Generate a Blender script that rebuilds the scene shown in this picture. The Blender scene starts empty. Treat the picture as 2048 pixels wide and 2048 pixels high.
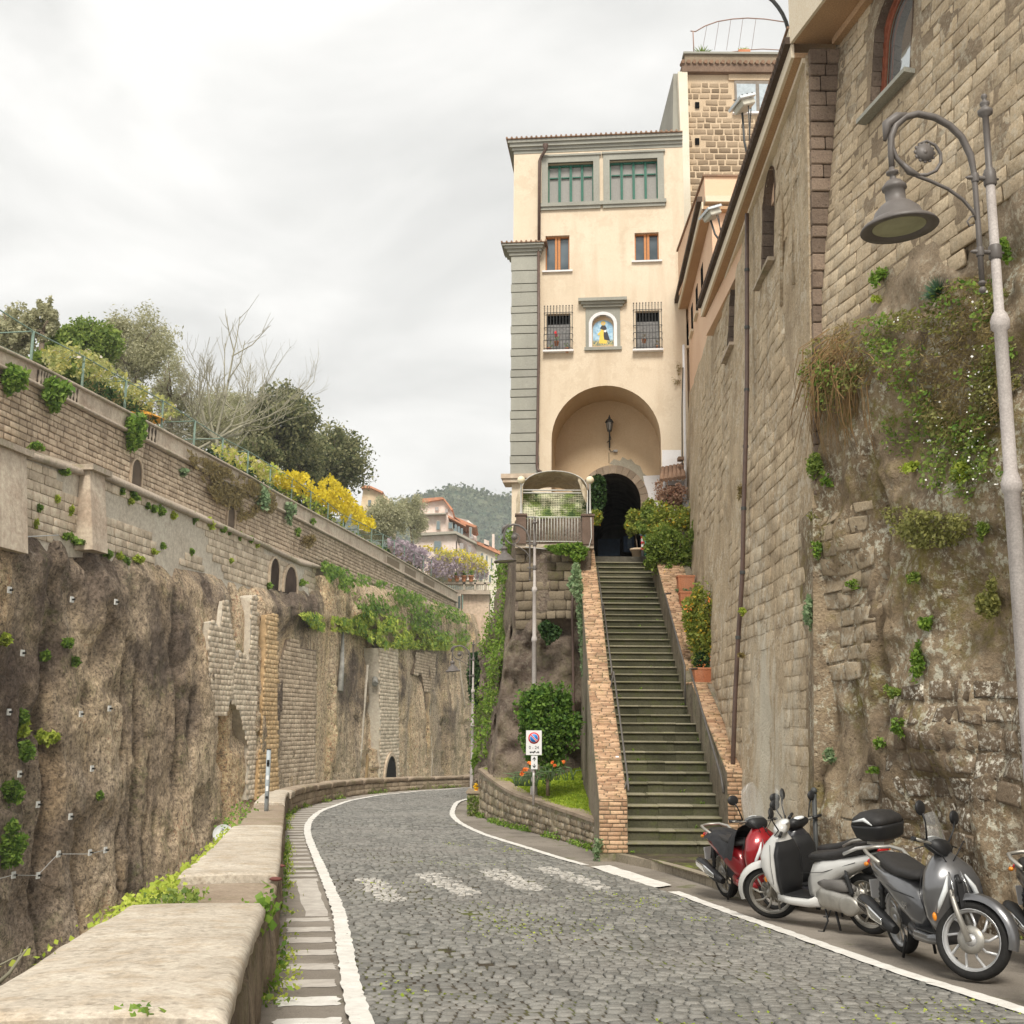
import bpy, math, random
import numpy as np
from mathutils import Vector, Matrix
rng = np.random.default_rng(7); random.seed(7)
SC = bpy.context.scene
COL = SC.collection

# ------------------------------------------------------------------ camera, world, sun, exposure
# the eye is the origin of the world; the road at the camera's foot lies 1.4 m below it
FPX = 2350.0
TH = math.atan(426/FPX); PH = .0067
_R0 = np.array([1, 0, 0.]); _U0 = np.array([0, -math.sin(TH), math.cos(TH)]); FW = np.array([0, math.cos(TH), math.sin(TH)])
CR = _R0*math.cos(PH)+_U0*math.sin(PH); CU = _U0*math.cos(PH)-_R0*math.sin(PH)
cam_d = bpy.data.cameras.new('camera'); cam = bpy.data.objects.new('camera', cam_d); COL.objects.link(cam)
cam_d.sensor_width = 36; cam_d.lens = 36*FPX/2048; cam_d.clip_start = .1; cam_d.clip_end = 8000
cam.matrix_world = Matrix(((CR[0], CU[0], -FW[0], 0), (CR[1], CU[1], -FW[1], 0), (CR[2], CU[2], -FW[2], 0), (0, 0, 0, 1)))
SC.camera = cam
SC.view_settings.view_transform = 'Standard'; SC.view_settings.look = 'None'
SC.view_settings.gamma = 1; SC.view_settings.use_curve_mapping = False
SC.view_settings.exposure = 1.40

world = bpy.data.worlds.new("World"); SC.world = world; world.use_nodes = True
wn = world.node_tree.nodes; wl = world.node_tree.links; wn.clear()
SUN_EL, SUN_AZ = 48, 181      # degrees; azimuth clockwise from +Y
wo = wn.new('ShaderNodeOutputWorld'); bg = wn.new('ShaderNodeBackground'); wl.new(bg.outputs[0], wo.inputs[0])
sky = wn.new('ShaderNodeTexSky'); sky.sky_type = 'NISHITA'; sky.sun_disc = False
sky.sun_elevation = math.radians(SUN_EL); sky.sun_rotation = math.radians(SUN_AZ)
tc = wn.new('ShaderNodeTexCoord'); sp = wn.new('ShaderNodeSeparateXYZ'); wl.new(tc.outputs['Generated'], sp.inputs[0])
# overcast: a grey cloud layer, projected on a plane overhead so that it thins out towards the horizon
zz = wn.new('ShaderNodeMath'); zz.operation = 'ADD'; wl.new(sp.outputs[2], zz.inputs[0]); zz.inputs[1].default_value = .22
dv = wn.new('ShaderNodeVectorMath'); dv.operation = 'DIVIDE'; wl.new(tc.outputs['Generated'], dv.inputs[0])
cb = wn.new('ShaderNodeCombineXYZ'); [wl.new(zz.outputs[0], cb.inputs[i]) for i in range(3)]; wl.new(cb.outputs[0], dv.inputs[1])
n1 = wn.new('ShaderNodeTexNoise'); wl.new(dv.outputs[0], n1.inputs['Vector']); n1.inputs['Scale'].default_value = 1.7; n1.inputs['Detail'].default_value = 7; n1.inputs['Roughness'].default_value = .5; n1.inputs['Distortion'].default_value = .5
r1 = wn.new('ShaderNodeValToRGB'); wl.new(n1.outputs[0], r1.inputs[0])
r1.color_ramp.elements[0].position = .38; r1.color_ramp.elements[0].color = (.52, .52, .505, 1)
r1.color_ramp.elements[1].position = .58; r1.color_ramp.elements[1].color = (.82, .81, .785, 1)
# brighter towards the horizon
hz = wn.new('ShaderNodeMapRange'); wl.new(sp.outputs[2], hz.inputs[0]); hz.inputs[1].default_value = .05; hz.inputs[2].default_value = .45; hz.inputs[3].default_value = .75; hz.inputs[4].default_value = 0
mh = wn.new('ShaderNodeMix'); mh.data_type = 'RGBA'; wl.new(hz.outputs[0], mh.inputs[0]); wl.new(r1.outputs[0], mh.inputs[6]); mh.inputs[7].default_value = (.84, .83, .80, 1)
sk = wn.new('ShaderNodeMix'); sk.data_type = 'RGBA'; sk.blend_type = 'ADD'; sk.inputs[0].default_value = 1
sc1 = wn.new('ShaderNodeMix'); sc1.data_type = 'RGBA'; sc1.blend_type = 'MULTIPLY'; sc1.inputs[0].default_value = 1; wl.new(sky.outputs[0], sc1.inputs[6]); sc1.inputs[7].default_value = (.004, .004, .004, 1)
wl.new(mh.outputs[2], sk.inputs[6]); wl.new(sc1.outputs[2], sk.inputs[7])
wl.new(sk.outputs[2], bg.inputs[0]); bg.inputs[1].default_value = .49

sun_d = bpy.data.lights.new('sun', 'SUN'); sun = bpy.data.objects.new('sun', sun_d); COL.objects.link(sun)
sun_d.energy = 1.5; sun_d.angle = math.radians(20); sun_d.color = (1, .95, .86)
_a = math.radians(SUN_AZ); _e = math.radians(SUN_EL)
sun.rotation_euler = Vector((math.sin(_a)*math.cos(_e), math.cos(_a)*math.cos(_e), math.sin(_e))).to_track_quat('Z', 'Y').to_euler()

# ------------------------------------------------------------------ rays and the road's height
def ray(u, v):
    d = FW*FPX+CR*(u-1024)+CU*(1024-v); return d/d[1]
def at(u, v, Y): return ray(u, v)*Y
def onp(u, v, p0, n):
    "point where the sight line through (u,v) meets a wall plane"
    r = ray(u, v); return r*(np.dot(p0, n)/np.dot(r, n))
def drop(y): return np.interp(y, [-20, 0, 5, 9.6, 15.5, 21, 30, 50, 90, 200], [.3, 1.4, 1.72, 1.97, 2.19, 2.29, 2.4, 2.5, 2.6, 4])
def zr(y): return -drop(y)
_Yg = np.linspace(2, 120, 6000)
def gnd(u, v, h=0):
    r = ray(u, v); i = np.argmax(-r[2]*_Yg-drop(_Yg)+h > 0); return r*_Yg[i]

# ------------------------------------------------------------------ numpy noise
def _hash(i, j, k, s):
    n = (i*73856093) ^ (j*19349663) ^ (k*83492791) ^ (s*2654435761)
    n = (n ^ (n >> 13))*1274126177 & 0x7fffffff; n = (n ^ (n >> 16)) & 0xffff
    return n/65535.
def vnoise(p, s=0):
    p = np.asarray(p, float); f = np.floor(p).astype(np.int64); t = p-f; t = t*t*(3-2*t); r = 0
    for a in (0, 1):
        for b in (0, 1):
            for c in (0, 1):
                w = (t[..., 0] if a else 1-t[..., 0])*(t[..., 1] if b else 1-t[..., 1])*(t[..., 2] if c else 1-t[..., 2])
                r = r+w*_hash(f[..., 0]+a, f[..., 1]+b, f[..., 2]+c, s)
    return r*2-1
def fbm(p, oct=4, s=0, lac=2.03, g=.5):
    p = np.asarray(p, float); r = 0; a = 1.
    for o in range(oct): r = r+a*vnoise(p, s+o); p = p*lac; a *= g
    return r

# ------------------------------------------------------------------ materials
MATS = {}
class NT:
    def __init__(s, name):
        s.m = bpy.data.materials.new(name); s.m.use_nodes = True; s.t = s.m.node_tree; s.n = s.t.nodes; s.l = s.t.links
        s.b = s.n['Principled BSDF']; s.geo = s.n.new('ShaderNodeNewGeometry'); s.tc = s.n.new('ShaderNodeTexCoord'); s.pos = s.geo.outputs['Position']
    def math(s, op, a, b=None, clamp=False):
        n = s.n.new('ShaderNodeMath'); n.operation = op; n.use_clamp = clamp
        for i, x in enumerate((a, b)):
            if x is None: continue
            if isinstance(x, (int, float)): n.inputs[i].default_value = x
            else: s.l.new(x, n.inputs[i])
        return n.outputs[0]
    def noise(s, scale, detail=4, rough=.55, vec=None, stretch=None, dist=0):
        n = s.n.new('ShaderNodeTexNoise'); n.inputs['Scale'].default_value = scale; n.inputs['Detail'].default_value = detail; n.inputs['Roughness'].default_value = rough; n.inputs['Distortion'].default_value = dist
        v = vec or s.pos
        if stretch:
            m = s.n.new('ShaderNodeMapping'); m.inputs['Scale'].default_value = stretch; s.l.new(v, m.inputs[0]); v = m.outputs[0]
        s.l.new(v, n.inputs['Vector']); return n.outputs[0]
    def voro(s, scale, vec=None, feat='F1', stretch=None, out=0):
        n = s.n.new('ShaderNodeTexVoronoi'); n.feature = feat; n.inputs['Scale'].default_value = scale
        v = vec or s.pos
        if stretch:
            m = s.n.new('ShaderNodeMapping'); m.inputs['Scale'].default_value = stretch; s.l.new(v, m.inputs[0]); v = m.outputs[0]
        s.l.new(v, n.inputs['Vector']); return n.outputs[out]
    def rng(s, x, a, b, c=0., d=1.):
        n = s.n.new('ShaderNodeMapRange'); s.l.new(x, n.inputs[0])
        for i, v in enumerate((a, b, c, d)): n.inputs[i+1].default_value = v
        return n.outputs[0]
    def mix(s, f, a, b, mode='MIX'):
        n = s.n.new('ShaderNodeMix'); n.data_type = 'RGBA'; n.blend_type = mode
        if isinstance(f, (int, float)): n.inputs[0].default_value = f
        else: s.l.new(f, n.inputs[0])
        for i, x in ((6, a), (7, b)):
            if isinstance(x, tuple): n.inputs[i].default_value = (*x[:3], 1)
            else: s.l.new(x, n.inputs[i])
        return n.outputs[2]
    def attr(s, name='rnd'):
        n = s.n.new('ShaderNodeAttribute'); n.attribute_name = name; return n.outputs['Fac']
    def z(s):
        n = s.n.new('ShaderNodeSeparateXYZ'); s.l.new(s.pos, n.inputs[0]); return n.outputs
    def bump(s, h, strength=.5, dist=.02):
        n = s.n.new('ShaderNodeBump'); n.inputs['Strength'].default_value = strength; n.inputs['Distance'].default_value = dist
        s.l.new(h, n.inputs['Height']); s.l.new(n.outputs[0], s.b.inputs['Normal'])
    def done(s, col, rough=.9, spec=.2):
        if isinstance(col, tuple): s.b.inputs['Base Color'].default_value = (*col[:3], 1)
        else: s.l.new(col, s.b.inputs['Base Color'])
        if isinstance(rough, (int, float)): s.b.inputs['Roughness'].default_value = rough
        else: s.l.new(rough, s.b.inputs['Roughness'])
        s.b.inputs['Specular IOR Level'].default_value = spec
        MATS[s.m.name] = s.m; return s.m

def simple(name, c, rough=.6, spec=.3, metal=0., var=.15, scale=8., bump=0., coat=0.):
    k = NT(name); v = k.tc.outputs['Object']
    n = k.noise(scale, 3, .6, vec=v)
    lo = tuple(x*(1-var) for x in c); hi = tuple(min(1, x*(1+var)) for x in c)
    col = k.mix(k.rng(n, .3, .7), lo, hi)
    if bump: k.bump(k.noise(scale*6, 3, .6, vec=v), bump, .01)
    k.b.inputs['Metallic'].default_value = metal
    if coat: k.b.inputs['Coat Weight'].default_value = coat; k.b.inputs['Coat Roughness'].default_value = .06
    return k.done(col, rough, spec)

def stone(name, c1, c2, c3=None, fine=25., big=.6, rnd=.5, pits=0., streak=0., streakc=(.2, .17, .14), bump=.6, dist=.02, lichen=0., lich_c=(.55, .52, .43), lich_s=9., moss=0., mossc=(.10, .13, .02), moss_s=1.2, rough=.95, stain=None):
    k = NT(name)
    a = k.noise(big, 5, .6); f = k.noise(fine, 5, .7)
    col = k.mix(k.rng(a, .35, .65), c1, c2)
    if c3: col = k.mix(k.math('MULTIPLY', k.rng(k.noise(big*3.1, 4, .6), .48, .68), .8), col, c3)
    if rnd:
        r = k.attr('rnd'); col = k.mix(rnd, col, k.mix(r, tuple(x*.62 for x in c1), tuple(min(1, x*1.25) for x in c2)))
    col = k.mix(.55, col, k.mix(k.rng(f, .3, .72), (.30, .29, .28), (.78, .78, .77)), 'OVERLAY')
    h = f
    if pits:
        v = k.voro(fine*.45); p = k.rng(v, .05, .30, 0, 1); pm = k.math('MAXIMUM', p, k.rng(k.noise(fine*.2, 2), .45, .58, 1, 0))
        col = k.mix(k.math('MULTIPLY', k.math('SUBTRACT', 1., pm), pits), col, tuple(x*.35 for x in c1)); h = k.math('MULTIPLY', h, pm)
    if streak:
        sn = k.noise(1.6, 4, .65, stretch=(1, 1, .12)); col = k.mix(k.math('MULTIPLY', k.rng(sn, .5, .72), streak), col, streakc)
    if stain:
        xyz = k.z(); w_ = k.noise(.9, 5, .7, stretch=(1, 1, .25)); m_ = k.math('MULTIPLY', k.math('MULTIPLY', k.rng(k.math('ABSOLUTE', k.math('SUBTRACT', xyz[1], stain[0])), stain[1], stain[1]*.4), k.rng(xyz[2], stain[2]+1.5, stain[2])), k.rng(w_, .44, .54)); col = k.mix(k.math('MULTIPLY', m_, .8), col, stain[3])
    if lichen:
        ln = k.math('MULTIPLY', k.rng(k.noise(lich_s, 6, .75), .51, .57), k.rng(k.noise(big*1.4, 3, .6), .40, .55)); col = k.mix(k.math('MULTIPLY', ln, lichen), col, lich_c)
    if moss:
        mn = k.math('MULTIPLY', k.rng(k.noise(moss_s, 5, .7), .50, .64), k.rng(k.noise(moss_s*9, 3, .7), .35, .6)); col = k.mix(k.math('MULTIPLY', mn, moss), col, mossc)
    k.bump(h, bump, dist)
    return k.done(col, rough, .15)

def leafmat(name, c1, c2, tips=None):
    k = NT(name); r = k.attr('rnd')
    col = k.mix(r, c1, c2)
    if tips: col = k.mix(k.rng(r, .90, .94), col, tips)
    k.b.inputs['Subsurface Weight'].default_value = 0
    tr = k.n.new('ShaderNodeBsdfTranslucent'); mx = k.n.new('ShaderNodeMixShader'); mx.inputs[0].default_value = .42
    m = k.done(col, .55, .3); k.l.new(col, tr.inputs[0]) if not isinstance(col, tuple) else None
    k.l.new(k.b.outputs[0], mx.inputs[1]); k.l.new(tr.outputs[0], mx.inputs[2])
    k.l.new(mx.outputs[0], k.n['Material Output'].inputs[0]); return m

# ------------------------------------------------------------------ objects
def mesh(name, V, Fc, mat=None, rnd=None, smooth=False, mats=None, midx=None):
    V = np.asarray(V, float).reshape(-1, 3); me = bpy.data.meshes.new(name)
    if isinstance(Fc, np.ndarray) and Fc.ndim == 2:
        n, k = Fc.shape; me.vertices.add(len(V)); me.vertices.foreach_set('co', V.ravel())
        me.loops.add(n*k); me.loops.foreach_set('vertex_index', Fc.astype(np.int32).ravel())
        me.polygons.add(n); me.polygons.foreach_set('loop_start', np.arange(0, n*k, k, dtype=np.int32)); me.polygons.foreach_set('loop_total', np.full(n, k, dtype=np.int32))
        me.update(calc_edges=True)
    else:
        me.from_pydata([tuple(map(float, v)) for v in V], [], [tuple(int(i) for i in f) for f in Fc]); me.update()
    if rnd is not None:
        at_ = me.attributes.new('rnd', 'FLOAT', 'FACE'); r = np.broadcast_to(np.asarray(rnd, float), (len(me.polygons),)); at_.data.foreach_set('value', np.ascontiguousarray(r))
    for m in (mats or [mat]):
        if m is not None: me.materials.append(m)
    if midx is not None: me.polygons.foreach_set('material_index', np.asarray(midx, dtype=np.int32))
    if smooth: me.polygons.foreach_set('use_smooth', np.ones(len(me.polygons), dtype=bool))
    return me
def wloc(o):
    p = Vector((0, 0, 0))
    while o is not None: p += Vector(o.location); o = o.parent
    return p
def put(name, me, parent=None, label=None, cat=None, group=None, kind=None):
    o = bpy.data.objects.new(name, me); COL.objects.link(o)
    if parent is not None: o.parent = parent; o.location = -wloc(parent)
    if label: o['label'] = label
    if cat: o['category'] = cat
    if group: o['group'] = group
    if kind: o['kind'] = kind
    return o
def thing(name, loc, label, cat, group=None):
    o = bpy.data.objects.new(name, None); COL.objects.link(o); o.location = tuple(float(x) for x in loc); o['label'] = label; o['category'] = cat; o.empty_display_size = .3
    if group: o['group'] = group
    return o
def copytree(o, parent=None):
    c = o.copy(); COL.objects.link(c); c.parent = parent
    for ch in list(o.children): copytree(ch, c)
    return c

class MB:
    "collects simple solids into one mesh"
    def __init__(s): s.V = []; s.F = []; s.S = []
    def add(s, V, Fs, sm=False):
        b = len(s.V); s.V += [tuple(map(float, v)) for v in V]; s.F += [tuple(int(i)+b for i in f) for f in Fs]; s.S += [sm]*len(Fs); return s
    def box(s, c, d, rz=0, M=None, bev=0):
        c = np.asarray(c, float); d = np.asarray(d, float)/2
        if bev:
            P = []; b = bev
            for z, q in ((-d[2], b), (-d[2]+b, 0), (d[2]-b, 0), (d[2], b)):
                for x, y in ((-1, -1), (1, -1), (1, 1), (-1, 1)):
                    P.append((x*(d[0]-q), y*(d[1]-q), z))
            Fs = [(3, 2, 1, 0), (12, 13, 14, 15)]
            for k in range(3):
                for i in range(4): j = (i+1) % 4; Fs.append((k*4+i, k*4+j, k*4+4+j, k*4+4+i))
        else:
            P = [(x*d[0], y*d[1], z*d[2]) for z in (-1, 1) for x, y in ((-1, -1), (1, -1), (1, 1), (-1, 1))]
            Fs = [(3, 2, 1, 0), (4, 5, 6, 7), (0, 1, 5, 4), (1, 2, 6, 5), (2, 3, 7, 6), (3, 0, 4, 7)]
        P = np.array(P)
        if M is not None: P = P@np.asarray(M).T
        if rz: cz, sz = math.cos(rz), math.sin(rz); P = P@np.array([[cz, sz, 0], [-sz, cz, 0], [0, 0, 1]])
        return s.add(P+c, Fs)
    def hexa(s, P8):
        "8 corners: bottom four ccw, top four ccw"
        return s.add(P8, [(3, 2, 1, 0), (4, 5, 6, 7), (0, 1, 5, 4), (1, 2, 6, 5), (2, 3, 7, 6), (3, 0, 4, 7)])
    def tube(s, pts, r, n=8, caps=True, sm=True):
        pts = [np.asarray(p, float) for p in pts]; m = len(pts); rr = r if hasattr(r, '__len__') else [r]*m
        up = np.array([0.13, .21, 1.]); rings = []; t0 = pts[1]-pts[0]; t0 = t0/(np.linalg.norm(t0)+1e-9)
        a = np.cross(t0, up); 
        if np.linalg.norm(a) < .2: a = np.cross(t0, np.array([1., 0, 0]))
        a /= np.linalg.norm(a)
        for i, p in enumerate(pts):
            t = pts[min(i+1, m-1)]-pts[max(i-1, 0)]; t /= np.linalg.norm(t)+1e-9
            a = a-t*np.dot(a, t); a /= np.linalg.norm(a)+1e-9; b = np.cross(t, a)
            rings.append([p+rr[i]*(math.cos(2*math.pi*k/n)*a+math.sin(2*math.pi*k/n)*b) for k in range(n)])
        V = [v for q in rings for v in q]; Fs = []
        for i in range(m-1):
            for k in range(n): j = (k+1) % n; Fs.append((i*n+k, i*n+j, (i+1)*n+j, (i+1)*n+k))
        s.add(V, Fs, sm)
        if caps: s.F += [tuple(len(s.V)-len(V)+k for k in reversed(range(n))), tuple(len(s.V)-n+k for k in range(n))]; s.S += [False, False]
        return s
    def lathe(s, prof, c=(0, 0, 0), n=20, M=None, sm=True):
        c = np.asarray(c, float); V = []
        for r, z in prof: V += [(r*math.cos(2*math.pi*k/n), r*math.sin(2*math.pi*k/n), z) for k in range(n)]
        V = np.array(V)
        if M is not None: V = V@np.asarray(M).T
        Fs = []
        for i in range(len(prof)-1):
            for k in range(n): j = (k+1) % n; Fs.append((i*n+k, i*n+j, (i+1)*n+j, (i+1)*n+k))
        return s.add(V+c, Fs, sm)
    def sphere(s, c, r, n=12, m=8, sq=(1, 1, 1)):
        prof = [(max(1e-4, math.sin(math.pi*i/m)), -math.cos(math.pi*i/m)) for i in range(m+1)]
        M = np.diag([r*sq[0], r*sq[1], r*sq[2]]); return s.lathe(prof, c, n, M)
    def me(s, name, mat, rnd=None):
        m = mesh(name, s.V, s.F, mat, rnd)
        m.polygons.foreach_set('use_smooth', np.array(s.S, dtype=bool)); return m
    def put(s, name, mat, parent=None, rnd=None, **k): return put(name, s.me(name, mat, rnd), parent, **k)

def grid_mesh(name, P, mat, smooth=True, rnd=None):
    "P: (n,m,3) points"
    n, m = P.shape[:2]; i = np.arange(n*m).reshape(n, m)
    Fc = np.stack([i[:-1, :-1], i[1:, :-1], i[1:, 1:], i[:-1, 1:]], -1).reshape(-1, 4)
    return mesh(name, P.reshape(-1, 3), Fc, mat, rnd, smooth)

# blocks laid on a surface: S(s, z, off) -> points; each block = outer quad at depth a, front quad inset
_Q = np.array([[3, 2, 1, 0], [8, 9, 10, 11], [0, 1, 5, 4], [1, 2, 6, 5], [2, 3, 7, 6], [3, 0, 4, 7], [4, 5, 9, 8], [5, 6, 10, 9], [6, 7, 11, 10], [7, 4, 8, 11]])
def block_verts(S, s0, s1, z0, z1, depth=.03, back=.05, inset=.02, jit=.006, djit=.3, skew=None):
    s0, s1, z0, z1 = [np.asarray(x, float) for x in (s0, s1, z0, z1)]; n = len(s0)
    dj = 1+djit*(rng.random(n)*2-1)
    ss = np.stack([s0, s1, s1, s0], 1); zs = np.stack([z0, z0, z1, z1], 1)
    J = (rng.random((n, 4, 2))*2-1)*jit; ss = ss+J[..., 0]; zs = zs+J[..., 1]
    cs = ss.mean(1, keepdims=True); cz = zs.mean(1, keepdims=True)
    ws = np.maximum((s1-s0), 1e-3)[:, None]; hs = np.maximum((z1-z0), 1e-3)[:, None]
    def ring(ins, off, tilt=0):
        q = cs+(ss-cs)*(1-2*np.minimum(ins, .45*np.minimum(ws, hs))/ws); w = cz+(zs-cz)*(1-2*np.minimum(ins, .45*np.minimum(ws, hs))/hs)
        o = np.broadcast_to(np.asarray(off, float).reshape(-1, 1), q.shape)+tilt
        return S(q, w, o)
    tl = (rng.random((n, 4))*2-1)*depth*.18
    V = np.concatenate([ring(0, np.full(n, -back)), ring(0, depth*dj*.55), ring(inset, depth*dj, tl)], 1)   # n,12,3
    return V
def block_cells(s_lo, s_hi, z_lo, z_hi, h, w, gap=.012, wj=.35, hj=.1, mask=None):
    "running-bond cells as arrays (s0,s1,z0,z1)"
    out = []; z = z_lo
    while z < z_hi-h*.4:
        hh = h*(1+hj*(random.random()*2-1)); s = s_lo-w*random.random()
        while s < s_hi:
            ww = w*(1+wj*(random.random()*2-1)); a, b = max(s, s_lo), min(s+ww, s_hi)
            if b-a > w*.25 and (mask is None or mask((a+b)/2, z+hh/2)): out.append((a+gap/2, b-gap/2, z+gap/2, min(z+hh, z_hi)-gap/2))
            s += ww
        z += hh
    return np.array(out).T if out else np.zeros((4, 0))
def emit_blocks(V, mat, parent, name='stone', limit=300, rnd=None, mats=None, midx=None, stuff='small_stones'):
    "the nearest `limit` as parts, the rest as one stuff part"
    n = len(V)
    if n == 0: return
    r = rng.random(n) if rnd is None else rnd
    C = V.mean(1); ext = np.linalg.norm(V[:, 4]-V[:, 6], axis=1); sz = ext/np.linalg.norm(C, axis=1)
    px = FPX*(C@CR)/(C@FW); py = FPX*(C@CU)/(C@FW); vis = (np.abs(px) < 1040) & (np.abs(py) < 1040) & (C@FW > 0)
    order = np.argsort(-(sz*vis)); top = order[:limit]; rest = order[limit:]
    L = mats or [mat]; mi = midx if midx is not None else np.zeros(n, int)
    for i in top:
        me = mesh(name, V[i], _Q, L[mi[i]], r[i]); put(name, me, parent)
    if len(rest):
        W = V[rest]; Fc = (_Q[None]+12*np.arange(len(rest))[:, None, None]).reshape(-1, 4)
        me = mesh(stuff, W.reshape(-1, 3), Fc, None, np.repeat(r[rest], 10), False, L, np.repeat(mi[rest], 10)); put(stuff, me, parent, kind='stuff')

# leaves ---------------------------------------------------------------
def leaves(P, size, N=None, flat=.35, asp=.6, jit=.6, diamond=True):
    "P (n,3) centres -> verts, faces of one bent leaf each"
    n = len(P); sz = size*(1+jit*(rng.random(n)*2-1))
    if N is None: N = rng.normal(size=(n, 3))
    else: N = np.broadcast_to(N, (n, 3))+rng.normal(size=(n, 3))*flat
    N = N/(np.linalg.norm(N, axis=1, keepdims=True)+1e-9)
    T = np.cross(N, rng.normal(size=(n, 3))); T /= np.linalg.norm(T, axis=1, keepdims=True)+1e-9; B = np.cross(N, T)
    s = sz[:, None]
    q = [P-T*s*.5, P+B*s*asp*.5-N*s*.08, P+T*s*.5, P-B*s*asp*.5-N*s*.08]
    V = np.stack(q, 1).reshape(-1, 3); F_ = np.arange(4*n).reshape(n, 4)
    return V, F_
def leaf_obj(name, P, size, mat, parent=None, N=None, rnd=None, **k):
    kw = {a: k.pop(a) for a in ('flat', 'asp', 'jit') if a in k}
    V, Fc = leaves(np.asarray(P), size, N, **kw); me = mesh(name, V, Fc, mat, rng.random(len(P)) if rnd is None else rnd); return put(name, me, parent, **k)
def blob_pts(c, r, n, hollow=.55, clumps=14, cs=.38):
    "points in clumps spread through an ellipsoid, denser near its skin"
    c = np.asarray(c, float); r = np.asarray(r, float)*np.ones(3)
    d = rng.normal(size=(clumps, 3)); d /= np.linalg.norm(d, axis=1, keepdims=True)
    cc = d*(hollow+(1-hollow)*rng.random((clumps, 1)))*.8
    k = rng.integers(0, clumps, n); q = rng.normal(size=(n, 3)); q /= np.linalg.norm(q, axis=1, keepdims=True)
    crs = cs*(.7+.6*rng.random(clumps)); rad = rng.random((n, 1))**.4*(1+.55*rng.random((n, 1))*(rng.random((n, 1)) > .88))
    return c+(cc[k]+q*rad*crs[k][:, None])*r
def inpoly(px, py, poly):
    inside = np.zeros(np.shape(px), bool); j = len(poly)-1
    for i in range(len(poly)):
        xi, yi = poly[i]; xj, yj = poly[j]
        c = ((yi > py) != (yj > py)) & (px < (xj-xi)*(py-yi)/((yj-yi)+1e-12)+xi); inside ^= c; j = i
    return inside
def limbs(mb, base, top, r0, tips, seed=0, n=6):
    "tapered bent trunk from base to top, then a limb to every tip"
    rd = random.Random(seed); base = np.asarray(base, float); top = np.asarray(top, float)
    h = np.linalg.norm(top-base); pts = [base+(top-base)*t+np.array([rd.uniform(-1, 1), rd.uniform(-1, 1), 0])*h*.05*(0 < t < 1) for t in (0, .33, .66, 1)]
    mb.tube(pts, [r0, r0*.85, r0*.72, r0*.6], n)
    for t in tips:
        t = np.asarray(t, float); m = (pts[-1]+t)/2+np.array([rd.uniform(-1, 1), rd.uniform(-1, 1), rd.uniform(-.2, .8)])*np.linalg.norm(t-pts[-1])*.14
        mb.tube([pts[-1], m, t], [r0*.5, r0*.32, r0*.1], max(4, n-1))
# ------------------------------------------------------------------ the materials of the place
tuff = stone('tuff_blocks', (.30, .235, .165), (.40, .33, .245), (.22, .17, .12), fine=22, big=.35, rnd=.55, pits=.3, streak=.35, bump=.5)
tuff_far = stone('tuff_far', (.45, .345, .245), (.58, .465, .345), (.32, .245, .17), fine=3.5, big=.12, rnd=.45, streak=.5, streakc=(.22, .165, .12), bump=.5, dist=.1)
tuff_pale = stone('tuff_pale', (.51, .415, .305), (.65, .545, .42), (.42, .325, .235), fine=3.5, big=.12, rnd=.5, streak=.35, streakc=(.30, .23, .17), bump=.4, dist=.1)
tuff_gold = stone('tuff_gold', (.50, .34, .18), (.60, .43, .25), None, fine=3.5, big=.15, rnd=.4, bump=.4, dist=.1)
mortar_far = stone('mortar_far', (.19, .145, .105), (.27, .215, .16), None, fine=4, big=.2, rnd=0, bump=.3, dist=.1)
mortar_pale = stone('mortar_pale', (.48, .42, .34), (.58, .52, .43), None, fine=4, big=.2, rnd=0, bump=.3, dist=.1)
ledge_m = stone('ledge_stone', (.36, .295, .23), (.48, .40, .32), None, fine=6, big=.3, rnd=0, bump=.4, dist=.05, moss=.5, moss_s=.5)
plaster_far = stone('old_plaster', (.50, .41, .32), (.62, .52, .41), (.40, .30, .225), fine=4, big=.2, rnd=0, streak=.5, streakc=(.26, .20, .15), bump=.4, dist=.06)

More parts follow.
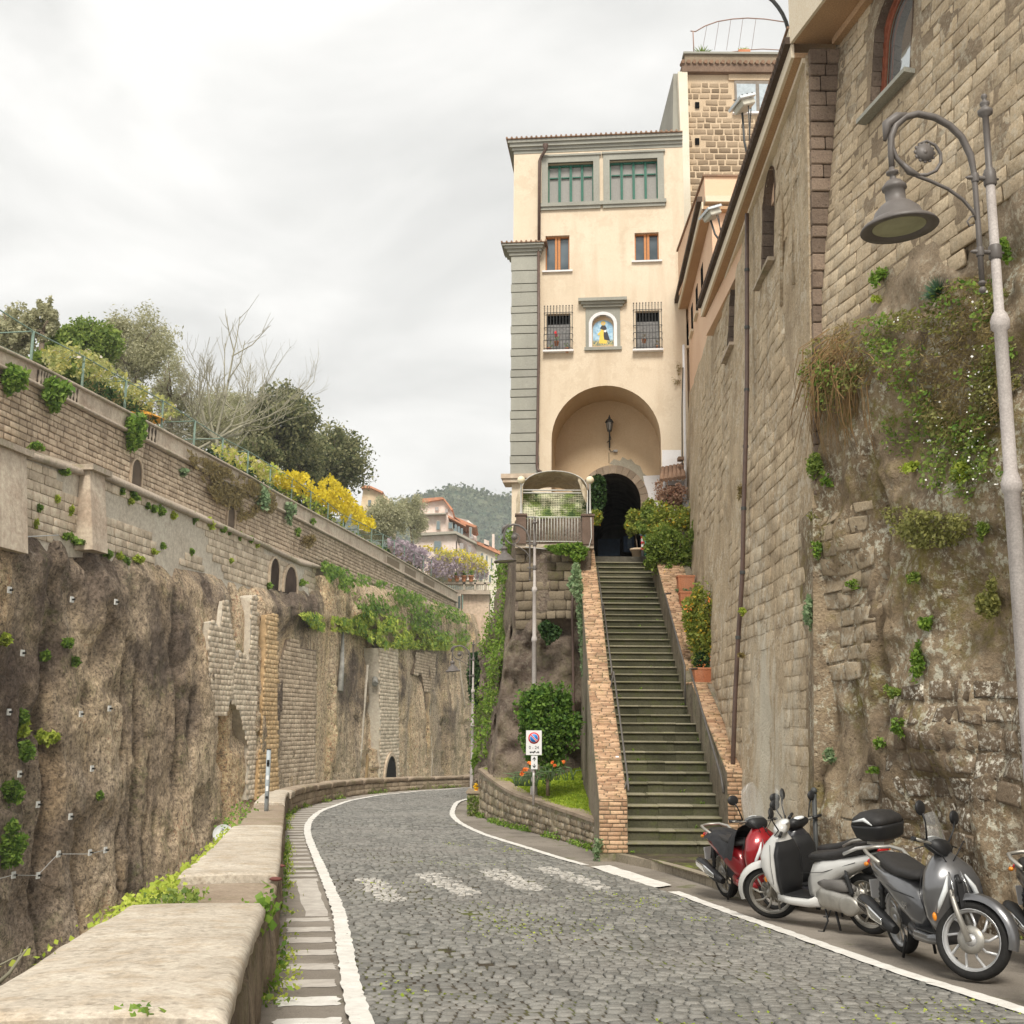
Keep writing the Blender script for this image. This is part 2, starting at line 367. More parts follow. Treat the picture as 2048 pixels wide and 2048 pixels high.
def cliff_mat():
    k = NT('tuff_cliff'); x = k.z()
    g = k.mix(k.rng(k.noise(.10, 5, .6), .38, .62), (.44, .35, .26), (.66, .51, .335))       # grey brown to ochre
    g = k.mix(k.math('MULTIPLY', k.rng(k.noise(.22, 4, .6, stretch=(1, 1, .35)), .50, .66), .8), g, (.74, .52, .29))
    # the near end weathered dark and reddish
    g = k.mix(k.math('MULTIPLY', k.rng(k.noise(.16, 2, .5, stretch=(1, 1, .16)), .50, .54), .75), g, (.66, .50, .33))
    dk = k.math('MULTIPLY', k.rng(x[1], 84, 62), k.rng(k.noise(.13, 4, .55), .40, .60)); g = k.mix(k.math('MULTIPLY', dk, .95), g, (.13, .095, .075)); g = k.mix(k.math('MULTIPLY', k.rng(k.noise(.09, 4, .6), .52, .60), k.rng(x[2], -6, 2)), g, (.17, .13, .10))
    g = k.mix(k.math('MULTIPLY', k.rng(k.noise(1.1, 5, .7, stretch=(1, 1, .08)), .50, .60), .5), g, (.24, .185, .135))
    g = k.mix(k.math('MULTIPLY', k.rng(k.noise(.8, 5, .7, stretch=(1, 1, .3)), .62, .72), .5), g, (.45, .40, .33))
    g = k.mix(k.math('MULTIPLY', k.math('MULTIPLY', k.rng(k.noise(.35, 5, .7), .54, .64), k.rng(k.noise(4, 3), .4, .6)), .45), g, (.12, .15, .04))
    pt = k.rng(k.noise(2.6, 6, .75), .36, .46); g = k.mix(k.math('SUBTRACT', .75, k.math('MULTIPLY', pt, .75)), g, (.10, .075, .055)); f = k.noise(5.5, 9, .8); v = k.voro(2.6, stretch=(1, 1, .7)); h = k.math('ADD', k.math('MULTIPLY', f, .8), k.math('MULTIPLY', k.rng(v, .0, .5), .5))
    g = k.mix(.85, g, k.mix(k.rng(f, .36, .64), (.14, .14, .14), (.86, .86, .86)), 'OVERLAY'); p2 = k.rng(k.noise(6, 4, .8), .395, .425); g = k.mix(k.math('SUBTRACT', .8, k.math('MULTIPLY', p2, .8)), g, (.07, .05, .04))
    k.bump(h, .8, .22); return k.done(g, .97, .1)
cliff_m = cliff_mat()

def asphalt_mat():
    k = NT('asphalt'); g = k.mix(k.rng(k.noise(.5, 5, .6), .35, .65), (.20, .175, .145), (.30, .265, .225))
    g = k.mix(k.math('MULTIPLY', k.rng(k.noise(2.2, 5, .7), .52, .68), .6), g, (.15, .13, .105))
    g = k.mix(k.math('MULTIPLY', k.rng(k.noise(1.4, 5, .75), .60, .67), .7), g, (.12, .13, .05))
    g = k.mix(.6, g, k.mix(k.rng(k.noise(90, 4, .8), .3, .7), (.25, .25, .25), (.75, .75, .75)), 'OVERLAY')
    k.bump(k.noise(70, 4, .8), .5, .01); return k.done(g, .95, .15)
asphalt = asphalt_mat()
def paint_mat():
    k = NT('white_paint'); g = k.mix(k.rng(k.noise(6, 5, .7), .35, .7), (.62, .59, .54), (.80, .78, .73))
    w = k.rng(k.noise(14, 6, .75), .60, .66); g = k.mix(k.math('MULTIPLY', w, .75), g, (.30, .27, .23))
    k.bump(k.noise(40, 4, .7), .3, .006); return k.done(g, .8, .2)
paint = paint_mat()
def faded_mat():
    k = NT('faded_paint'); g = k.mix(k.rng(k.noise(5, 5, .7), .35, .7), (.42, .38, .34), (.60, .56, .50))
    k.bump(k.noise(40, 4, .7), .3, .006); return k.done(g, .85, .2)
faded = faded_mat()
def cobble_mat(nm, paintf):
    k = NT(nm); r = k.attr('rnd'); g = k.mix(r, (.12, .117, .105), (.26, .25, .225))
    g = k.mix(k.math('MULTIPLY', k.rng(k.noise(.6, 4, .6), .45, .65), .4), g, (.27, .25, .225))
    g = k.mix(k.math('MULTIPLY', k.rng(k.noise(1.1, 3, .6), .5, .68), .35), g, (.11, .10, .09))
    g = k.mix(.5, g, k.mix(k.rng(k.noise(60, 4, .75), .3, .7), (.28, .28, .28), (.74, .74, .74)), 'OVERLAY')
    if paintf: g = k.mix(k.math('MULTIPLY', k.rng(k.noise(9, 6, .8), .40, .56), paintf), g, (.66, .62, .56))
    k.bump(k.noise(35, 4, .7), .4, .008); return k.done(g, .62, .35)
cob = cobble_mat('basalt_cobble', 0); cobp = cobble_mat('painted_cobble', .72)
joint = stone('joint_earth', (.05, .04, .03), (.085, .07, .05), None, fine=40, big=2, rnd=0, bump=.4, moss=.85, mossc=(.16, .20, .03), moss_s=1.3)
coping_m = stone('coping_pale', (.46, .40, .325), (.60, .535, .445), (.42, .335, .24), fine=34, big=1.5, rnd=0, bump=.45, dist=.01, streak=.35, streakc=(.30, .25, .19), lichen=.5, lich_c=(.27, .23, .18), lich_s=14, pits=.6)
coping_d = stone('coping_brown', (.27, .21, .155), (.36, .29, .22), None, fine=30, big=2.5, rnd=0, bump=.5, dist=.012, moss=.4)
render_m = stone('parapet_render', (.20, .155, .11), (.36, .295, .22), (.14, .105, .075), fine=26, big=1.4, rnd=0, pits=.4, streak=.85, streakc=(.075, .06, .045), bump=.9, dist=.03, moss=.5)

# greens
g_ivy = leafmat('ivy_leaf', (.09, .19, .025), (.30, .43, .07))
g_lime = leafmat('lime_leaf', (.30, .40, .04), (.60, .66, .12))
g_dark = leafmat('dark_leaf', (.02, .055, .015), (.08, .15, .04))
g_mag = leafmat('magnolia_leaf', (.07, .10, .03), (.38, .36, .18))
g_olive = leafmat('olive_leaf', (.30, .30, .16), (.60, .57, .37))
g_gold = leafmat('golden_leaf', (.60, .48, .03), (.86, .68, .03))
g_wist = leafmat('wisteria_leaf', (.42, .40, .08), (.70, .62, .22), (.78, .68, .64))
g_mauve = leafmat('wisteria_bloom', (.28, .21, .25), (.56, .46, .50))
g_brown = leafmat('dry_stems', (.20, .15, .06), (.38, .30, .12))
g_shrub = leafmat('shrub_leaf', (.10, .17, .03), (.32, .40, .08))
g_yshrub = leafmat('citrus_leaf', (.16, .22, .03), (.46, .50, .11), (.80, .52, .05))
g_red = leafmat('russet_leaf', (.26, .13, .09), (.56, .38, .27))
g_ogold = leafmat('olive_gold_leaf', (.17, .18, .045), (.36, .35, .11))
g_grass = leafmat('grass_blade', (.20, .32, .02), (.50, .60, .06))
g_gry = leafmat('grey_leaf', (.16, .26, .12), (.36, .46, .25))
white_fl = simple('white_petals', (.75, .73, .68), .8, var=.05); orange_fl = simple('orange_petals', (.85, .25, .06), .7, var=.2); yellow_fl = simple('yellow_petals', (.85, .55, .03), .7, var=.1); red_fl = simple('red_petals', (.75, .05, .06), .7, var=.1)
bark = simple('bark', (.16, .125, .09), .95, .1, var=.3, scale=3, bump=.5); bark_grey = simple('bark_grey', (.27, .25, .18), .95, .1, var=.25, scale=1)

# ------------------------------------------------------------------ ground, road, cobbles, markings
def seq(pts, n=None, step=None):
    "resample a polyline evenly"
    P = np.asarray(pts, float); d = np.r_[0, np.cumsum(np.linalg.norm(np.diff(P, axis=0), axis=1))]
    m = n or int(d[-1]/step)+1; t = np.linspace(0, d[-1], m); return np.stack([np.interp(t, d, P[:, i]) for i in range(P.shape[1])], 1)
def smooth(P, it=3):
    P = np.asarray(P, float)
    for _ in range(it): Q = [P[0]]+[q for a, b in zip(P[:-1], P[1:]) for q in (a*.75+b*.25, a*.25+b*.75)]+[P[-1]]; P = np.array(Q)
    return P
LL = [(-.0, 3), (-.97, 8), (-1.55, 11.6), (-1.94, 14), (-2.36, 16.25), (-2.92, 19), (-3.64, 22.5), (-4.45, 26.6), (-4.93, 29.6), (-5.25, 32.7), (-5.31, 35.6), (-5.09, 39.8), (-4.53, 42.4), (-3.24, 45.6), (-1.7, 48.), (.6, 50), (4, 51.5)]
RR = [(4.3, 4.0), (3.45, 8.9), (2.95, 11.7), (2.45, 15.2), (1.75, 18.0), (1.24, 20.06), (.37, 23.1), (-.64, 26.5), (-1.18, 29.6), (-1.52, 32), (-1.63, 34), (-1.68, 36.5), (-1.68, 38), (-1.6, 39.5), (-1.1, 42), (.9, 44), (4, 45)]
PB = [(-.2, 0), (-1.1, 4.9), (-1.61, 7.94), (-2.15, 11.4), (-3.05, 16.2), (-4.22, 22.6), (-5.5, 29.5), (-5.98, 32.3), (-6.15, 34.8), (-6.04, 37.5), (-5.51, 42.2), (-4.17, 45.9), (-1.73, 49.5), (1, 52), (4, 53.5)]
Lc, Rc = smooth(LL, 2), smooth(RR, 2); Lc = seq(Lc, 900); Rc = seq(Rc, 900)
# match stations: shift R so that the rows run across the road
def road(t, w):
    t = np.clip(t, 0, 1)*899; i = np.clip(t.astype(int), 0, 898); f = (t-i)[..., None]
    l = Lc[i]*(1-f)+Lc[i+1]*f; tt = rmap(t/899)*899; j = np.clip(tt.astype(int), 0, 898); g = (tt-j)[..., None]
    r = Rc[j]*(1-g)+Rc[j+1]*g; return l*(1-np.asarray(w)[..., None])+r*np.asarray(w)[..., None]
_kl = np.linspace(0, 1, 17); 
def _arc(P, C):
    return np.array([np.argmin(((C-np.array(p))**2).sum(1))/899. for p in P])
_al, _ar = _arc(LL, Lc), _arc(RR, Rc)
def rmap(t): return np.interp(t, _al, _ar)

gx = np.linspace(-9, 9, 73); gy = np.r_[np.linspace(-20, 60, 161)]
G = np.zeros((len(gx), len(gy), 3)); G[..., 0] = gx[:, None]; G[..., 1] = gy[None]; 
# the street bed follows the parapet on its left
pbx = lambda y: np.interp(y, [p[1] for p in PB], [p[0] for p in PB])
PBs = smooth(PB, 2)
def street_bed():
    ys = np.linspace(-20, 56, 153); P = np.zeros((30, len(ys), 3))
    lo = np.array([pbx(y)-.25 if y < 35 else -6.1-.25 for y in ys])
    for i in range(30): P[i, :, 0] = lo+(9-lo)*i/29; P[i, :, 1] = ys; P[i, :, 2] = zr(ys)-.012
    return P
P_ = street_bed(); P_[..., 2] += .002*fbm(P_*.8, 3, 5)
put('road', grid_mesh('road', P_, asphalt), kind='structure', label='worn beige asphalt bed of the street')
def offpoly(x, y):   # beyond the curve of the parapet
    return False
# cobbles -----------------------------------------------------------
Llen = np.r_[0, np.cumsum(np.linalg.norm(np.diff(Lc, axis=0), axis=1))]; Tot = Llen[-1]
y_rows = []; s = 3.2
cs0, cs1, ct0, ct1 = [], [], [], []
while s < Tot-3.:
    pitch = .118 if s < 24 else .15
    tL = np.interp(s, Llen, np.linspace(0, 1, 900)); a = road(np.array([tL]), np.array([0.]))[0]; b = road(np.array([tL]), np.array([1.]))[0]
    W = np.linalg.norm(b-a); n = max(8, int(W/(.115 if s < 24 else .15)))
    e = np.linspace(0, 1, n+1); e[1:-1] += (rng.random(n-1)-.5)*.35/n + (.5/n if (int(s*10) % 2) else 0)*0
    sh = random.random()/n; e[1:-1] = e[1:-1]+(sh-.5/n)
    cs0 += list(e[:-1]); cs1 += list(e[1:]); ct0 += [s]*n; ct1 += [s+pitch]*n
    s += pitch
cs0, cs1, ct0, ct1 = map(np.array, (cs0, cs1, ct0, ct1))
def RS(w, s, off):
    # rows bow and waver like hand-set paving
    s2 = s+.42*np.sin(w*math.pi)+.10*np.sin(w*7+s*.25)+.02*np.sin(w*23+s*1.1); t = np.interp(s2, Llen, np.linspace(0, 1, 900)); p = road(t, w)
    z = zr(p[..., 1])-.006+off+.012*np.sin(p[..., 0]*2.1+p[..., 1]*1.3)*.6
    return np.concatenate([p, z[..., None]], -1)
nb = len(cs0); gj = .017
W5 = 5.0
Vc = block_verts(RS, cs0+gj/2/W5, cs1-gj/2/W5, ct0+gj/2, ct1-gj/2, depth=.016, back=.01, inset=.0, jit=0, djit=.45)
# inset in metres across (w is a fraction): rebuild the three rings by hand
def cob_verts():
    n = nb; c0, c1 = cs0, cs1; jw = (rng.random((n, 4))-.5)*.012/W5; js = (rng.random((n, 4))-.5)*.012
    ws = np.stack([c0+gj/2/W5, c1-gj/2/W5, c1-gj/2/W5, c0+gj/2/W5], 1)+jw; ss = np.stack([ct0+gj/2, ct0+gj/2, ct1-gj/2, ct1-gj/2], 1)+js
    cw = ws.mean(1, keepdims=True); c_s = ss.mean(1, keepdims=True); dj = 1+.35*(rng.random((n, 1))*2-1); one = np.ones((n, 4))
    tl = (rng.random((n, 4))-.5)*.006
    R = [RS(ws, ss, -.015*one), RS(cw+(ws-cw)*.97, c_s+(ss-c_s)*.97, .010*one*dj), RS(cw+(ws-cw)*.78, c_s+(ss-c_s)*.78, .019*one*dj+tl)]
    return np.concatenate(R, 1)
Vc = cob_verts()
cen = Vc.mean(1)
BARS = [[(711, 1758), (756, 1756), (820, 1803), (759, 1804)], [(827, 1749), (878, 1746), (968, 1790), (913, 1794)], [(949, 1742), (1000, 1738), (1103, 1779), (1050, 1784)], [(1062, 1738), (1104, 1735), (1236, 1777), (1195, 1780)]]
barmask = np.zeros(nb, bool)
for b in BARS:
    q = [tuple(gnd(*p)[:2]) for p in b]; barmask |= inpoly(cen[:, 0], cen[:, 1], q)
near = barmask & (rng.random(nb) > .06)
slab = (vnoise(cen*np.array([2.2, 2.2, 0]), 3) > .72)  # a few stones gone, filled with earth
keep = ~(slab & (rng.random(nb) > .75))
road_o = put('cobbled_roadway', None, kind='structure', label='dark basalt cobbled carriageway bending down to the left')
# earth between the stones, its own sheet 6 mm above the asphalt
tt = np.linspace(0, 1, 220); ww = np.linspace(0, 1, 24); TT, WW = np.meshgrid(tt, ww, indexing='ij'); q = road(TT, WW); Zj = np.concatenate([q, (zr(q[..., 1])-.004+.0*TT)[..., None]], -1)
bpy.data.objects.remove(road_o)
road_o = put('cobbled_roadway', grid_mesh('cobbled_roadway', Zj, joint), kind='structure', label='dark basalt cobbled carriageway bending down to the left')
emit_blocks(Vc[keep], None, road_o, 'cobble', 300, mats=[cob, cobp], midx=near[keep].astype(int), stuff='cobbles')

# painted lines ------------------------------------------------------
def ribbon(pts, w, h=.021, step=.12, wob=.012, ragged=True):
    P = seq(smooth(pts, 2), step=step); T = np.gradient(P, axis=0); T /= np.linalg.norm(T, axis=1, keepdims=True); N = np.stack([-T[:, 1], T[:, 0]], 1)
    a = P+N*(w/2+wob*(rng.random((len(P), 1))-.5)*2); b = P-N*(w/2+wob*(rng.random((len(P), 1))-.5)*2)
    G_ = np.zeros((len(P), 4, 3))
    for k, f in enumerate((0, .33, .66, 1)): G_[:, k, :2] = a*(1-f)+b*f
    G_[..., 2] = zr(G_[..., 1])+h+.012*np.sin(G_[..., 0]*2.1+G_[..., 1]*1.3)*.6; return G_
put('left_edge_line', grid_mesh('edge_line', ribbon(LL, .15), paint), kind='structure', label='white painted line along the left edge of the cobbles')
r1p = [(1.24, 20.06), (.37, 23.1), (-.11, 24.65), (-.64, 26.5), (-1.18, 29.6), (-1.52, 32), (-1.63, 34), (-1.68, 36.5), (-1.68, 38), (-1.6, 39.5), (-1.1, 42)]
put('right_edge_line', grid_mesh('edge_line', ribbon(r1p, .14), paint), kind='structure', label='white painted line curving round the planted bed')
r2p = [(4.1, 4.6), (3.83, 6.5), (3.52, 8.5), (3.35, 9.4), (3.09, 10.7), (2.83, 12.65), (2.41, 15.5), (2.2, 16.4)]
put('parking_line', grid_mesh('parking_line', ribbon(r2p, .15), paint), kind='structure', label='white painted line beside the parked scooters')
def patch_mesh(name, q, h, mat, n=10, rag=.03):
    a, b, c, d = [np.array(p[:2]) for p in q]; g_ = np.zeros((n, n, 3))
    for i in range(n):
        for j in range(n):
            u, v = i/(n-1), j/(n-1); p = (a*(1-u)+b*u)*(1-v)+(d*(1-u)+c*u)*v
            if i in (0, n-1) or j in (0, n-1): p = p+(rng.random(2)-.5)*rag
            g_[i, j] = (*p, zr(p[1])+h)
    return grid_mesh(name, g_, mat)
q = [gnd(*p) for p in ((1182, 1735), (1218, 1732), (1345, 1772), (1300, 1778))]
put('crossing_bar', patch_mesh('crossing_bar', q, .013, paint), kind='structure', label='solid white crossing bar nearest the stairs')
# hatching on the asphalt strip between parapet and line
Ps = seq(smooth(PB, 2), 600); Ls2 = Lc
strip = put('painted_hatching', patch_mesh('hatch', [gnd(*p) for p in ((592, 1757), (632, 1757), (657, 1831), (612, 1832))], -.008, faded), kind='structure', label='pale worn bars painted on the strip beside the parapet')
def strip_pt(t, w):
    "t: y-ish station along the left line, w 0 parapet .. 1 line"
    a = np.array([np.interp(t, Llen, Lc[:, 0]), np.interp(t, Llen, Lc[:, 1])]); i = np.argmin(((Ps-a)**2).sum(1)); return Ps[i]*(1-w)+a*w
ss_ = [4.2]
while ss_[-1] < 43: ss_.append(ss_[-1]+(.80 if ss_[-1] < 10 else .62 if ss_[-1] < 16 else .75))
for s_ in ss_:
    if 11.0 < s_ < 14.6: continue
    d_ = .17 if s_ < 16 else .14
    a, b, c, d = strip_pt(s_, .16), strip_pt(s_, .84), strip_pt(s_+d_*2, .84), strip_pt(s_+d_*2, .16)
    put('painted_bar', patch_mesh('bar', [a, b, c, d], -.0085, faded if s_ > 6.5 else paint, 8, .04), strip)

# ------------------------------------------------------------------ the low wall on the left
def parapet():
    P = seq(smooth(PB, 2), step=.25); T = np.gradient(P, axis=0); T /= np.linalg.norm(T, axis=1, keepdims=True); N = np.stack([-T[:, 1], T[:, 0]], 1)  # to the left
    L = np.r_[0, np.cumsum(np.linalg.norm(np.diff(P, axis=0), axis=1))]
    Y = P[:, 1]; wid = np.interp(L, [0, 5, 10, 16, 24, 32, 36, 60], [1.02, .96, .90, .82, .72, .62, .45, .42]); hh = np.interp(L, [0, 10, 20, 32, 36, 42, 50, 60], [.62, .63, .62, .56, .56, .52, .42, .42])
    root = thing('parapet_wall', (P[28, 0], P[28, 1], zr(P[28, 1])), 'low stone wall with pale coping slabs running along the left edge of the road', 'wall')
    def sec(i, prof):
        z0 = zr(P[i, 1]); return [np.array([*(P[i]+N[i]*(o*wid[i])), z0+z*hh[i]]) for o, z in prof]
    body = [(-.02, -.3), (-.01, .1), (.0, .45), (.03, .78), (.08, .86), (.90, .86), (.96, .7), (1.0, 0), (1.02, -4)]
    G_ = np.array([sec(i, body) for i in range(len(P))]); nz = fbm(G_*2.2, 4, 11)[..., None]*.045
    for k in (1, 2, 3, 6, 7): G_[:, k, :2] += N*nz[:, k]*(-1)
    G_[:, 1:4, 2] += fbm(G_[:, 1:4]*1.5, 3, 4)*.01
    put('wall_body', grid_mesh('wall_body', G_, render_m), root)
    # coping slabs: (from, to, lift, material)
    cuts = [(0, 4.4, .02, coping_m), (4.45, 8.62, .05, coping_m), (8.66, 11.1, -.035, coping_d), (11.14, 19.4, .045, coping_m), (19.45, 27.5, -.03, coping_d), (27.55, 33.2, .03, coping_m), (33.25, 34.3, .0, coping_m)]
    x = 34.35
    while x < L[-1]-2: cuts.append((x, x+1.75, random.uniform(0, .02), coping_d)); x += 1.8
    for a, b, lift, m in cuts:
        far = a > 33; st = np.arange(a, b+1e-6, .10 if a < 20 else .3); 
        if st[-1] < b-.02: st = np.r_[st, b]
        rows = []
        for k, s_ in enumerate(st):
            p = np.array([np.interp(s_, L, P[:, 0]), np.interp(s_, L, P[:, 1])]); n_ = np.array([np.interp(s_, L, N[:, 0]), np.interp(s_, L, N[:, 1])]); w_ = np.interp(s_, L, wid); h_ = np.interp(s_, L, hh); z0 = zr(p[1])
            e = min(s_-a, b-s_); d_ = -.02 if e < .04 else 0
            if not far: prof = [(.06, .80), (-.008, .865), (-.012, .965), (.004, 1.002), (.035, 1.022), (.25, 1.035), (.5, 1.04), (.75, 1.035), (.95, 1.022), (.985, 1.0), (1.0, .90), (.93, .82)]
            else: prof = [(-.02, .74), (-.09, .76), (-.11, .98), (-.08, 1.03), (.1, 1.06), (.5, 1.07), (.85, 1.05), (1.0, .98), (1.04, .85), (1.0, .74)]
            ed = .86+.02*math.sin(s_*3)  # ragged lower lip of the render facing the road
            r_ = []
            for q_, (o, z) in enumerate(prof):
                zz_ = z0+z*h_+lift*(z > .84)+d_
                pp = p+n_*(o*w_)
                r_.append(np.array([pp[0], pp[1], zz_]))
            rows.append(r_)
        G2 = np.array(rows)
        nn = fbm(G2*np.array([5., 5, 5]), 3, 21)
        G2[:, 0, 2] += np.clip(nn[:, 0], -1, 1)*.05+.02; G2[:, 1, 2] += nn[:, 1]*.02; G2[..., 2] += .004*nn; G2[:, 2:4, 2] -= np.clip(nn[:, 2:4]-.35, 0, 1)*.05; G2[:, 2:-2, 2] += .010*fbm(G2[:, 2:-2]*.9, 3, 8)
        # closed ends
        me = grid_mesh('coping_stone', G2, m); n_, m_ = G2.shape[:2]
        mb = MB(); V = [tuple(v) for v in G2.reshape(-1, 3)]; Fs = [(i*m_+j, (i+1)*m_+j, (i+1)*m_+j+1, i*m_+j+1) for i in range(n_-1) for j in range(m_-1)]
        mb.add(V, Fs, True); mb.F += [tuple(range(m_)), tuple((n_-1)*m_+j for j in reversed(range(m_)))]; mb.S += [False, False]
        bpy.data.meshes.remove(me); mb.put('coping_stone', m, root)
    # far curved stretch: rows of small stones facing the road
    def FS(s_, z, off):
        x_ = np.interp(s_, L, P[:, 0]); y_ = np.interp(s_, L, P[:, 1]); nx = np.interp(s_, L, N[:, 0]); ny = np.interp(s_, L, N[:, 1]); h_ = np.interp(s_, L, hh)
        return np.stack([x_-nx*off, y_-ny*off, zr(y_)+z*h_], -1)
    c = block_cells(33.5, L[-1]-3, .04, .70, .33, .42, gap=.02)
    emit_blocks(block_verts(FS, *c, depth=.012, back=.03, inset=.012, jit=.012), tuff, root, 'stone', 60)
    return P, N, L, wid, hh
PP, PN, PL, PW, PH_ = parapet()
def on_par(s_, o):
    "point on top of the parapet: s metres along, o across (0 road side .. 1 gorge side)"
    p = np.array([np.interp(s_, PL, PP[:, 0]), np.interp(s_, PL, PP[:, 1])]); n_ = np.array([np.interp(s_, PL, PN[:, 0]), np.interp(s_, PL, PN[:, 1])]); w_ = np.interp(s_, PL, PW); h_ = np.interp(s_, PL, PH_)
    q = p+n_*o*w_; return np.array([q[0], q[1], zr(p[1])+h_*1.05])
# ------------------------------------------------------------------ the gorge's far side
# a wall line X = -34.1+.16 Y seen from the road; off = metres out of that plane towards the gorge
CN = np.array([1, -.16, 0])/math.hypot(1, .16); CT = np.array([.16, 1, 0])/math.hypot(1, .16); C0 = np.array([-34.1, 0, 0.])
def cl(u, v, off=0): return onp(u, v, C0+CN*off, CN)
def CS(s, z, off):
    s = np.asarray(s, float); z = np.asarray(z, float); off = np.asarray(off, float)
    return C0+CT*s[..., None]+CN*off[..., None]+np.array([0, 0, 1.])*z[..., None]
def sz(u, v, off=0): p = cl(u, v, off); return float((p-C0)@CT), float(p[2])
def lin(pts, off=0):
    q = sorted(sz(u, v, off) for u, v in pts); return lambda s: np.interp(s, [a for a, b in q], [b for a, b in q])
def strip(name, s, lo, hi, off, mat, parent=None, n=6, nz=0, ns=.5, **k):
    s = np.asarray(s, float); P = np.zeros((len(s), n, 3))
    for i in range(n):
        f = i/(n-1); z = lo*(1-f)+hi*f; o = np.broadcast_to(off, s.shape) if np.ndim(off) < 2 else off[i]
        P[:, i] = CS(s, z, o)
    if nz: P += CN*(fbm(P*ns, 4, 3)[..., None]*nz)
    return put(name, grid_mesh(name, P, mat), parent, **k)
T_px = [(-60, 672), (0, 700), (62, 728), (274, 837), (499, 956), (549, 986), (763, 1101), (894, 1175)]
S_px = [(-60, 706), (0, 736), (388, 932), (586, 1035), (766, 1128), (897, 1197)]
L_px = [(-60, 880), (0, 893), (26, 893), (165, 936), (191, 938), (400, 1029), (586, 1116), (642, 1128), (742, 1160), (804, 1180), (890, 1212), (922, 1228)]
fT, fS, fL = lin(T_px), lin(S_px), lin(L_px)
sA, sB = sz(-40, 730)[0], sz(912, 1200)[0]
ter = thing('terrace_wall', CS(60., 6., 0), 'long upper terrace wall of brown tuff courses above the gorge with a parapet on top', 'wall')
ss = np.linspace(sA, sB, 160)
strip('wall_body', ss, fL(ss)-1.5, fS(ss), -.02, mortar_far, ter, 8)
# courses; the nearest blocks are pieces, the rest joined
nich = [(259, 279, 918, 965), (452, 466, 1010, 1046)]
nsz = [(sz(a, d)[0], sz(b, c)[0], min(sz(a, d)[1], sz(b, d)[1]), max(sz(a, c)[1], sz(b, c)[1])) for a, b, c, d in nich]
def tmask(s, z):
    if not (fL(s)-.5 < z < fS(s)-.15): return False
    return all(not (a < s < b and z < d and z > c-.4) for a, b, c, d in nsz)
cells = block_cells(sA, sB, fL(ss).min()-1, fS(ss).max(), .34, .62, gap=.055, wj=.3, mask=tmask)
emit_blocks(block_verts(CS, *cells, depth=.05, back=.03, inset=.03, jit=.02, djit=.5), tuff_far, ter, 'stone', 300)
# parapet with string course and cap; balustrade openings between the piers
def fT2(s): return fT(s)
par = strip('parapet', ss, fS(ss)+.0, fT(ss), .10, plaster_far, ter, 4)
mb = MB()
for k, (f, o, h) in enumerate(((fS, .32, .16), (fT, .30, .14))):
    s_ = np.linspace(sA, sB, 120)
    A = CS(s_, f(s_)-h/2, np.full_like(s_, o)); B = CS(s_, f(s_)+h/2, np.full_like(s_, o)); C_ = CS(s_, f(s_)+h/2, np.full_like(s_, -.5)); D_ = CS(s_, f(s_)-h/2, np.full_like(s_, 0))
    G_ = np.stack([D_, A, B, C_], 1); put('string_course' if k == 0 else 'cap_course', grid_mesh('course', G_, ledge_m, False), ter)
balr = [(69, 97), (122, 156), (284, 318)]
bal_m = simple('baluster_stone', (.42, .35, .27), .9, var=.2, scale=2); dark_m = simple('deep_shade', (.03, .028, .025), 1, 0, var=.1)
hole_m = simple('recess_shade', (.13, .10, .075), 1, 0, var=.3, scale=.8)  # shade of niches and baluster gaps, painted as a dark brown
for a, b in balr:
    s0, s1 = sz(a, 760)[0], sz(b, 760)[0]; n = max(5, int((s1-s0)/.42))
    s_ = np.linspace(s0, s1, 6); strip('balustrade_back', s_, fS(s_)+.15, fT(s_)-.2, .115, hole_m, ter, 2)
    for k in range(n):
        s = s0+(k+.5)*(s1-s0)/n; z0, z1 = fS(s)+.12, fT(s)-.14; h = z1-z0
        MB().lathe([(.07, 0), (.07, .06*h), (.05, .12*h), (.11, .35*h), (.05, .7*h), (.075, .94*h), (.075, h)], CS(s, z0, .19), 8).put('baluster', bal_m, ter)
for a, b in ((772, 797), (808, 830), (846, 868)):
    s0, s1 = sz(a, 1120)[0], sz(b, 1130)[0]; s_ = np.linspace(s0, s1, 5); strip('recessed_panel', s_, fS(s_)+.3, fT(s_)-.3, .112, simple('panel_shade', (.24, .18, .12), .95), ter, 2)
def arch_hole(a, b, c, d, off, parent, mat=hole_m, depth=1.0, surround=None, cut=False):
    "arched recess: dark lining set behind a ring of stones; px box"
    p0, p1 = cl(a, d, off), cl(b, d, off); top = cl((a+b)/2, c, off); s0, s1 = [(p-C0)@CT for p in (p0, p1)]; w = abs(s1-s0); zb = (p0[2]+p1[2])/2; zt = top[2]; r = w/2; zs = max(zb+.1, zt-r*1.15)
    mb = MB(); prof = [(s0, zb-.3), (s0, zs)]+[((s0+s1)/2-r*math.cos(t), zs+(zt-zs)*math.sin(t)) for t in np.linspace(0, math.pi, 13)]+[(s1, zs), (s1, zb-.3)]
    F1 = [CS(x, z, off+.03) for x, z in prof]; F2 = [CS(x, z, off+.012) for x, z in prof]
    return prof
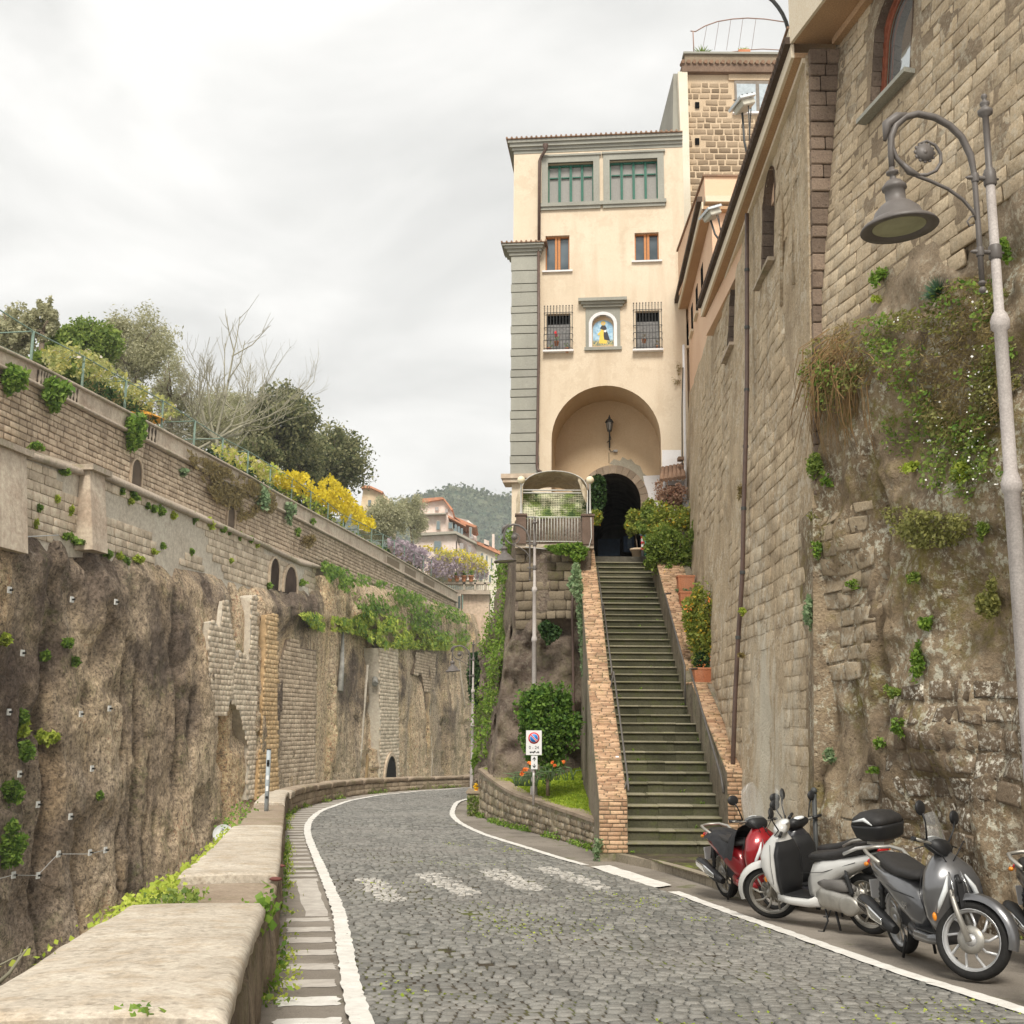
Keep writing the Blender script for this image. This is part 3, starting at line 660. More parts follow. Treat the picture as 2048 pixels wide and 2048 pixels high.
def niche(a, b, c, d, off, parent, mat=hole_m):
    prof = arch_hole(a, b, c, d, off, parent)
    # a hood that stands proud of the wall with a flat back coloured dark as its shade
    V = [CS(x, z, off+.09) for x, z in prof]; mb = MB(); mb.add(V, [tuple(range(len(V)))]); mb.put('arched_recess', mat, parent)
    s0, s1 = prof[0][0], prof[-1][0]; cx = (s0+s1)/2; cz = prof[1][1]
    q = [((x-cx)*1.22+cx, (z-cz)*1.15+cz if z > cz else z) for x, z in prof]
    V = [CS(x, z, off+.085) for x, z in prof]+[CS(x, z, off+.16) for x, z in prof]+[CS(x, z, off+.16) for x, z in q]+[CS(x, z, off-.02) for x, z in q]; n = len(prof)
    Fs = [(k*n+i, k*n+i+1, (k+1)*n+i+1, (k+1)*n+i) for k in range(3) for i in range(n-1)]
    MB().add(V, Fs).put('arch_surround', tuff_far, parent, rnd=.6)
for q in nich: niche(*q, 0, ter)

# lower tier: paler masonry standing a little forward
L2 = [(-60, 884), (0, 897), (26, 897), (165, 942), (191, 942), (400, 1033), (500, 1075), (600, 1124), (640, 1132)]
L3 = [(-60, 1056), (0, 1062), (60, 1062), (115, 1068), (181, 1070), (190, 1088), (259, 1106), (388, 1132), (500, 1168), (530, 1176), (600, 1190), (640, 1180)]
OB = 1.6
f2, f3 = lin(L2, OB), lin(L3, OB); s0_, s1_ = sz(-40, 900, OB)[0], sz(632, 1130, OB)[0]
low = thing('buttress_wall', CS(60., 0., OB), 'lower tier of pale patched masonry standing on the rock, with two arched openings', 'wall')
ss = np.linspace(s0_, s1_, 120)
strip('wall_body', ss, f3(ss)-1.2, f2(ss), OB-.03, mortar_pale, low, 8, .03, .6)
s_ = ss; A = CS(s_, f2(s_)-.28, np.full_like(s_, OB+.3)); B = CS(s_, f2(s_)+.0, np.full_like(s_, OB+.3)); C_ = CS(s_, fL(s_)+.15, np.full_like(s_, -.1)); D_ = CS(s_, f2(s_)-.3, np.full_like(s_, OB))
put('ledge', grid_mesh('ledge', np.stack([D_, A, B, C_], 1), ledge_m, False), low)
cells = block_cells(s0_, s1_, f3(ss).min()-.6, f2(ss).max(), .46, .72, gap=.035, mask=lambda s, z: f3(s)-.25 < z < f2(s)-.4 and vnoise(np.array([s*.25, z*.5, 3.]), 9) < .42)
emit_blocks(block_verts(lambda a_, b_, o_: CS(a_, b_, o_+OB), *cells, depth=.03, back=.03, inset=.02, jit=.012, djit=.5), tuff_pale, low, 'stone', 300)
# piers
for a, b, top, bot, pr in ((-40, 27, 897, 1062, .7), (160, 191, 940, 1075, .55)):
    q = [cl(a, bot, OB), cl(b, bot, OB), cl(b, top, OB), cl(a, top, OB)]; sa, sb = sz(a, top, OB)[0], sz(b, top, OB)[0]
    zt = f2((sa+sb)/2)
    V = [CS(s, z, o) for z, ex in ((f3(sa)-.8, 1.0), (zt-.1, 0.)) for s, o in ((sa, OB), (sb, OB), (sb, OB+pr+ex*.5), (sa, OB+pr+ex*.5))]
    MB().hexa([V[i] for i in (0, 1, 2, 3, 4, 5, 6, 7)]).put('pier', plaster_far, low)
    c = block_cells(0, 1, f3(sa)-.3, zt-.3, .48, .5, gap=.03)
    MB().box(CS((sa+sb)/2, zt, OB+pr/2), (1.2, sb-sa+.5, .3), rz=-math.atan(.16)).put('pier_cap', ledge_m, low)
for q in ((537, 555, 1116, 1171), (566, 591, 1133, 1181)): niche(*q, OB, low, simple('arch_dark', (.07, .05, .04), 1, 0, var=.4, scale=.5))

# the rock itself -----------------------------------------------------
def rock():
    us = np.linspace(-260, 1010, 460); vs = np.linspace(0, 1, 190); P = np.zeros((len(us), len(vs), 3))
    topv = np.interp(us, [-260, 60, 181, 259, 500, 560, 640, 700, 800, 880, 925, 1010], [985, 1060, 1074, 1104, 1166, 1172, 1150, 1160, 1185, 1210, 1225, 1240])
    for i, u in enumerate(us):
        s, zt = sz(u, topv[i], .8); zb = -16-.08*(s-60)
        z = zt+(zb-zt)*vs; P[i] = CS(np.full_like(z, s), z, np.full_like(z, .8))
    s = (P-C0)@CT; z = P[..., 2]; q = np.stack([s, z, 0*s], -1)
    big = fbm(q*np.array([.045, .03, 1]), 3, 31)*1.2; vert = fbm(q*np.array([.16, .035, 1]), 4, 41); rid = (1-np.abs(vert))*1.0
    med = fbm(q*np.array([.38, .22, 1]), 4, 51)*.20; cave = fbm(q*np.array([.30, .17, 1]), 3, 61)
    fine = fbm(q*1.3, 4, 71)*.13; fine -= np.clip(fbm(q*np.array([.9, .6, 1]), 3, 91)-.5, 0, 1)*.7
    panel = _hash(np.floor((s+2.2*fbm(np.stack([z*.09, s*.03, 0*s], -1), 3, 15))/6.5).astype(np.int64), np.zeros(s.shape, np.int64), np.zeros(s.shape, np.int64), 5); med = med+_hash(np.floor((s+1.1*fbm(q*np.array([.2, .2, 1]), 3, 16))/2.1).astype(np.int64), np.floor((z+1.3*fbm(q*np.array([.2, .15, 1]), 3, 17))/4.5).astype(np.int64), np.zeros(s.shape, np.int64), 6)*.45
    o = .5+big*.5+rid*.45+panel*1.5+med*.9+fine-np.clip(cave-.5, 0, 1)*2.6
    # the near left part leans out and is knobblier
    nr = np.clip((84-s)/20, 0, 1); o += nr*(fbm(q*np.array([.28, .28, 1]), 5, 81)*.65+.4)
    # green bank: the top part of the right half slopes back
    fade = np.clip(vs/.06, 0, 1)[None]**.7; o = o*fade
    bank = np.interp(us, [560, 620, 700, 900, 940], [0, 1, 1, 1, 0.])[:, None]*np.clip((.30-vs)/.30, 0, 1)[None]; o = o-bank*.6
    slope = np.clip(vs-.10, 0, .8)[None]*2.0; o = o+slope
    o = .7+(o-.7)*(.55-.3*((us > 497) & (us < 642))[:, None]*np.clip((vs-.08)*20, 0, 1)[None])
    # long vertical clefts
    for cu in (70, 133, 205, 235, 262, 322, 352, 430, 470, 600, 690, 720, 830, 880):
        cs_ = np.interp(cu, us, s[:, 40]); w = .22+.12*math.sin(cu); dx = s-cs_-.5*fbm(np.stack([z*.15, z*0+cu, z*0], -1), 3, 5); m_ = np.exp(-(dx/w)**2)*np.clip(fbm(np.stack([z*.12, z*0+cu*1.7, z*0], -1), 2, 6)*2+.5, 0, 1); o -= m_*1.4
    P2 = P+CN*o[..., None]; return P2, s, z, o
RP, Rs, Rz, Ro = rock()
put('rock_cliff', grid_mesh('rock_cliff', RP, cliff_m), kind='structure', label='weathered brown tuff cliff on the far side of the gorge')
def rock_off(s, z):
    i = np.argmin(np.abs(Rs[:, 60]-s)); j = np.argmin(np.abs(Rz[i]-z)); return Ro[i, j]+.8
def on_rock(u, v, e=.1):
    o = 1.5
    for _ in range(4): s, z = sz(u, v, o); o = rock_off(s, z)
    return cl(u, v, o+e)
# masonry repairs set into the rock: (px polygon, offset, mortar, block material, name)
def repair(poly, off, bm, mm, label, bh=.34, bw=.6, thick=1.5):
    off = float(np.percentile([rock_off(*sz(u, v, 2.5)) for u, v in poly], 95))+.0
    q = [sz(u, v, off) for u, v in poly]; xs = [a for a, b in q]; zs = [b for a, b in q]
    r = thing('masonry_repair', CS(np.mean(xs), min(zs), off), label, 'masonry', 'masonry patches in the far cliff')
    n = len(q); V = [CS(s, z, off) for s, z in q]+[CS(s, z, off-thick) for s, z in q]
    mb = MB(); mb.add(V, [tuple(range(n)), tuple(range(2*n-1, n-1, -1))]+[(i, n+i, n+(i+1) % n, (i+1) % n) for i in range(n)]); mb.put('backing', mm, r)
    c = block_cells(min(xs), max(xs), min(zs), max(zs), bh, bw, gap=.04, wj=.25, mask=lambda s, z: bool(inpoly(np.array(s), np.array(z), q)))
    emit_blocks(block_verts(lambda a, b, o: CS(a, b, o+off), *c, depth=.05, back=.02, inset=.02, jit=.02), bm, r, 'stone', 60)
repair([(419, 1432), (418, 1245), (428, 1242), (440, 1255), (446, 1203), (458, 1200), (462, 1250), (470, 1300), (466, 1378), (454, 1430)], 4.6, tuff_pale, mortar_pale, 'narrow pale masonry repair set high in the ochre rock left of centre')
repair([(462, 1330), (480, 1300), (498, 1322), (503, 1195), (514, 1190), (512, 1595), (494, 1600), (496, 1490), (478, 1420), (462, 1400)], 5.0, tuff_pale, mortar_pale, 'pale ragged pillar of blocks running down to the foot of the gorge')
repair([(514, 1600), (524, 1430), (530, 1330), (534, 1230), (554, 1228), (556, 1600)], 5.6, tuff_gold, tuff_gold, 'sunlit-gold block face at the corner beside the big masonry pier')  # gold colour carries the sunlight on this side of the pier
repair([(556, 1600), (558, 1330), (572, 1290), (574, 1279), (594, 1279), (600, 1296), (632, 1300), (630, 1600)], 5.2, tuff_far, mortar_far, 'big square masonry pier below the two arches')
repair([(762, 1600), (758, 1296), (796, 1298), (798, 1600)], 4.8, tuff_pale, mortar_pale, 'tall pale masonry pilaster with a small arch at its foot')
repair([(828, 1348), (832, 1304), (872, 1306), (868, 1382), (848, 1384), (844, 1350)], 4.8, tuff_far, mortar_far, 'square block patch high in the right part of the cliff')
_fo = float(rock_off(*sz(778, 1530, 2.5)))+.2
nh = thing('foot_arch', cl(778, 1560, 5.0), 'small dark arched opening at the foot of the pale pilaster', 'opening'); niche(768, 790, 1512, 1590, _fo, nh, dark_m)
# pale vertical ribs and grey netting sleeves on the rock
for pts, r_, m_ in (([(735, 1330), (728, 1420), (722, 1500), (716, 1560)], .12, mortar_pale), ([(862, 1330), (860, 1430), (864, 1520), (862, 1560)], .09, mortar_pale), ([(918, 1320), (928, 1400), (936, 1480)], .08, mortar_pale), ([(744, 1380), (738, 1450), (730, 1560)], .25, tuff_gold)):
    MB().tube([on_rock(u, v, .0) for u, v in pts], r_, 6).put('mortar_rib', m_, label='pale mortar rib running down the rock at %s' % {735: 'the left of the netted hollow', 862: 'the right part of the cliff', 918: 'the far corner by the lamp', 744: 'the golden seam'}[pts[0][0]], cat='mortar rib')
net_m = simple('grey_mesh', (.30, .29, .26), .9, var=.3, scale=2)
for pts, lab in (([(686, 1255), (684, 1330), (680, 1383)], 'grey drape of netting hanging left of the hollow'), ([(744, 1265), (750, 1330), (750, 1368)], 'grey drape of netting hanging right of the hollow')):
    MB().tube([on_rock(u, v, .3) for u, v in pts], [.10, .22, .30], 7).put('rock_netting', net_m, label=lab, cat='netting')
# anchor plates and their cable
ORD = ['leftmost', 'second from the left', 'third from the left']+[w+' from the left' for w in ('fourth fifth sixth seventh eighth ninth tenth eleventh twelfth thirteenth fourteenth fifteenth sixteenth seventeenth eighteenth nineteenth twentieth'.split())]
def nth(k, n, what, where): return (what+' '+where+', '+(ORD[k] if k < 20 else ORD[n-1-k].replace('left', 'right') if n-1-k > 0 else 'rightmost')).replace('rightmost', 'the rightmost')
steel = simple('galvanised', (.55, .55, .53), .5, .5, var=.1)
anc = [(18, 1180), (75, 1219), (143, 1199), (231, 1204), (44, 1306), (98, 1334), (17, 1424), (161, 1428), (218, 1417), (105, 1540), (183, 1537), (38, 1548), (75, 1609), (140, 1633), (116, 1708), (26, 1750), (75, 1751), (179, 1705), (210, 1700)]
for k, (u, v) in enumerate(sorted(anc)):
    p = on_rock(u, v, .25); t = thing('anchor_plate', p, nth(k, 19, 'small square white anchor plate', 'on the dark cliff'), 'anchor plate', 'anchor plates on the cliff')
    mb = MB(); w = .30; a = np.array(CT)*w/2; b = np.array([0, 0, w/2.])
    n = CN*.05; V = [p-a-b, p+a-b, p+a+b, p-a+b]; mb.hexa([p-a-b, p+a-b, p+a-b+n, p-a-b+n, p-a+b, p+a+b, p+a+b+n, p-a+b+n]); mb.put('plate', simple('plate_white', (.68, .67, .63), .6) if k == 0 else MATS['plate_white'], t)
    MB().tube([p+n, p+n*4], .05, 6).put('bolt', dark_m, t)
MB().tube([on_rock(u, v, .4) for u, v in ((-20, 1762), (26, 1750), (75, 1751), (116, 1708), (179, 1708), (210, 1700))], .014, 5).put('steel_cable', steel, label='thin steel cable strung between the lowest anchor plates', cat='cable')
MB().tube([on_rock(u, v, .5) for u, v in ((-20, 1072), (60, 1073), (118, 1070))], .03, 5).put('steel_cable', steel, label='thin white cable stretched under the left pier', cat='cable')
# the gorge floor, far below
gp = np.zeros((2, 2, 3)); gp[0, 0] = (-60, -30, -16); gp[1, 0] = (14, -30, -16); gp[0, 1] = (-40, 260, -19); gp[1, 1] = (40, 260, -19)
gp = np.array([[[-60+110*i/8, -30+290*j/16, -16.-j*.2] for j in range(17)] for i in range(9)])
put('gorge_floor', grid_mesh('gorge_floor', gp, stone('gorge_ground', (.10, .09, .05), (.16, .14, .08), None, fine=1, big=.1, rnd=0, moss=.8, moss_s=.1)), kind='structure')

# ------------------------------------------------------------------ greenery on the cliff
def scatter(poly, n, off, jo=.3, rockfix=False):
    xs = [p[0] for p in poly]; ys = [p[1] for p in poly]; out = []
    U_ = rng.uniform(min(xs), max(xs), n*3); V_ = rng.uniform(min(ys), max(ys), n*3); ok = inpoly(U_, V_, poly)
    U_, V_ = U_[ok][:n], V_[ok][:n]
    keep_ = vnoise(np.stack([U_*.055, V_*.055, U_*0], -1), 4)+.5*vnoise(np.stack([U_*.17, V_*.17, U_*0], -1), 5) > rng.uniform(-.6, .35, len(U_)); U_, V_ = U_[keep_], V_[keep_]
    for u, v in zip(U_, V_):
        o = off
        if rockfix: s, z = sz(u, v, 2); o = rock_off(s, z)+.15; s, z = sz(u, v, o); o = rock_off(s, z)+.15
        out.append(cl(u, v, o+jo*rng.random()))
    return np.array(out)
curt = [(636, 1130), (655, 1128), (700, 1140), (742, 1155), (804, 1175), (870, 1200), (925, 1222), (942, 1240), (942, 1290), (880, 1280), (800, 1255), (740, 1232), (716, 1216), (700, 1190), (660, 1165)]
bank = [(600, 1228), (640, 1228), (700, 1240), (740, 1222), (800, 1240), (880, 1268), (944, 1285), (942, 1300), (890, 1300), (800, 1296), (770, 1298), (745, 1285), (720, 1270), (690, 1262), (650, 1262), (625, 1255)]
leaf_obj('ivy_curtain', scatter(curt, 8500, 1.9, 1.2), .42, g_ivy, N=CN+np.array([0, 0, .4]), rnd=None, kind='stuff', label='green ivy curtain hanging below the terrace wall')
Pb = scatter(bank, 15000, 2, .8, True); leaf_obj('grass_bank', Pb, .5, g_lime, N=CN+np.array([0, 0, .6]), asp=.35, kind='stuff')
Pb2 = scatter(bank, 1800, 2, 1.2, True); leaf_obj('creeper_bank', Pb2, .45, g_ivy, N=CN, kind='stuff')
leaf_obj('ivy_tuft', scatter([(634, 1130), (650, 1122), (690, 1140), (700, 1165), (682, 1180), (655, 1150)], 900, .5, .8), .35, g_ivy, N=CN, kind='stuff')
leaf_obj('hanging_creeper', scatter([(372, 898), (388, 905), (440, 930), (500, 958), (548, 985), (556, 1010), (545, 1028), (520, 1020), (505, 1035), (480, 1045), (462, 1025), (440, 1015), (430, 1000), (400, 950), (378, 920)], 9000, .1, .5), .30, g_brown, N=CN, asp=.3, kind='stuff')
def shrub(c_px, r_px, off, mat, label, n=900, size=.3, cat='shrub', group=None, name='wall_shrub', asp=.6, rd=None):
    c = cl(*c_px, off); k = np.linalg.norm(c)/FPX; r = np.array([r_px[0]*k*1.0, r_px[0]*k*1.0, r_px[1]*k]); c = c+CN*r[1]*.35
    t = thing(name, c-np.array([0, 0, r[2]]), label, cat, group)
    leaf_obj('foliage', blob_pts(c, r, n, .35, 12, .5), size, mat, t, asp=asp); return t
GS = 'shrubs growing out of the terrace wall'
shrub((18, 758), (22, 34), .2, g_ivy, 'bright green bush on the terrace wall at the far left edge', 1500, .34, group=GS)
shrub((98, 785), (25, 30), .2, g_ivy, 'bright green bush below the first stretch of balusters', 1500, .34, group=GS)
shrub((263, 864), (22, 32), .2, g_ivy, 'bright green bush growing on the terrace wall above the small arched recess', 1600, .34, group=GS)
shrub((523, 1000), (15, 28), .4, g_gry, 'grey-green bush hanging beside the brown creeper', 700, .36, group=GS)
shrub((577, 1025), (11, 26), .4, g_gry, 'narrow green plant trailing from the terrace wall right of the creeper', 450, .34, group=GS)
shrub((612, 1081), (15, 14), .4, g_brown, 'round dry brown tuft on the terrace wall', 700, .28, asp=.2, group=GS)
shrub((365, 944), (8, 8), .2, g_gry, 'small grey-green tuft left of the brown creeper', 160, .26, group=GS)
shrub((594, 1064), (6, 10), .2, g_ivy, 'tiny green tuft above the dry brown one', 110, .26, group=GS)
shrub((623, 1042), (6, 7), .2, g_ivy, 'tiny tuft on the cornice of the terrace wall', 80, .26, group=GS)
tufts = [(67, 893, 14, 7), (12, 914, 6, 8), (100, 924, 7, 4), (125, 942, 11, 6), (165, 953, 8, 7), (34, 1017, 5, 5), (76, 1016, 5, 6), (112, 998, 5, 6), (140, 1022, 5, 7), (69, 1049, 5, 9), (242, 983, 6, 5), (262, 988, 9, 8), (259, 1002, 5, 5), (270, 995, 9, 6), (293, 1012, 5, 5), (304, 1017, 8, 6), (320, 1020, 9, 9), (345, 1032, 7, 6), (388, 1038, 5, 9), (418, 1048, 10, 13), (441, 1060, 8, 7), (456, 1064, 4, 5), (478, 1072, 5, 9), (498, 1078, 6, 7), (512, 1088, 5, 8), (162, 1061, 9, 6), (130, 1072, 11, 6), (150, 1085, 18, 7), (178, 1088, 14, 8), (205, 1108, 14, 9), (237, 1112, 8, 6), (247, 1122, 12, 9), (270, 1120, 12, 7), (305, 1103, 9, 6), (324, 1092, 5, 5), (382, 1105, 4, 5), (535, 1172, 8, 6), (600, 1166, 12, 6), (460, 1122, 5, 4)]
tufts.sort()
for k, (u, v, a, b) in enumerate(tufts): shrub((u, v), (a, b), OB if v > 935 else .8, g_ivy if k % 3 else g_lime, nth(k, len(tufts), 'small green tuft', 'on the %s half of the pale masonry' % ('upper' if v < 930+(u-0)*.42 else 'lower')), 120+a*b, .26, 'plant', 'small tufts on the pale masonry', 'wall_tuft')
for k, (u, v, a, b) in enumerate(sorted([(10, 1280, 16, 12), (136, 1285, 12, 8), (152, 1321, 7, 7), (92, 1313, 10, 8), (45, 1432, 12, 14), (95, 1474, 22, 14), (52, 1505, 16, 22), (20, 1588, 24, 34), (22, 1655, 14, 14), (15, 1700, 30, 30), (110, 1420, 10, 9), (40, 1460, 22, 20), (200, 1592, 6, 6), (161, 1703, 6, 6)])):
    p = on_rock(u, v, .2); kk = np.linalg.norm(p)/FPX; t = thing('cliff_plant', p, nth(k, 14, '%s green creeper patch' % ('tiny' if a < 9 else 'small' if a < 15 else 'large'), 'on the near rock'), 'plant', 'creepers on the near rock')
    leaf_obj('foliage', blob_pts(p, (a*kk, a*kk*.6, b*kk), 260+a*b, .2, 10, .5), .27, g_ivy if k % 4 else g_lime, t)

# ------------------------------------------------------------------ terrace: trees, pergola
def tree(u, v, rx, ry, back, mat, label, n, size, name='tree', base=None, clumps=26, cs=.34, hollow=.5, barkm=None, cat='tree', asp=.6, group='trees on the terrace', tr=.25, seed=1, trunk=True):
    c = cl(u, v, -back); k = np.linalg.norm(c)/FPX; R3 = np.array([rx*k, rx*k*.9, ry*k])*1.24; n = int(n*2.2); size = size*.8; clumps = int(clumps*2.4); cs = cs*.86; hollow = hollow*.85; zb = fT((cl(u, v)-C0)@CT)-1.2; zb = min(zb, c[2]-R3[2]*1.02)
    t = thing(name, (c[0], c[1], zb), label, cat, group)
    P = blob_pts(c, R3, n, hollow, clumps, cs); leaf_obj('crown', P, size, mat, t, asp=asp)
    if trunk:
        mb = MB(); d = rng.normal(size=(7, 3)); d /= np.linalg.norm(d, axis=1, keepdims=True); limbs(mb, (c[0], c[1], zb), c-np.array([0, 0, R3[2]*.45]), tr, [c+q*R3*.75 for q in d], seed); mb.put('trunk', barkm or bark, t)
    return t
tree(30, 668, 46, 50, 9, g_olive, 'thin grey-green tree at the left edge of the picture', 3000, .28, clumps=34, cs=.22, hollow=.4, seed=2)
tree(88, 640, 26, 42, 7, g_olive, 'slim upright sparse tree beside the left edge tree', 1400, .26, clumps=30, cs=.2, hollow=.4, seed=3)
tree(180, 690, 52, 56, 10, g_shrub, 'rounded yellow-green tree behind the flowering pergola', 4500, .34, clumps=20, cs=.38, seed=4)
tree(275, 700, 76, 74, 12, g_olive, 'big silvery olive tree behind the pergola, tallest of the row', 9000, .34, clumps=34, cs=.3, asp=.3, seed=5)
tree(345, 770, 40, 60, 12, g_olive, 'silvery olive crown joining the big olive tree', 2600, .32, clumps=20, cs=.3, asp=.3, seed=62)
tree(120, 690, 34, 36, 8, g_shrub, 'low yellow-green tree left of the rounded one', 2000, .3, clumps=16, seed=63)
tree(405, 850, 72, 62, 10, g_olive, 'silvery olive tree half hidden behind the bare branches', 5200, .34, clumps=30, cs=.3, asp=.3, seed=6)
tree(462, 815, 62, 40, 17, g_olive, 'pale olive crown behind and right of the bare tree', 3800, .34, clumps=24, cs=.3, asp=.3, seed=61)
tree(556, 850, 74, 68, 9, g_mag, 'tall dark magnolia with glossy leaves, left one of the two', 9500, .46, clumps=34, cs=.33, seed=7)
tree(600, 910, 50, 44, 9, g_mag, 'dark magnolia foliage between the two rounded crowns', 3000, .42, clumps=18, cs=.36, seed=72)
tree(470, 860, 50, 44, 12, g_olive, 'olive-green crown between the bare tree and the magnolia', 3000, .34, clumps=20, cs=.32, asp=.4, seed=73)
tree(520, 910, 40, 34, 7, g_mag, 'low dark magnolia growth below the tall crown', 2600, .42, clumps=16, cs=.36, seed=71)
tree(668, 925, 66, 68, 8, g_mag, 'rounded dark magnolia, right one of the two', 8500, .46, clumps=30, cs=.34, seed=8)
tree(770, 1035, 46, 44, 6, g_olive, 'soft grey olive tree left of the pink house', 5200, .42, clumps=26, cs=.33, asp=.3, seed=9)
tree(822, 1035, 30, 44, 7, g_olive, 'soft grey olive tree touching the pink house', 3600, .42, clumps=20, cs=.33, asp=.3, seed=10)
tree(880, 1222, 20, 14, 3, g_shrub, 'low bush by the corner turret', 500, .4, seed=11, trunk=False, cat='bush', name='bush') if False else None
# bare tree
def bare():
    b = cl(430, 905, -5); t = thing('bare_tree', b, 'leafless spreading tree on the terrace with one tall upright shoot', 'tree', 'trees on the terrace'); mb = MB(); rd = random.Random(5)
    trunk = cl(430, 880, -5); mb.tube([b, trunk], [.34, .28], 7)
    def br(p, q, r, lv):
        p, q = np.array(p), np.array(q); m = (p+q)/2+np.array([0, 0, -.08*np.linalg.norm(q-p)])+rng.normal(size=3)*.04*np.linalg.norm(q-p); mb.tube([p, m, q], [r, r*.75, r*.5], 5 if lv else 6, False)
        if lv < 3:
            L_ = np.linalg.norm(q-p)
            for _ in range(5 if lv < 2 else 4):
                f = rd.uniform(.35, 1); a = p*(1-f)+q*f; d = (q-p)/L_+np.array([rd.uniform(-.9, .9), rd.uniform(-.5, .5), rd.uniform(-.05, .95)]); d /= np.linalg.norm(d); br(a, a+d*L_*rd.uniform(.35, .65), r*.45, lv+1)
    for u, v in ((345, 858), (372, 800), (395, 780), (415, 772), (468, 700), (480, 800), (510, 815), (545, 830), (360, 890), (500, 860)): br(trunk, cl(u, v, -5+rd.uniform(-2, 2)), .13, 0 if (u, v) != (468, 700) else 1)
    mb.put('branches', bark_grey, t)
bare()
# pergola -----------------------------------------------------------
perg = thing('pergola', cl(320, 870, -.8), 'long light pergola of green metal posts and rails above the terrace parapet', 'pergola')
green_metal = simple('green_metal', (.17, .24, .19), .6, .4, var=.15)
posts = [(61, 728, 658), (163, 780, 709), (248, 826, 758), (322, 864, 799), (387, 896, 840), (443, 926, 875), (494, 952, 901), (539, 979, 929), (582, 1001, 955), (620, 1024, 982), (655, 1042, 1006), (686, 1058, 1030), (716, 1073, 1043), (742, 1087, 1057), (765, 1100, 1068), (788, 1112, 1080), (808, 1122, 1092), (827, 1133, 1104), (846, 1143, 1112), (862, 1152, 1120)]
tops = []
for u, a, b in posts:
    p0, p1 = cl(u, a+4, -.35), cl(u-2 if u < 300 else u, b, -.35); p1 = np.array([p0[0], p0[1], p1[2]]); tops.append(p1); MB().tube([p0-np.array([0, 0, .8]), p1], .075, 6).put('post', green_metal, perg)
    q = p1-CN*3.4; MB().tube([q-np.array([0, 0, p1[2]-p0[2]+.8]), q], .06, 5).put('inner_post', green_metal, perg); MB().tube([p1, q], .04, 5).put('cross_bar', green_metal, perg)
p_ = cl(-40, 595, -.35)
MB().tube([np.array([p_[0], p_[1], p_[2]])]+tops, .04, 5).put('outer_rail', green_metal, perg); MB().tube([q-CN*3.4 for q in tops], .04, 5).put('inner_rail', green_metal, perg)
def drape(cx, name, mats_, label, group=None, cat='climber', kind=None, back=(0.2, 3.2)):
    t = thing(name, cl(*cx[0][0], -1.5), label, cat, group)
    for poly, mat, n, size, asp in mats_:
        xs = [p[0] for p in poly]; ys = [p[1] for p in poly]; m = n*3; U_ = rng.uniform(min(xs), max(xs), m); V_ = rng.uniform(min(ys), max(ys), m); ok = inpoly(U_, V_, poly) & (vnoise(np.stack([U_*.09, V_*.09, U_*0], -1), 14) > rng.uniform(-.7, .25, m)); U_, V_ = U_[ok][:n], V_[ok][:n]+rng.normal(size=ok.sum())[:n]*3.5
        P = np.array([cl(u, v, -rng.uniform(*back)) for u, v in zip(U_, V_)]); leaf_obj('foliage', P, size, mat, t, asp=asp)
    return t
A1 = [(84, 700), (130, 690), (180, 705), (235, 735), (280, 765), (335, 800), (370, 830), (330, 835), (250, 800), (190, 760), (120, 745), (88, 735)]
A1b = [(165, 745), (230, 780), (300, 815), (320, 850), (260, 830), (200, 800), (165, 770)]
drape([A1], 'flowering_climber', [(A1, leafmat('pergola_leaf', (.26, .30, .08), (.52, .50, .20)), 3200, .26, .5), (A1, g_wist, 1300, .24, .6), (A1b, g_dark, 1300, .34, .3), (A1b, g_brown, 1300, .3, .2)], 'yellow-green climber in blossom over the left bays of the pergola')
A2 = [(422, 890), (450, 893), (500, 915), (560, 940), (575, 955), (540, 968), (500, 950), (450, 925), (428, 905)]
A2b = [(430, 905), (500, 945), (545, 970), (560, 990), (500, 965), (440, 925)]
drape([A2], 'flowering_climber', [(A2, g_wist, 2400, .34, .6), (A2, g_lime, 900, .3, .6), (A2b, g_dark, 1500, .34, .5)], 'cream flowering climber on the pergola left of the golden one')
A3 = [(545, 950), (600, 945), (640, 960), (665, 957), (700, 990), (715, 1010), (745, 1035), (752, 1048), (735, 1060), (700, 1050), (680, 1040), (640, 1005), (590, 985), (550, 970)]
A3b = [(555, 975), (600, 985), (640, 1010), (680, 1040), (690, 1056), (650, 1040), (600, 1010), (560, 992)]
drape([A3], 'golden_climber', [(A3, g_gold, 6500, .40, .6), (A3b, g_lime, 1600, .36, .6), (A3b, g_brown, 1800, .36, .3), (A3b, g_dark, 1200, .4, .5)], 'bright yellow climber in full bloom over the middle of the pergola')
A4 = [(775, 1085), (800, 1082), (840, 1100), (880, 1110), (920, 1112), (960, 1122), (978, 1142), (970, 1156), (930, 1152), (900, 1152), (870, 1148), (830, 1128), (790, 1110)]
drape([A4], 'wisteria', [(A4, g_mauve, 5200, .46, .6), ([(x, y-8) for x, y in A4[3:9]]+[(930, 1130), (860, 1112)], g_wist, 1800, .46, .6), ([(x, y-10) for x, y in A4[2:8]]+[(900, 1118)], g_gold, 1300, .42, .6), ([(x, y+10) for x, y in A4], g_brown, 1700, .4, .25)], 'mauve and yellow wisteria over the right end of the pergola, before the pink house')
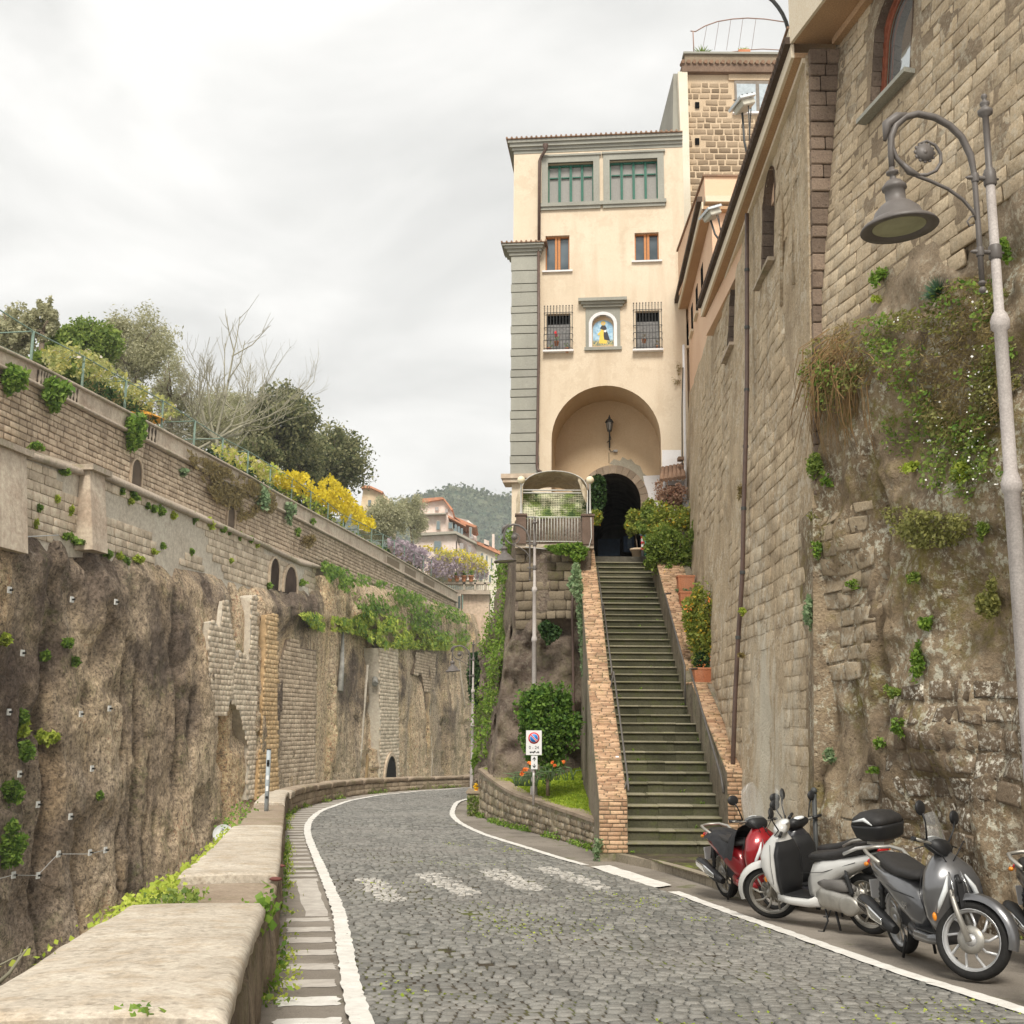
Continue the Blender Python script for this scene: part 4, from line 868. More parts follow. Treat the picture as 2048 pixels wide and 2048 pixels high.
for (u, v, a, b, m_, lab) in ((730, 1095, 40, 14, g_shrub, 'low garden hedge behind the parapet under the yellow climber'), (600, 1020, 50, 18, g_dark, 'dark hedge under the pergola'), (480, 945, 50, 20, g_dark, 'dark shrubs under the cream climber'), (230, 800, 60, 18, g_dark, 'dark bushes under the first pergola bays'), (800, 1120, 30, 10, g_dark, 'dark low planting under the wisteria'), (120, 740, 40, 14, g_shrub, 'mixed bushes behind the first balusters')):
    c = cl(u, v, -3.2); k = np.linalg.norm(c)/FPX; t = thing('hedge', c-np.array([0, 0, b*k]), lab, 'hedge'); n_ = 24; along = rng.uniform(-1, 1, (1900, 1)); P = c+CT*along*a*k*(1/ max(.25, abs((CT@CR)-(u-1024)/FPX*(CT@FW))))+rng.normal(size=(1900, 3))*np.array([.5, .5, .5])*b*k*.9; P[:, 2] += -(along[:, 0]*0); leaf_obj('foliage', P, .4, m_, t)
mb = MB(); par_c = cl(283, 838, -1.6); pt = thing('parasol', par_c-np.array([0, 0, 2.2]), 'orange and dark blue parasol top showing above the parapet', 'parasol'); MB().lathe([(1.5, 0), (.8, .35), (.02, .6)], par_c, 8, sm=False).put('canopy', simple('parasol_orange', (.75, .36, .05), .8), pt); MB().tube([par_c-np.array([0, 0, 2.2]), par_c+np.array([0, 0, .5])], .03, 6).put('pole', green_metal, pt)

# corner turret at the end of the terrace ---------------------------
tw_ = thing('corner_turret', cl(930, 1290, .3), 'pale corner turret with a balustraded balcony at the end of the terrace wall', 'turret')
def boxpx(a, b, c, d, off, dep, name, mat, parent):
    "box whose front face fills the px rectangle on the plane at offset off"
    q = [cl(a, d, off), cl(b, d, off), cl(b, c, off), cl(a, c, off)]; s0, s1 = (q[0]-C0)@CT, (q[1]-C0)@CT; z0 = (q[0][2]+q[1][2])/2; z1 = (q[2][2]+q[3][2])/2
    V = [CS(s, z, o) for z in (z0, z1) for s, o in ((s0, off-dep), (s0, off), (s1, off), (s1, off-dep))]; return MB().hexa([V[i] for i in (0, 3, 2, 1, 4, 7, 6, 5)]).put(name, mat, parent)
def slabY(u0, u1, v0, v1, Y, dep, name, mat, parent, **k):
    "box facing the camera at depth Y filling a px rectangle"
    a, b = at(u0, v1, Y), at(u1, v0, Y); return MB().box(((a[0]+b[0])/2, Y+dep/2, (a[2]+b[2])/2), (abs(b[0]-a[0]), dep, abs(b[2]-a[2]))).put(name, mat, parent, **k)
YT = 172.
slabY(922, 978, 1186, 1345, YT, 12, 'tower_wall', stone('turret_render', (.50, .37, .28), (.60, .47, .36), (.42, .33, .24), fine=3, big=.15, rnd=0, streak=.5, streakc=(.30, .22, .15), bump=.3, dist=.08), tw_)
slabY(888, 980, 1180, 1188, YT-1, 14, 'balcony_slab', ledge_m, tw_); slabY(888, 980, 1164, 1168, YT-1, 1, 'balcony_rail', ledge_m, tw_)
for k in range(22): 
    u = 890+k*4.1; slabY(u, u+1.6, 1168, 1180, YT-.8, .3, 'baluster', bal_m, tw_)
for u in (926, 948, 968): slabY(u, u+4, 1165, 1181, YT-1, .6, 'pier', bal_m, tw_)
for u in (950, 960, 970): 
    a = at(u, 1204, YT-.25); MB().lathe([(.32, -.03), (.32, .03)], a, 12, M=np.array([[1, 0, 0], [0, 0, 1], [0, 1, 0]])).put('blind_arch', simple('turret_shade', (.27, .19, .13), .95), tw_) if u == 950 else MB().lathe([(.32, -.03), (.32, .03)], a, 12, M=np.array([[1, 0, 0], [0, 0, 1], [0, 1, 0]])).put('blind_arch', MATS['turret_shade'], tw_)
slabY(882, 922, 1188, 1222, YT-2, 5, 'lower_wall', plaster_far, tw_)
for a, b in ((895, 907), (916, 921)): 
    slabY(a, b, 1192, 1216, YT-2.15, .2, 'window', simple('window_grey', (.10, .12, .11), .3), tw_) if a == 895 else slabY(a, b, 1192, 1216, YT-2.15, .2, 'window', MATS['window_grey'], tw_)
for u in (888, 899, 911, 924): slabY(u, u+2.4, 1190, 1218, YT-2.4, .2, 'shutter', green_metal, tw_)
for k in range(8): slabY(905+k*9, 906.2+k*9, 1140, 1166, YT-.5, .12, 'rail_post', green_metal, tw_)
for k in range(4):
    a = at(900+k*14, 1163, YT-1.2); t = thing('flower_pot', a, nth(k, 4, 'terracotta flower pot', 'in the row on the turret balustrade'), 'flower pot', 'pots on the turret balustrade'); MB().lathe([(.25, 0), (.38, .7), (.42, .7), (.42, .85)], a, 8).put('pot', simple('terracotta_far', (.55, .22, .10), .9) if k == 0 else MATS['terracotta_far'], t); leaf_obj('plant', blob_pts(a+np.array([0, 0, 1.1]), .5, 70, .3, 5, .6), .35, g_shrub, t)
# ivy mass and low wall behind the lamp at the bend
dm = thing('ivy_mass', at(956, 1440, 66.), 'dark ivy-covered bush hanging behind the far street lamp', 'ivy', None)
poly = [(940, 1310), (976, 1300), (990, 1340), (985, 1430), (965, 1432), (942, 1400), (936, 1350)]
U_ = rng.uniform(930, 992, 9000); V_ = rng.uniform(1296, 1436, 9000); ok = inpoly(U_, V_, poly); leaf_obj('foliage', np.array([at(u, v, 66+rng.uniform(-1.2, 1.2)) for u, v in zip(U_[ok], V_[ok])]), .27, g_dark, dm)
fw = thing('bend_wall', at(968, 1570, 67.), 'old brown retaining wall beyond the bend of the road', 'wall'); G_ = np.array([[at(u, v, 67.) for v in np.linspace(1290, 1620, 26)] for u in np.linspace(944, 1040, 20)]); G_ += np.array([0, -1., 0])*(fbm(G_*.5, 4, 9)[..., None]*.5); put('wall_face', grid_mesh('wall_face', G_, tuff), fw)
# pink house ---------------------------------------------------------
pinkm = stone('pink_render', (.66, .53, .46), (.72, .60, .53), None, fine=1, big=.1, rnd=0, bump=.1, streak=.15, streakc=(.5, .4, .33)); rooft = simple('roof_tiles', (.52, .24, .14), .9, var=.25, scale=1.2); trimm = simple('grey_trim', (.36, .33, .27), .9); glassd = simple('house_glass', (.16, .20, .21), .15, .6); shut = simple('grey_shutter', (.36, .33, .31), .8)
YH = 210.
ph = thing('pink_house', at(860, 1150, YH), 'pale pink house with terracotta gable roof and stepped upper floor beyond the terrace', 'house')
def polyp(px, dep, name, mat, parent, Y=YH, Ys=None):
    "prism whose front polygon is given in px, on depths Ys (one per corner) or Y"
    Ys = Ys or [Y]*len(px); A = [at(u, v, y) for (u, v), y in zip(px, Ys)]; B = [p+np.array([0, dep, 0.]) for p in A]; n = len(px)
    return MB().add(A+B, [tuple(range(n)), tuple(range(2*n-1, n-1, -1))]+[(i, n+i, n+(i+1) % n, (i+1) % n) for i in range(n)]).put(name, mat, parent)
polyp([(828, 1150), (914, 1150), (914, 1065), (838, 1066), (838, 1072), (828, 1080)], 16, 'lower_wall', pinkm, ph)
polyp([(834, 1068), (910, 1068), (892, 1026), (836, 1030)], 14, 'middle_wall', pinkm, ph, YH+1)
polyp([(836, 1030), (906, 1036), (903, 1018), (886, 997), (840, 1006)], 12, 'gable_wall', pinkm, ph, YH+2)
polyp([(908, 1034), (912, 1080), (912, 1160), (953, 1160), (953, 1085), (951, 1052), (936, 1040)], 10, 'side_wall', pinkm, ph, Ys=[YH, YH, YH, YH, YH+14, YH+14, YH+14, YH+8])
polyp([(840, 1006), (842, 997), (884, 994), (887, 998)], 14, 'roof', rooft, ph, YH+1)
polyp([(884, 994), (888, 996), (906, 1018), (903, 1021)], 14, 'gable_roof', rooft, ph, YH+1)
polyp([(896, 1034), (896, 1030), (932, 1050), (931, 1053)], 10, 'porch_roof', rooft, ph, YH-1)
polyp([(908, 1033), (930, 1042), (954, 1052), (950, 1055), (926, 1047)], 10, 'side_roof', rooft, ph, YH-.5)
polyp([(826, 1072), (826, 1066), (912, 1062), (953, 1084), (953, 1088), (911, 1067)], 3, 'cornice', trimm, ph, YH-1.2)
polyp([(838, 1028), (838, 1030), (892, 1028), (892, 1025)], 2, 'eaves_band', trimm, ph, YH-.6)
for k, (a, b, c, d) in enumerate(((872, 881, 1041, 1060), (896, 906, 1044, 1058), (867, 883, 1081, 1101), (938, 944, 1054, 1074))):
    w = slabY(a, b, c, d, YH-.35, .3, 'window_frame', trimm, ph); slabY(a+1.4, b-1.4, c+1.4, d-1.4, YH-.45, .3, 'pane', glassd, w)
for a, b in ((909, 914), (915, 920), (921, 926)): slabY(a, b, 1049+(a-909)*.6, 1064+(a-909)*.6, YH-.6, .3, 'veranda_pane', glassd, ph)
for a, b, c, d in ((919, 927, 1086, 1112), (936, 942, 1091, 1113), (939, 946, 1068, 1077)): slabY(a, b, c, d, YH-.4, .3, 'shutter', shut, ph)
for a, b in ((870, 877), (890, 896)): slabY(a, b, 1014 if a < 880 else 1018, 1021 if a < 880 else 1025, YH+1.6, .3, 'vent', shut, ph)
hw = thing('white_house', at(975, 1200, YH+10), 'long cream house with small windows stepping down behind the pink one', 'house')
polyp([(950, 1240), (950, 1088), (1000, 1110), (1030, 1125), (1030, 1240)], 12, 'wall', stone('cream_render', (.66, .60, .48), (.74, .68, .56), None, fine=1, big=.1, rnd=0, bump=.1), hw, YH+8)
polyp([(949, 1086), (950, 1081), (975, 1090), (1030, 1116), (1030, 1122)], 12, 'roof', rooft, hw, YH+7)
polyp([(984, 1098), (984, 1068), (989, 1068), (989, 1100)], 2, 'chimney', pinkm, hw, YH+8); polyp([(968, 1090), (968, 1078), (978, 1082), (978, 1094)], 2, 'dormer', pinkm, hw, YH+7)
for k, (a, b, c, d) in enumerate(((962, 966, 1106, 1118), (972, 975, 1111, 1125), (982, 984.5, 1116, 1138), (960, 965, 1148, 1160), (990, 996, 1184, 1196), (978, 982, 1150, 1164))): slabY(a, b, c, d, YH+7.7, .3, 'window', glassd, hw)
ob = thing('ochre_house', at(745, 1040, 190.), 'ochre house roof showing between the dark magnolia and the olive tree', 'house')
polyp([(715, 1060), (727, 974), (743, 975), (765, 986), (780, 1000), (780, 1060)], 10, 'wall', stone('ochre_render', (.60, .46, .30), (.68, .54, .38), None, fine=1, big=.1, rnd=0, bump=.1), ob, 190.); polyp([(722, 976), (727, 970), (742, 972), (766, 983), (764, 986), (742, 976)], 10, 'roof', rooft, ob, 189.)
for u, v in ((736, 1000), (752, 1008)): slabY(u, u+6, v, v+12, 189.7, .3, 'window', glassd, ob)
tree(950, 1160, 14, 10, -26, g_shrub, 'small green garden bush left of the cream house', 500, .5, trunk=False, cat='bush', name='bush', group=None) if False else None
# hills ---------------------------------------------------------------
def hill():
    k = NT('wooded_hill'); g = k.mix(k.rng(k.noise(.012, 6, .7), .35, .65), (.06, .10, .06), (.20, .21, .13)); g = k.mix(k.rng(k.noise(.05, 6, .75), .45, .62), g, (.045, .085, .05)); g = k.mix(k.math('MULTIPLY', k.rng(k.noise(.02, 5, .7), .58, .68), .5), g, (.34, .30, .22)); k.bump(k.noise(.12, 5, .7), 1, 6.); hm = k.done(g, 1, 0)
    us = np.linspace(300, 1700, 170); top = np.interp(us, [300, 700, 790, 836, 860, 891, 920, 953, 1015, 1150, 1400, 1700], [1060, 1040, 1005, 988, 979, 976, 980, 984, 996, 1030, 1000, 960])
    P = np.zeros((len(us), 60, 3))
    for i, u in enumerate(us):
        a = at(u, top[i], 1500.); z0 = -60.
        for j in range(60):
            f = j/59; y = 1500-f**1.1*850; z = a[2]*(1-f)**.9+z0*(1-(1-f)**.9)*f; P[i, j] = (a[0]*(y/1500), y, z)
    P[..., 2] += fbm(P*.006, 5, 3)*14*np.linspace(.3, 1, 60)[None]*1+fbm(P*.05, 3, 8)*3.5; P[..., 0] += fbm(P*.01, 3, 5)*10
    put('hillside', grid_mesh('hillside', P, hm), kind='structure')
    # the wood's treetops break the ridge line
    C_ = P[:, :50].reshape(-1, 3); m = 60000; c = C_[rng.integers(0, len(C_), m)]+rng.normal(size=(m, 3))*np.array([8, 8, 1.5])+np.array([0, 0, 1.]); g2 = leafmat('far_wood', (.05, .09, .05), (.20, .22, .13)); leaf_obj('hillside_wood', c, 4.5, g2, asp=.8, kind='stuff')
hill()
ga = np.array([[[x, y, -8-.004*y] for y in np.linspace(100, 900, 20)] for x in np.linspace(-600, 700, 20)]); put('far_ground', grid_mesh('far_ground', ga, MATS['wooded_hill']), kind='structure')
# ------------------------------------------------------------------ the tall house over the archway
FA, FB = np.array([-.23, 35.5, 0]), np.array([5.26, 34.93, 0]); FT = (FB-FA)/np.linalg.norm(FB-FA); FN = np.array([FT[1], -FT[0], 0])   # towards the street
def fp(u, v, off=0): return onp(u, v, FA+FN*off, FN)
def FS_(s, z, off=0): return FA+FT*s+FN*off+np.array([0, 0, z])
def fsz(u, v, off=0): p = fp(u, v, off)-FA; return float(p@FT), float(p[2])
facade_m = stone('peach_render', (.64, .53, .40), (.71, .60, .465), None, fine=60, big=.35, rnd=0, bump=.12, dist=.004, streak=.5, streakc=(.50, .38, .26), lichen=.35, lich_c=(.52, .41, .29), lich_s=2.5)
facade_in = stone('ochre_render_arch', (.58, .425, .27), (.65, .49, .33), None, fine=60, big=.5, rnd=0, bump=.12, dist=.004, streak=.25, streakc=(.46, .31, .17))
greytrim = stone('grey_stone_trim', (.29, .285, .25), (.355, .35, .305), None, fine=50, big=.8, rnd=.12, bump=.25, dist=.006, streak=.2, streakc=(.22, .21, .17))
whitew = stone('whitewash', (.70, .68, .68), (.80, .78, .78), None, fine=40, big=.8, rnd=0, bump=.1, streak=.2, streakc=(.55, .52, .5))
green_paint = simple('green_paint', (.012, .11, .07), .5, .4, var=.15); orange_wood = simple('orange_wood', (.50, .21, .075), .6, .3, var=.15, scale=20)
glass_w = NT('window_glass'); glass_w.b.inputs['Metallic'].default_value = 0; _g = glass_w.mix(glass_w.rng(glass_w.noise(.9, 2), .4, .6), (.05, .07, .08), (.12, .15, .17)); glass_w = glass_w.done(_g, .06, .9)
curtain_m = simple('lace_curtain', (.30, .29, .27), .9, var=.12, scale=30); dark_iron = simple('dark_iron', (.05, .052, .05), .55, .5, var=.2); black_in = simple('dark_interior', (.012, .012, .012), 1, 0, var=.1)
terra = stone('terracotta', (.42, .16, .08), (.53, .225, .12), None, fine=40, big=3, rnd=0, bump=.2, dist=.004, streak=.4, streakc=(.5, .36, .27)); tilem = stone('roof_tile', (.20, .13, .09), (.30, .19, .13), None, fine=30, big=2, rnd=0, bump=.3); pipe_brown = simple('brown_pipe', (.11, .07, .055), .5, .4, var=.15)
hs = thing('arch_house', FS_(0, 4, 0), 'tall narrow peach house with a big arched entrance at the head of the stairs', 'house')
W0, ztop = fsz(1357, 268)[0], 18.45; sL = fsz(1026, 600)[0]; WL = fsz(1028, 400)[0]
zbot = -2.6
# front wall as panels round the arch and the windows (windows are set proud / recessed by boxes cut from the panel grid)
aL, zA = fsz(1103, 900); aR, _ = fsz(1322, 900); acx = (aL+aR)/2; ar = (aR-aL)/2; ztA = fsz(1215, 771)[1]; zsp = ztA-ar*1.02
wins = {'a': (1096, 1187, 327, 404), 'b': (1219, 1316, 321, 399), 'c': (1091, 1139, 472, 541), 'd': (1269, 1318, 466, 521), 'e': (1093, 1141, 628, 702), 'f': (1271, 1320, 622, 700), 'n': (1184, 1228, 632, 694)}
def rect(k): a, b, c, d = wins[k]; s0, z1 = fsz(a, c); s1, z0 = fsz(b, d); return s0, s1, z0, z1
R_ = {k: rect(k) for k in wins}
WR = W0+.12
def wall_with_holes(name, s0, s1, z0, z1, holes, thick, mat, parent, arch=None):
    xs = sorted({s0, s1, *[h[0] for h in holes], *[h[1] for h in holes]}); zs = sorted({z0, z1, *[h[2] for h in holes], *[h[3] for h in holes]}); mb = MB()
    for a, b in zip(xs[:-1], xs[1:]):
        for c, d in zip(zs[:-1], zs[1:]):
            mx, mz = (a+b)/2, (c+d)/2
            if any(h[0] < mx < h[1] and h[2] < mz < h[3] for h in holes): continue
            mb.add([FS_(a, c), FS_(b, c), FS_(b, d), FS_(a, d)], [(0, 1, 2, 3)])
    for h in holes:
        for p, q in (((h[0], h[2]), (h[1], h[2])), ((h[1], h[2]), (h[1], h[3])), ((h[1], h[3]), (h[0], h[3])), ((h[0], h[3]), (h[0], h[2]))):
            mb.add([FS_(*p), FS_(*q), FS_(*q, -thick), FS_(*p, -thick)], [(0, 1, 2, 3)])
    if arch:
        cx, r, zs_, zt = arch; n = 24; A = [(cx-r*math.cos(t), zs_+(zt-zs_)*math.sin(t)) for t in np.linspace(0, math.pi, n+1)]
        for (a, b), (c, d) in zip(A[:-1], A[1:]): mb.add([FS_(a, b), FS_(c, d), FS_(c, zt+.02), FS_(a, zt+.02)], [(0, 1, 2, 3)])
    return mb.put(name, mat, parent)
hole_arch = (acx-ar, acx+ar, zbot, ztA+.02)
wall_with_holes('wall', WL, WR, zbot, ztop, [*R_.values(), hole_arch], .22, facade_m, hs, (acx, ar, zsp, ztA))
MB().hexa([FS_(WL, zbot, 0), FS_(WL, zbot, -9), FS_(WL-.01, zbot, -9), FS_(WL-.01, zbot, 0), FS_(WL, ztop, 0), FS_(WL, ztop, -9), FS_(WL-.01, ztop, -9), FS_(WL-.01, ztop, 0)]).put('side_wall', facade_m, hs)
# the deep arched porch
D_ = 1.75; n = 24; prof = [(acx-ar, zbot), (acx-ar, zsp)]+[(acx-ar*math.cos(t), zsp+(ztA-zsp)*math.sin(t)) for t in np.linspace(0, math.pi, n+1)][1:-1]+[(acx+ar, zsp), (acx+ar, zbot)]
V = [FS_(a, b, 0) for a, b in prof]+[FS_(a, b, -D_) for a, b in prof]; m = len(prof)
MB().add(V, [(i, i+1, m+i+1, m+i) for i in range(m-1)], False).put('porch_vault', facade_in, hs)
# back wall of the porch with the inner stone arch
iL, _ = fsz(1172, 1060, -D_); iR, _ = fsz(1282, 1060, -D_); icx = (iL+iR)/2+.0; ir = (iR-iL)/2; zti = fsz(1225, 947, -D_)[1]; zsi = zti-ir*1.05
mb = MB(); A = [(icx-ir*math.cos(t), zsi+(zti-zsi)*math.sin(t)) for t in np.linspace(0, math.pi, n+1)]
for (a, b), (c, d) in zip(A[:-1], A[1:]): mb.add([FS_(a, b, -D_), FS_(c, d, -D_), FS_(c, ztA+.1, -D_), FS_(a, ztA+.1, -D_)], [(0, 1, 2, 3)])
mb.add([FS_(acx-ar, zbot, -D_), FS_(icx-ir, zbot, -D_), FS_(icx-ir, ztA+.1, -D_), FS_(acx-ar, ztA+.1, -D_)], [(0, 1, 2, 3)]); mb.add([FS_(icx+ir, zbot, -D_), FS_(acx+ar, zbot, -D_), FS_(acx+ar, ztA+.1, -D_), FS_(icx+ir, ztA+.1, -D_)], [(0, 1, 2, 3)])
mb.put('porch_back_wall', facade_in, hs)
# dark passage beyond the inner arch
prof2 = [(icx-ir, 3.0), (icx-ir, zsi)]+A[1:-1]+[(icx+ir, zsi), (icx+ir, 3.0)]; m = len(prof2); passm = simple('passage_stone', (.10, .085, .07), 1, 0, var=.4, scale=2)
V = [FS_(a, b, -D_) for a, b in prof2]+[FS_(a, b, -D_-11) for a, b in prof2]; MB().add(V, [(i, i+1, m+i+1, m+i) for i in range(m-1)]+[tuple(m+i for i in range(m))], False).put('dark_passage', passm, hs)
# voussoirs of the inner arch
arch_stone = stone('arch_stone', (.24, .185, .135), (.34, .27, .205), None, fine=45, big=1, rnd=.5, bump=.4, dist=.01)
nv = 15
for i in range(nv):
    t0, t1 = math.pi*i/nv+.006, math.pi*(i+1)/nv-.006; ro = 1.29
    q = []
    for t in (t0, (t0+t1)/2, t1): q.append((icx-ir*math.cos(t), zsi+(zti-zsi)*math.sin(t))); 
    for t in (t1, (t0+t1)/2, t0): q.append((icx-ir*ro*math.cos(t), zsi+(zti-zsi)*ro*math.sin(t)))
    V = [FS_(a, b, -D_+.05) for a, b in q]+[FS_(a, b, -D_-.12) for a, b in q]; MB().add(V, [tuple(range(6)), tuple(range(11, 5, -1))]+[(k, 6+k, 6+(k+1) % 6, (k+1) % 6) for k in range(6)]).put('voussoir', arch_stone, hs, rnd=random.random())
for sd in (-1, 1):
    z = 4.85
    while z < zsi-.1:
        h = min(.42, zsi-z); x0, x1 = (icx+sd*ir, icx+sd*ir*1.29); MB().box(FS_((x0+x1)/2, z+h/2, -D_-.03), (abs(x1-x0), .17, h-.012), rz=-math.atan(.104)).put('jamb_stone', arch_stone, hs, rnd=random.random()); z += h
# bare grey patch over the inner arch, broken outline
pp = [fsz(u, v, -D_) for u, v in ((1218, 928), (1228, 918), (1240, 922), (1245, 914), (1256, 920), (1262, 918), (1270, 928), (1280, 932), (1286, 946), (1294, 952), (1292, 962), (1280, 965), (1262, 945), (1240, 933))]
V = [FS_(a, b, -D_+.006) for a, b in pp]; MB().add(V, [tuple(range(len(V)))]).put('bare_plaster_patch', stone('grey_patch', (.33, .30, .235), (.40, .36, .29), None, fine=40, big=1, rnd=0), hs)
# whitewashed band on the right of the inner arch and right pier foot
for (a, b, c, d, o) in ((1284, 1322.5, 950, 1120, -D_+.008),):
    q = [fsz(u, v, -D_) for u, v in ((1286, 952), (1321, 950), (1321, 1130), (1297, 1130), (1297, 1010))]; MB().add([FS_(x, z, o) for x, z in q], [tuple(range(5))]).put('whitewash_patch', whitew, hs)
q = [fsz(u, v) for u, v in ((1324, 900), (1362, 900), (1364, 1010), (1324, 1010))]; MB().add([FS_(x, z, .008) for x, z in q], [(0, 1, 2, 3)]).put('whitewash_patch', whitew, hs)
# rear passage glimpses: framed panel and blue things stay dark
for (a, b, c, d, m_) in ((1247, 1268, 1072, 1104, simple('blue_panel', (.02, .045, .09), .6, var=.3)), (1255, 1264, 1078, 1098, simple('pale_notice', (.10, .13, .16), .8, var=.3)), (1196, 1240, 1078, 1112, simple('dark_bench', (.015, .03, .055), .7, var=.3))):
    s0, z1 = fsz(a, c, -D_-2.5); s1, z0 = fsz(b, d, -D_-2.5); MB().box(FS_((s0+s1)/2, (z0+z1)/2, -D_-2.5+(.03 if m_.name == 'pale_notice' else 0)), (s1-s0, .04, z1-z0), rz=-math.atan(.104)).put('passage_panel', m_, hs)

def fbox(s0, s1, z0, z1, o0, o1, name, mat, parent=hs, rnd=None, bev=0):
    V = [FS_(s, z, o) for z in (z0, z1) for s, o in ((s0, o1), (s1, o1), (s1, o0), (s0, o0))]; return MB().hexa(V).put(name, mat, parent, rnd=rnd)
# eaves cornice with tile edge
zc = fsz(1100, 302)[1]
mb = MB(); steps = [(0.0, 0, .10), (.05, .1, .19), (.12, .19, .31), (.18, .31, .40)]
for o, a, b in steps: 
    V = [FS_(s, z, q) for z in (zc+a-.06, zc+b-.06) for s, q in ((WL-o-.02, o+.02), (WR, o+.02), (WR, -9), (WL-o-.02, -9))]; mb.hexa(V)
mb.put('cornice', greytrim, hs)
zt_ = zc+.40-.06+.01
fbox(WL-.24, WR, zt_, zt_+.03, -9, .24, 'roof_slab', tilem)
n_ = int((WR-WL+.22)/.16)
for k in range(n_): 
    s = WL-.22+k*.16; MB().tube([FS_(s, zt_+.04, .27), FS_(s, zt_+.06, -1.)], .036, 6).put('roof_tile', tilem, hs)
# rusticated corner pilaster: blocks of the two heights seen, its own little cornice
s1p = fsz(1079, 700)[0]; s0p = fsz(1022, 700)[0]; zp_top = fsz(1050, 514)[1]; zp_bot = fsz(1050, 950)[1]
edges = [511, 541, 567, 584, 612, 626, 651, 667, 697, 712, 739, 754, 778, 794, 821, 838, 866, 883, 911, 927, 952]
fbox(s0p+.03, s1p-.03, zp_bot, zp_top, -.6, .10, 'pilaster_core', simple('joint_dark', (.12, .115, .09), .95))
for i, (a, b) in enumerate(zip(edges[:-1], edges[1:])):
    z1, z0 = fsz(1050, a, .16)[1], fsz(1050, b, .16)[1]; wide = i % 2 == 0; fbox(s0p-(.0 if wide else -.02), s1p+(.0 if wide else -.02), z0+.015, z1-.015, -.55, .16, 'pilaster_stone', greytrim, rnd=random.random())
for o, a, b in ((.06, -.02, .08), (.12, .08, .17), (.20, .17, .25), (.27, .25, .31)): fbox(s0p-o, s1p+o*.6, zp_top+a, zp_top+b, -.6, .14+o, 'pilaster_cornice', greytrim)
fbox(s0p-.30, s1p+.20, zp_top+.31, zp_top+.335, -.6, .14+.30, 'pilaster_cap_slab', tilem)
for k in range(10): s = s0p-.27+k*.155; MB().tube([FS_(s, zp_top+.35, .46), FS_(s, zp_top+.37, -.3)], .034, 6).put('cap_tile', tilem, hs)
for o, a, b in ((.10, -.14, 0), (.05, -.26, -.14)): fbox(s0p-.16-o, s1p+.0, zp_bot+a, zp_bot+b, -.6, .14+o, 'base_moulding', MATS['old_plaster'])
# big upper windows with grey surrounds
def big_window(k, green, lab):
    s0, s1, z0, z1 = R_[k]; w_ = fbox(s0, s1, z0, z1, -.24, -.2, 'window', glass_w); w = .20
    for a, b, c, d in ((s0-w, s1+w, z1, z1+w), (s0-w, s0, z0-.02, z1), (s1, s1+w, z0-.02, z1)): fbox(a, b, c, d, -.05, .055, 'window_surround', greytrim)
    fbox(s0-w-.06, s1+w+.06, z0-.14, z0-.02, -.05, .12, 'window_sill', greytrim); fbox(s0-w-.02, s1+w+.02, z0-.24, z0-.14, -.05, .07, 'sill_moulding', greytrim)
    fbox(s0-w-.05, s1+w+.05, z1+w, z1+w+.06, -.05, .10, 'window_hood', greytrim)
    n = 4; bw = (s1-s0)/n
    for i in range(n):
        a, b = s0+i*bw, s0+(i+1)*bw; fbox(a+.03, b-.03, z0+.02, z1-.06, -.195, -.19, 'lace_curtain', curtain_m, w_)
        for x0, x1 in ((a, a+.038), (b-.038, b)): fbox(x0, x1, z0, z1-.03, -.19, -.12, 'casement_stile', green_paint, w_)
        zc_ = z1-(z1-z0)*.34; fbox(a+.055, b-.055, zc_, zc_+.035, -.185, -.13, 'glazing_bar', green_paint, w_); fbox(a+.055, b-.055, z0, z0+.05, -.185, -.13, 'casement_rail', green_paint, w_); fbox(a+.055, b-.055, z1-.09, z1-.03, -.185, -.13, 'casement_rail', green_paint, w_)
big_window('a', 0, ''); big_window('b', 0, '')
for k in 'cd':
    s0, s1, z0, z1 = R_[k]; w_ = fbox(s0, s1, z0, z1, -.24, -.2, 'window', glass_w)
    for x0, x1 in ((s0, s0+.035), (s1-.035, s1), ((s0+s1)/2-.085, (s0+s1)/2-.01), ((s0+s1)/2+.01, (s0+s1)/2+.085)): fbox(x0, x1, z0, z1, -.2, -.11, 'casement', orange_wood, w_)
    for a, b in ((z0, z0+.04), (z1-.04, z1)): fbox(s0+.035, s1-.035, a, b, -.2, -.12, 'casement_rail', orange_wood, w_)
    fbox(s0-.10, s1+.10, z0-.05, z0, -.1, .08, 'window_sill', whitew)
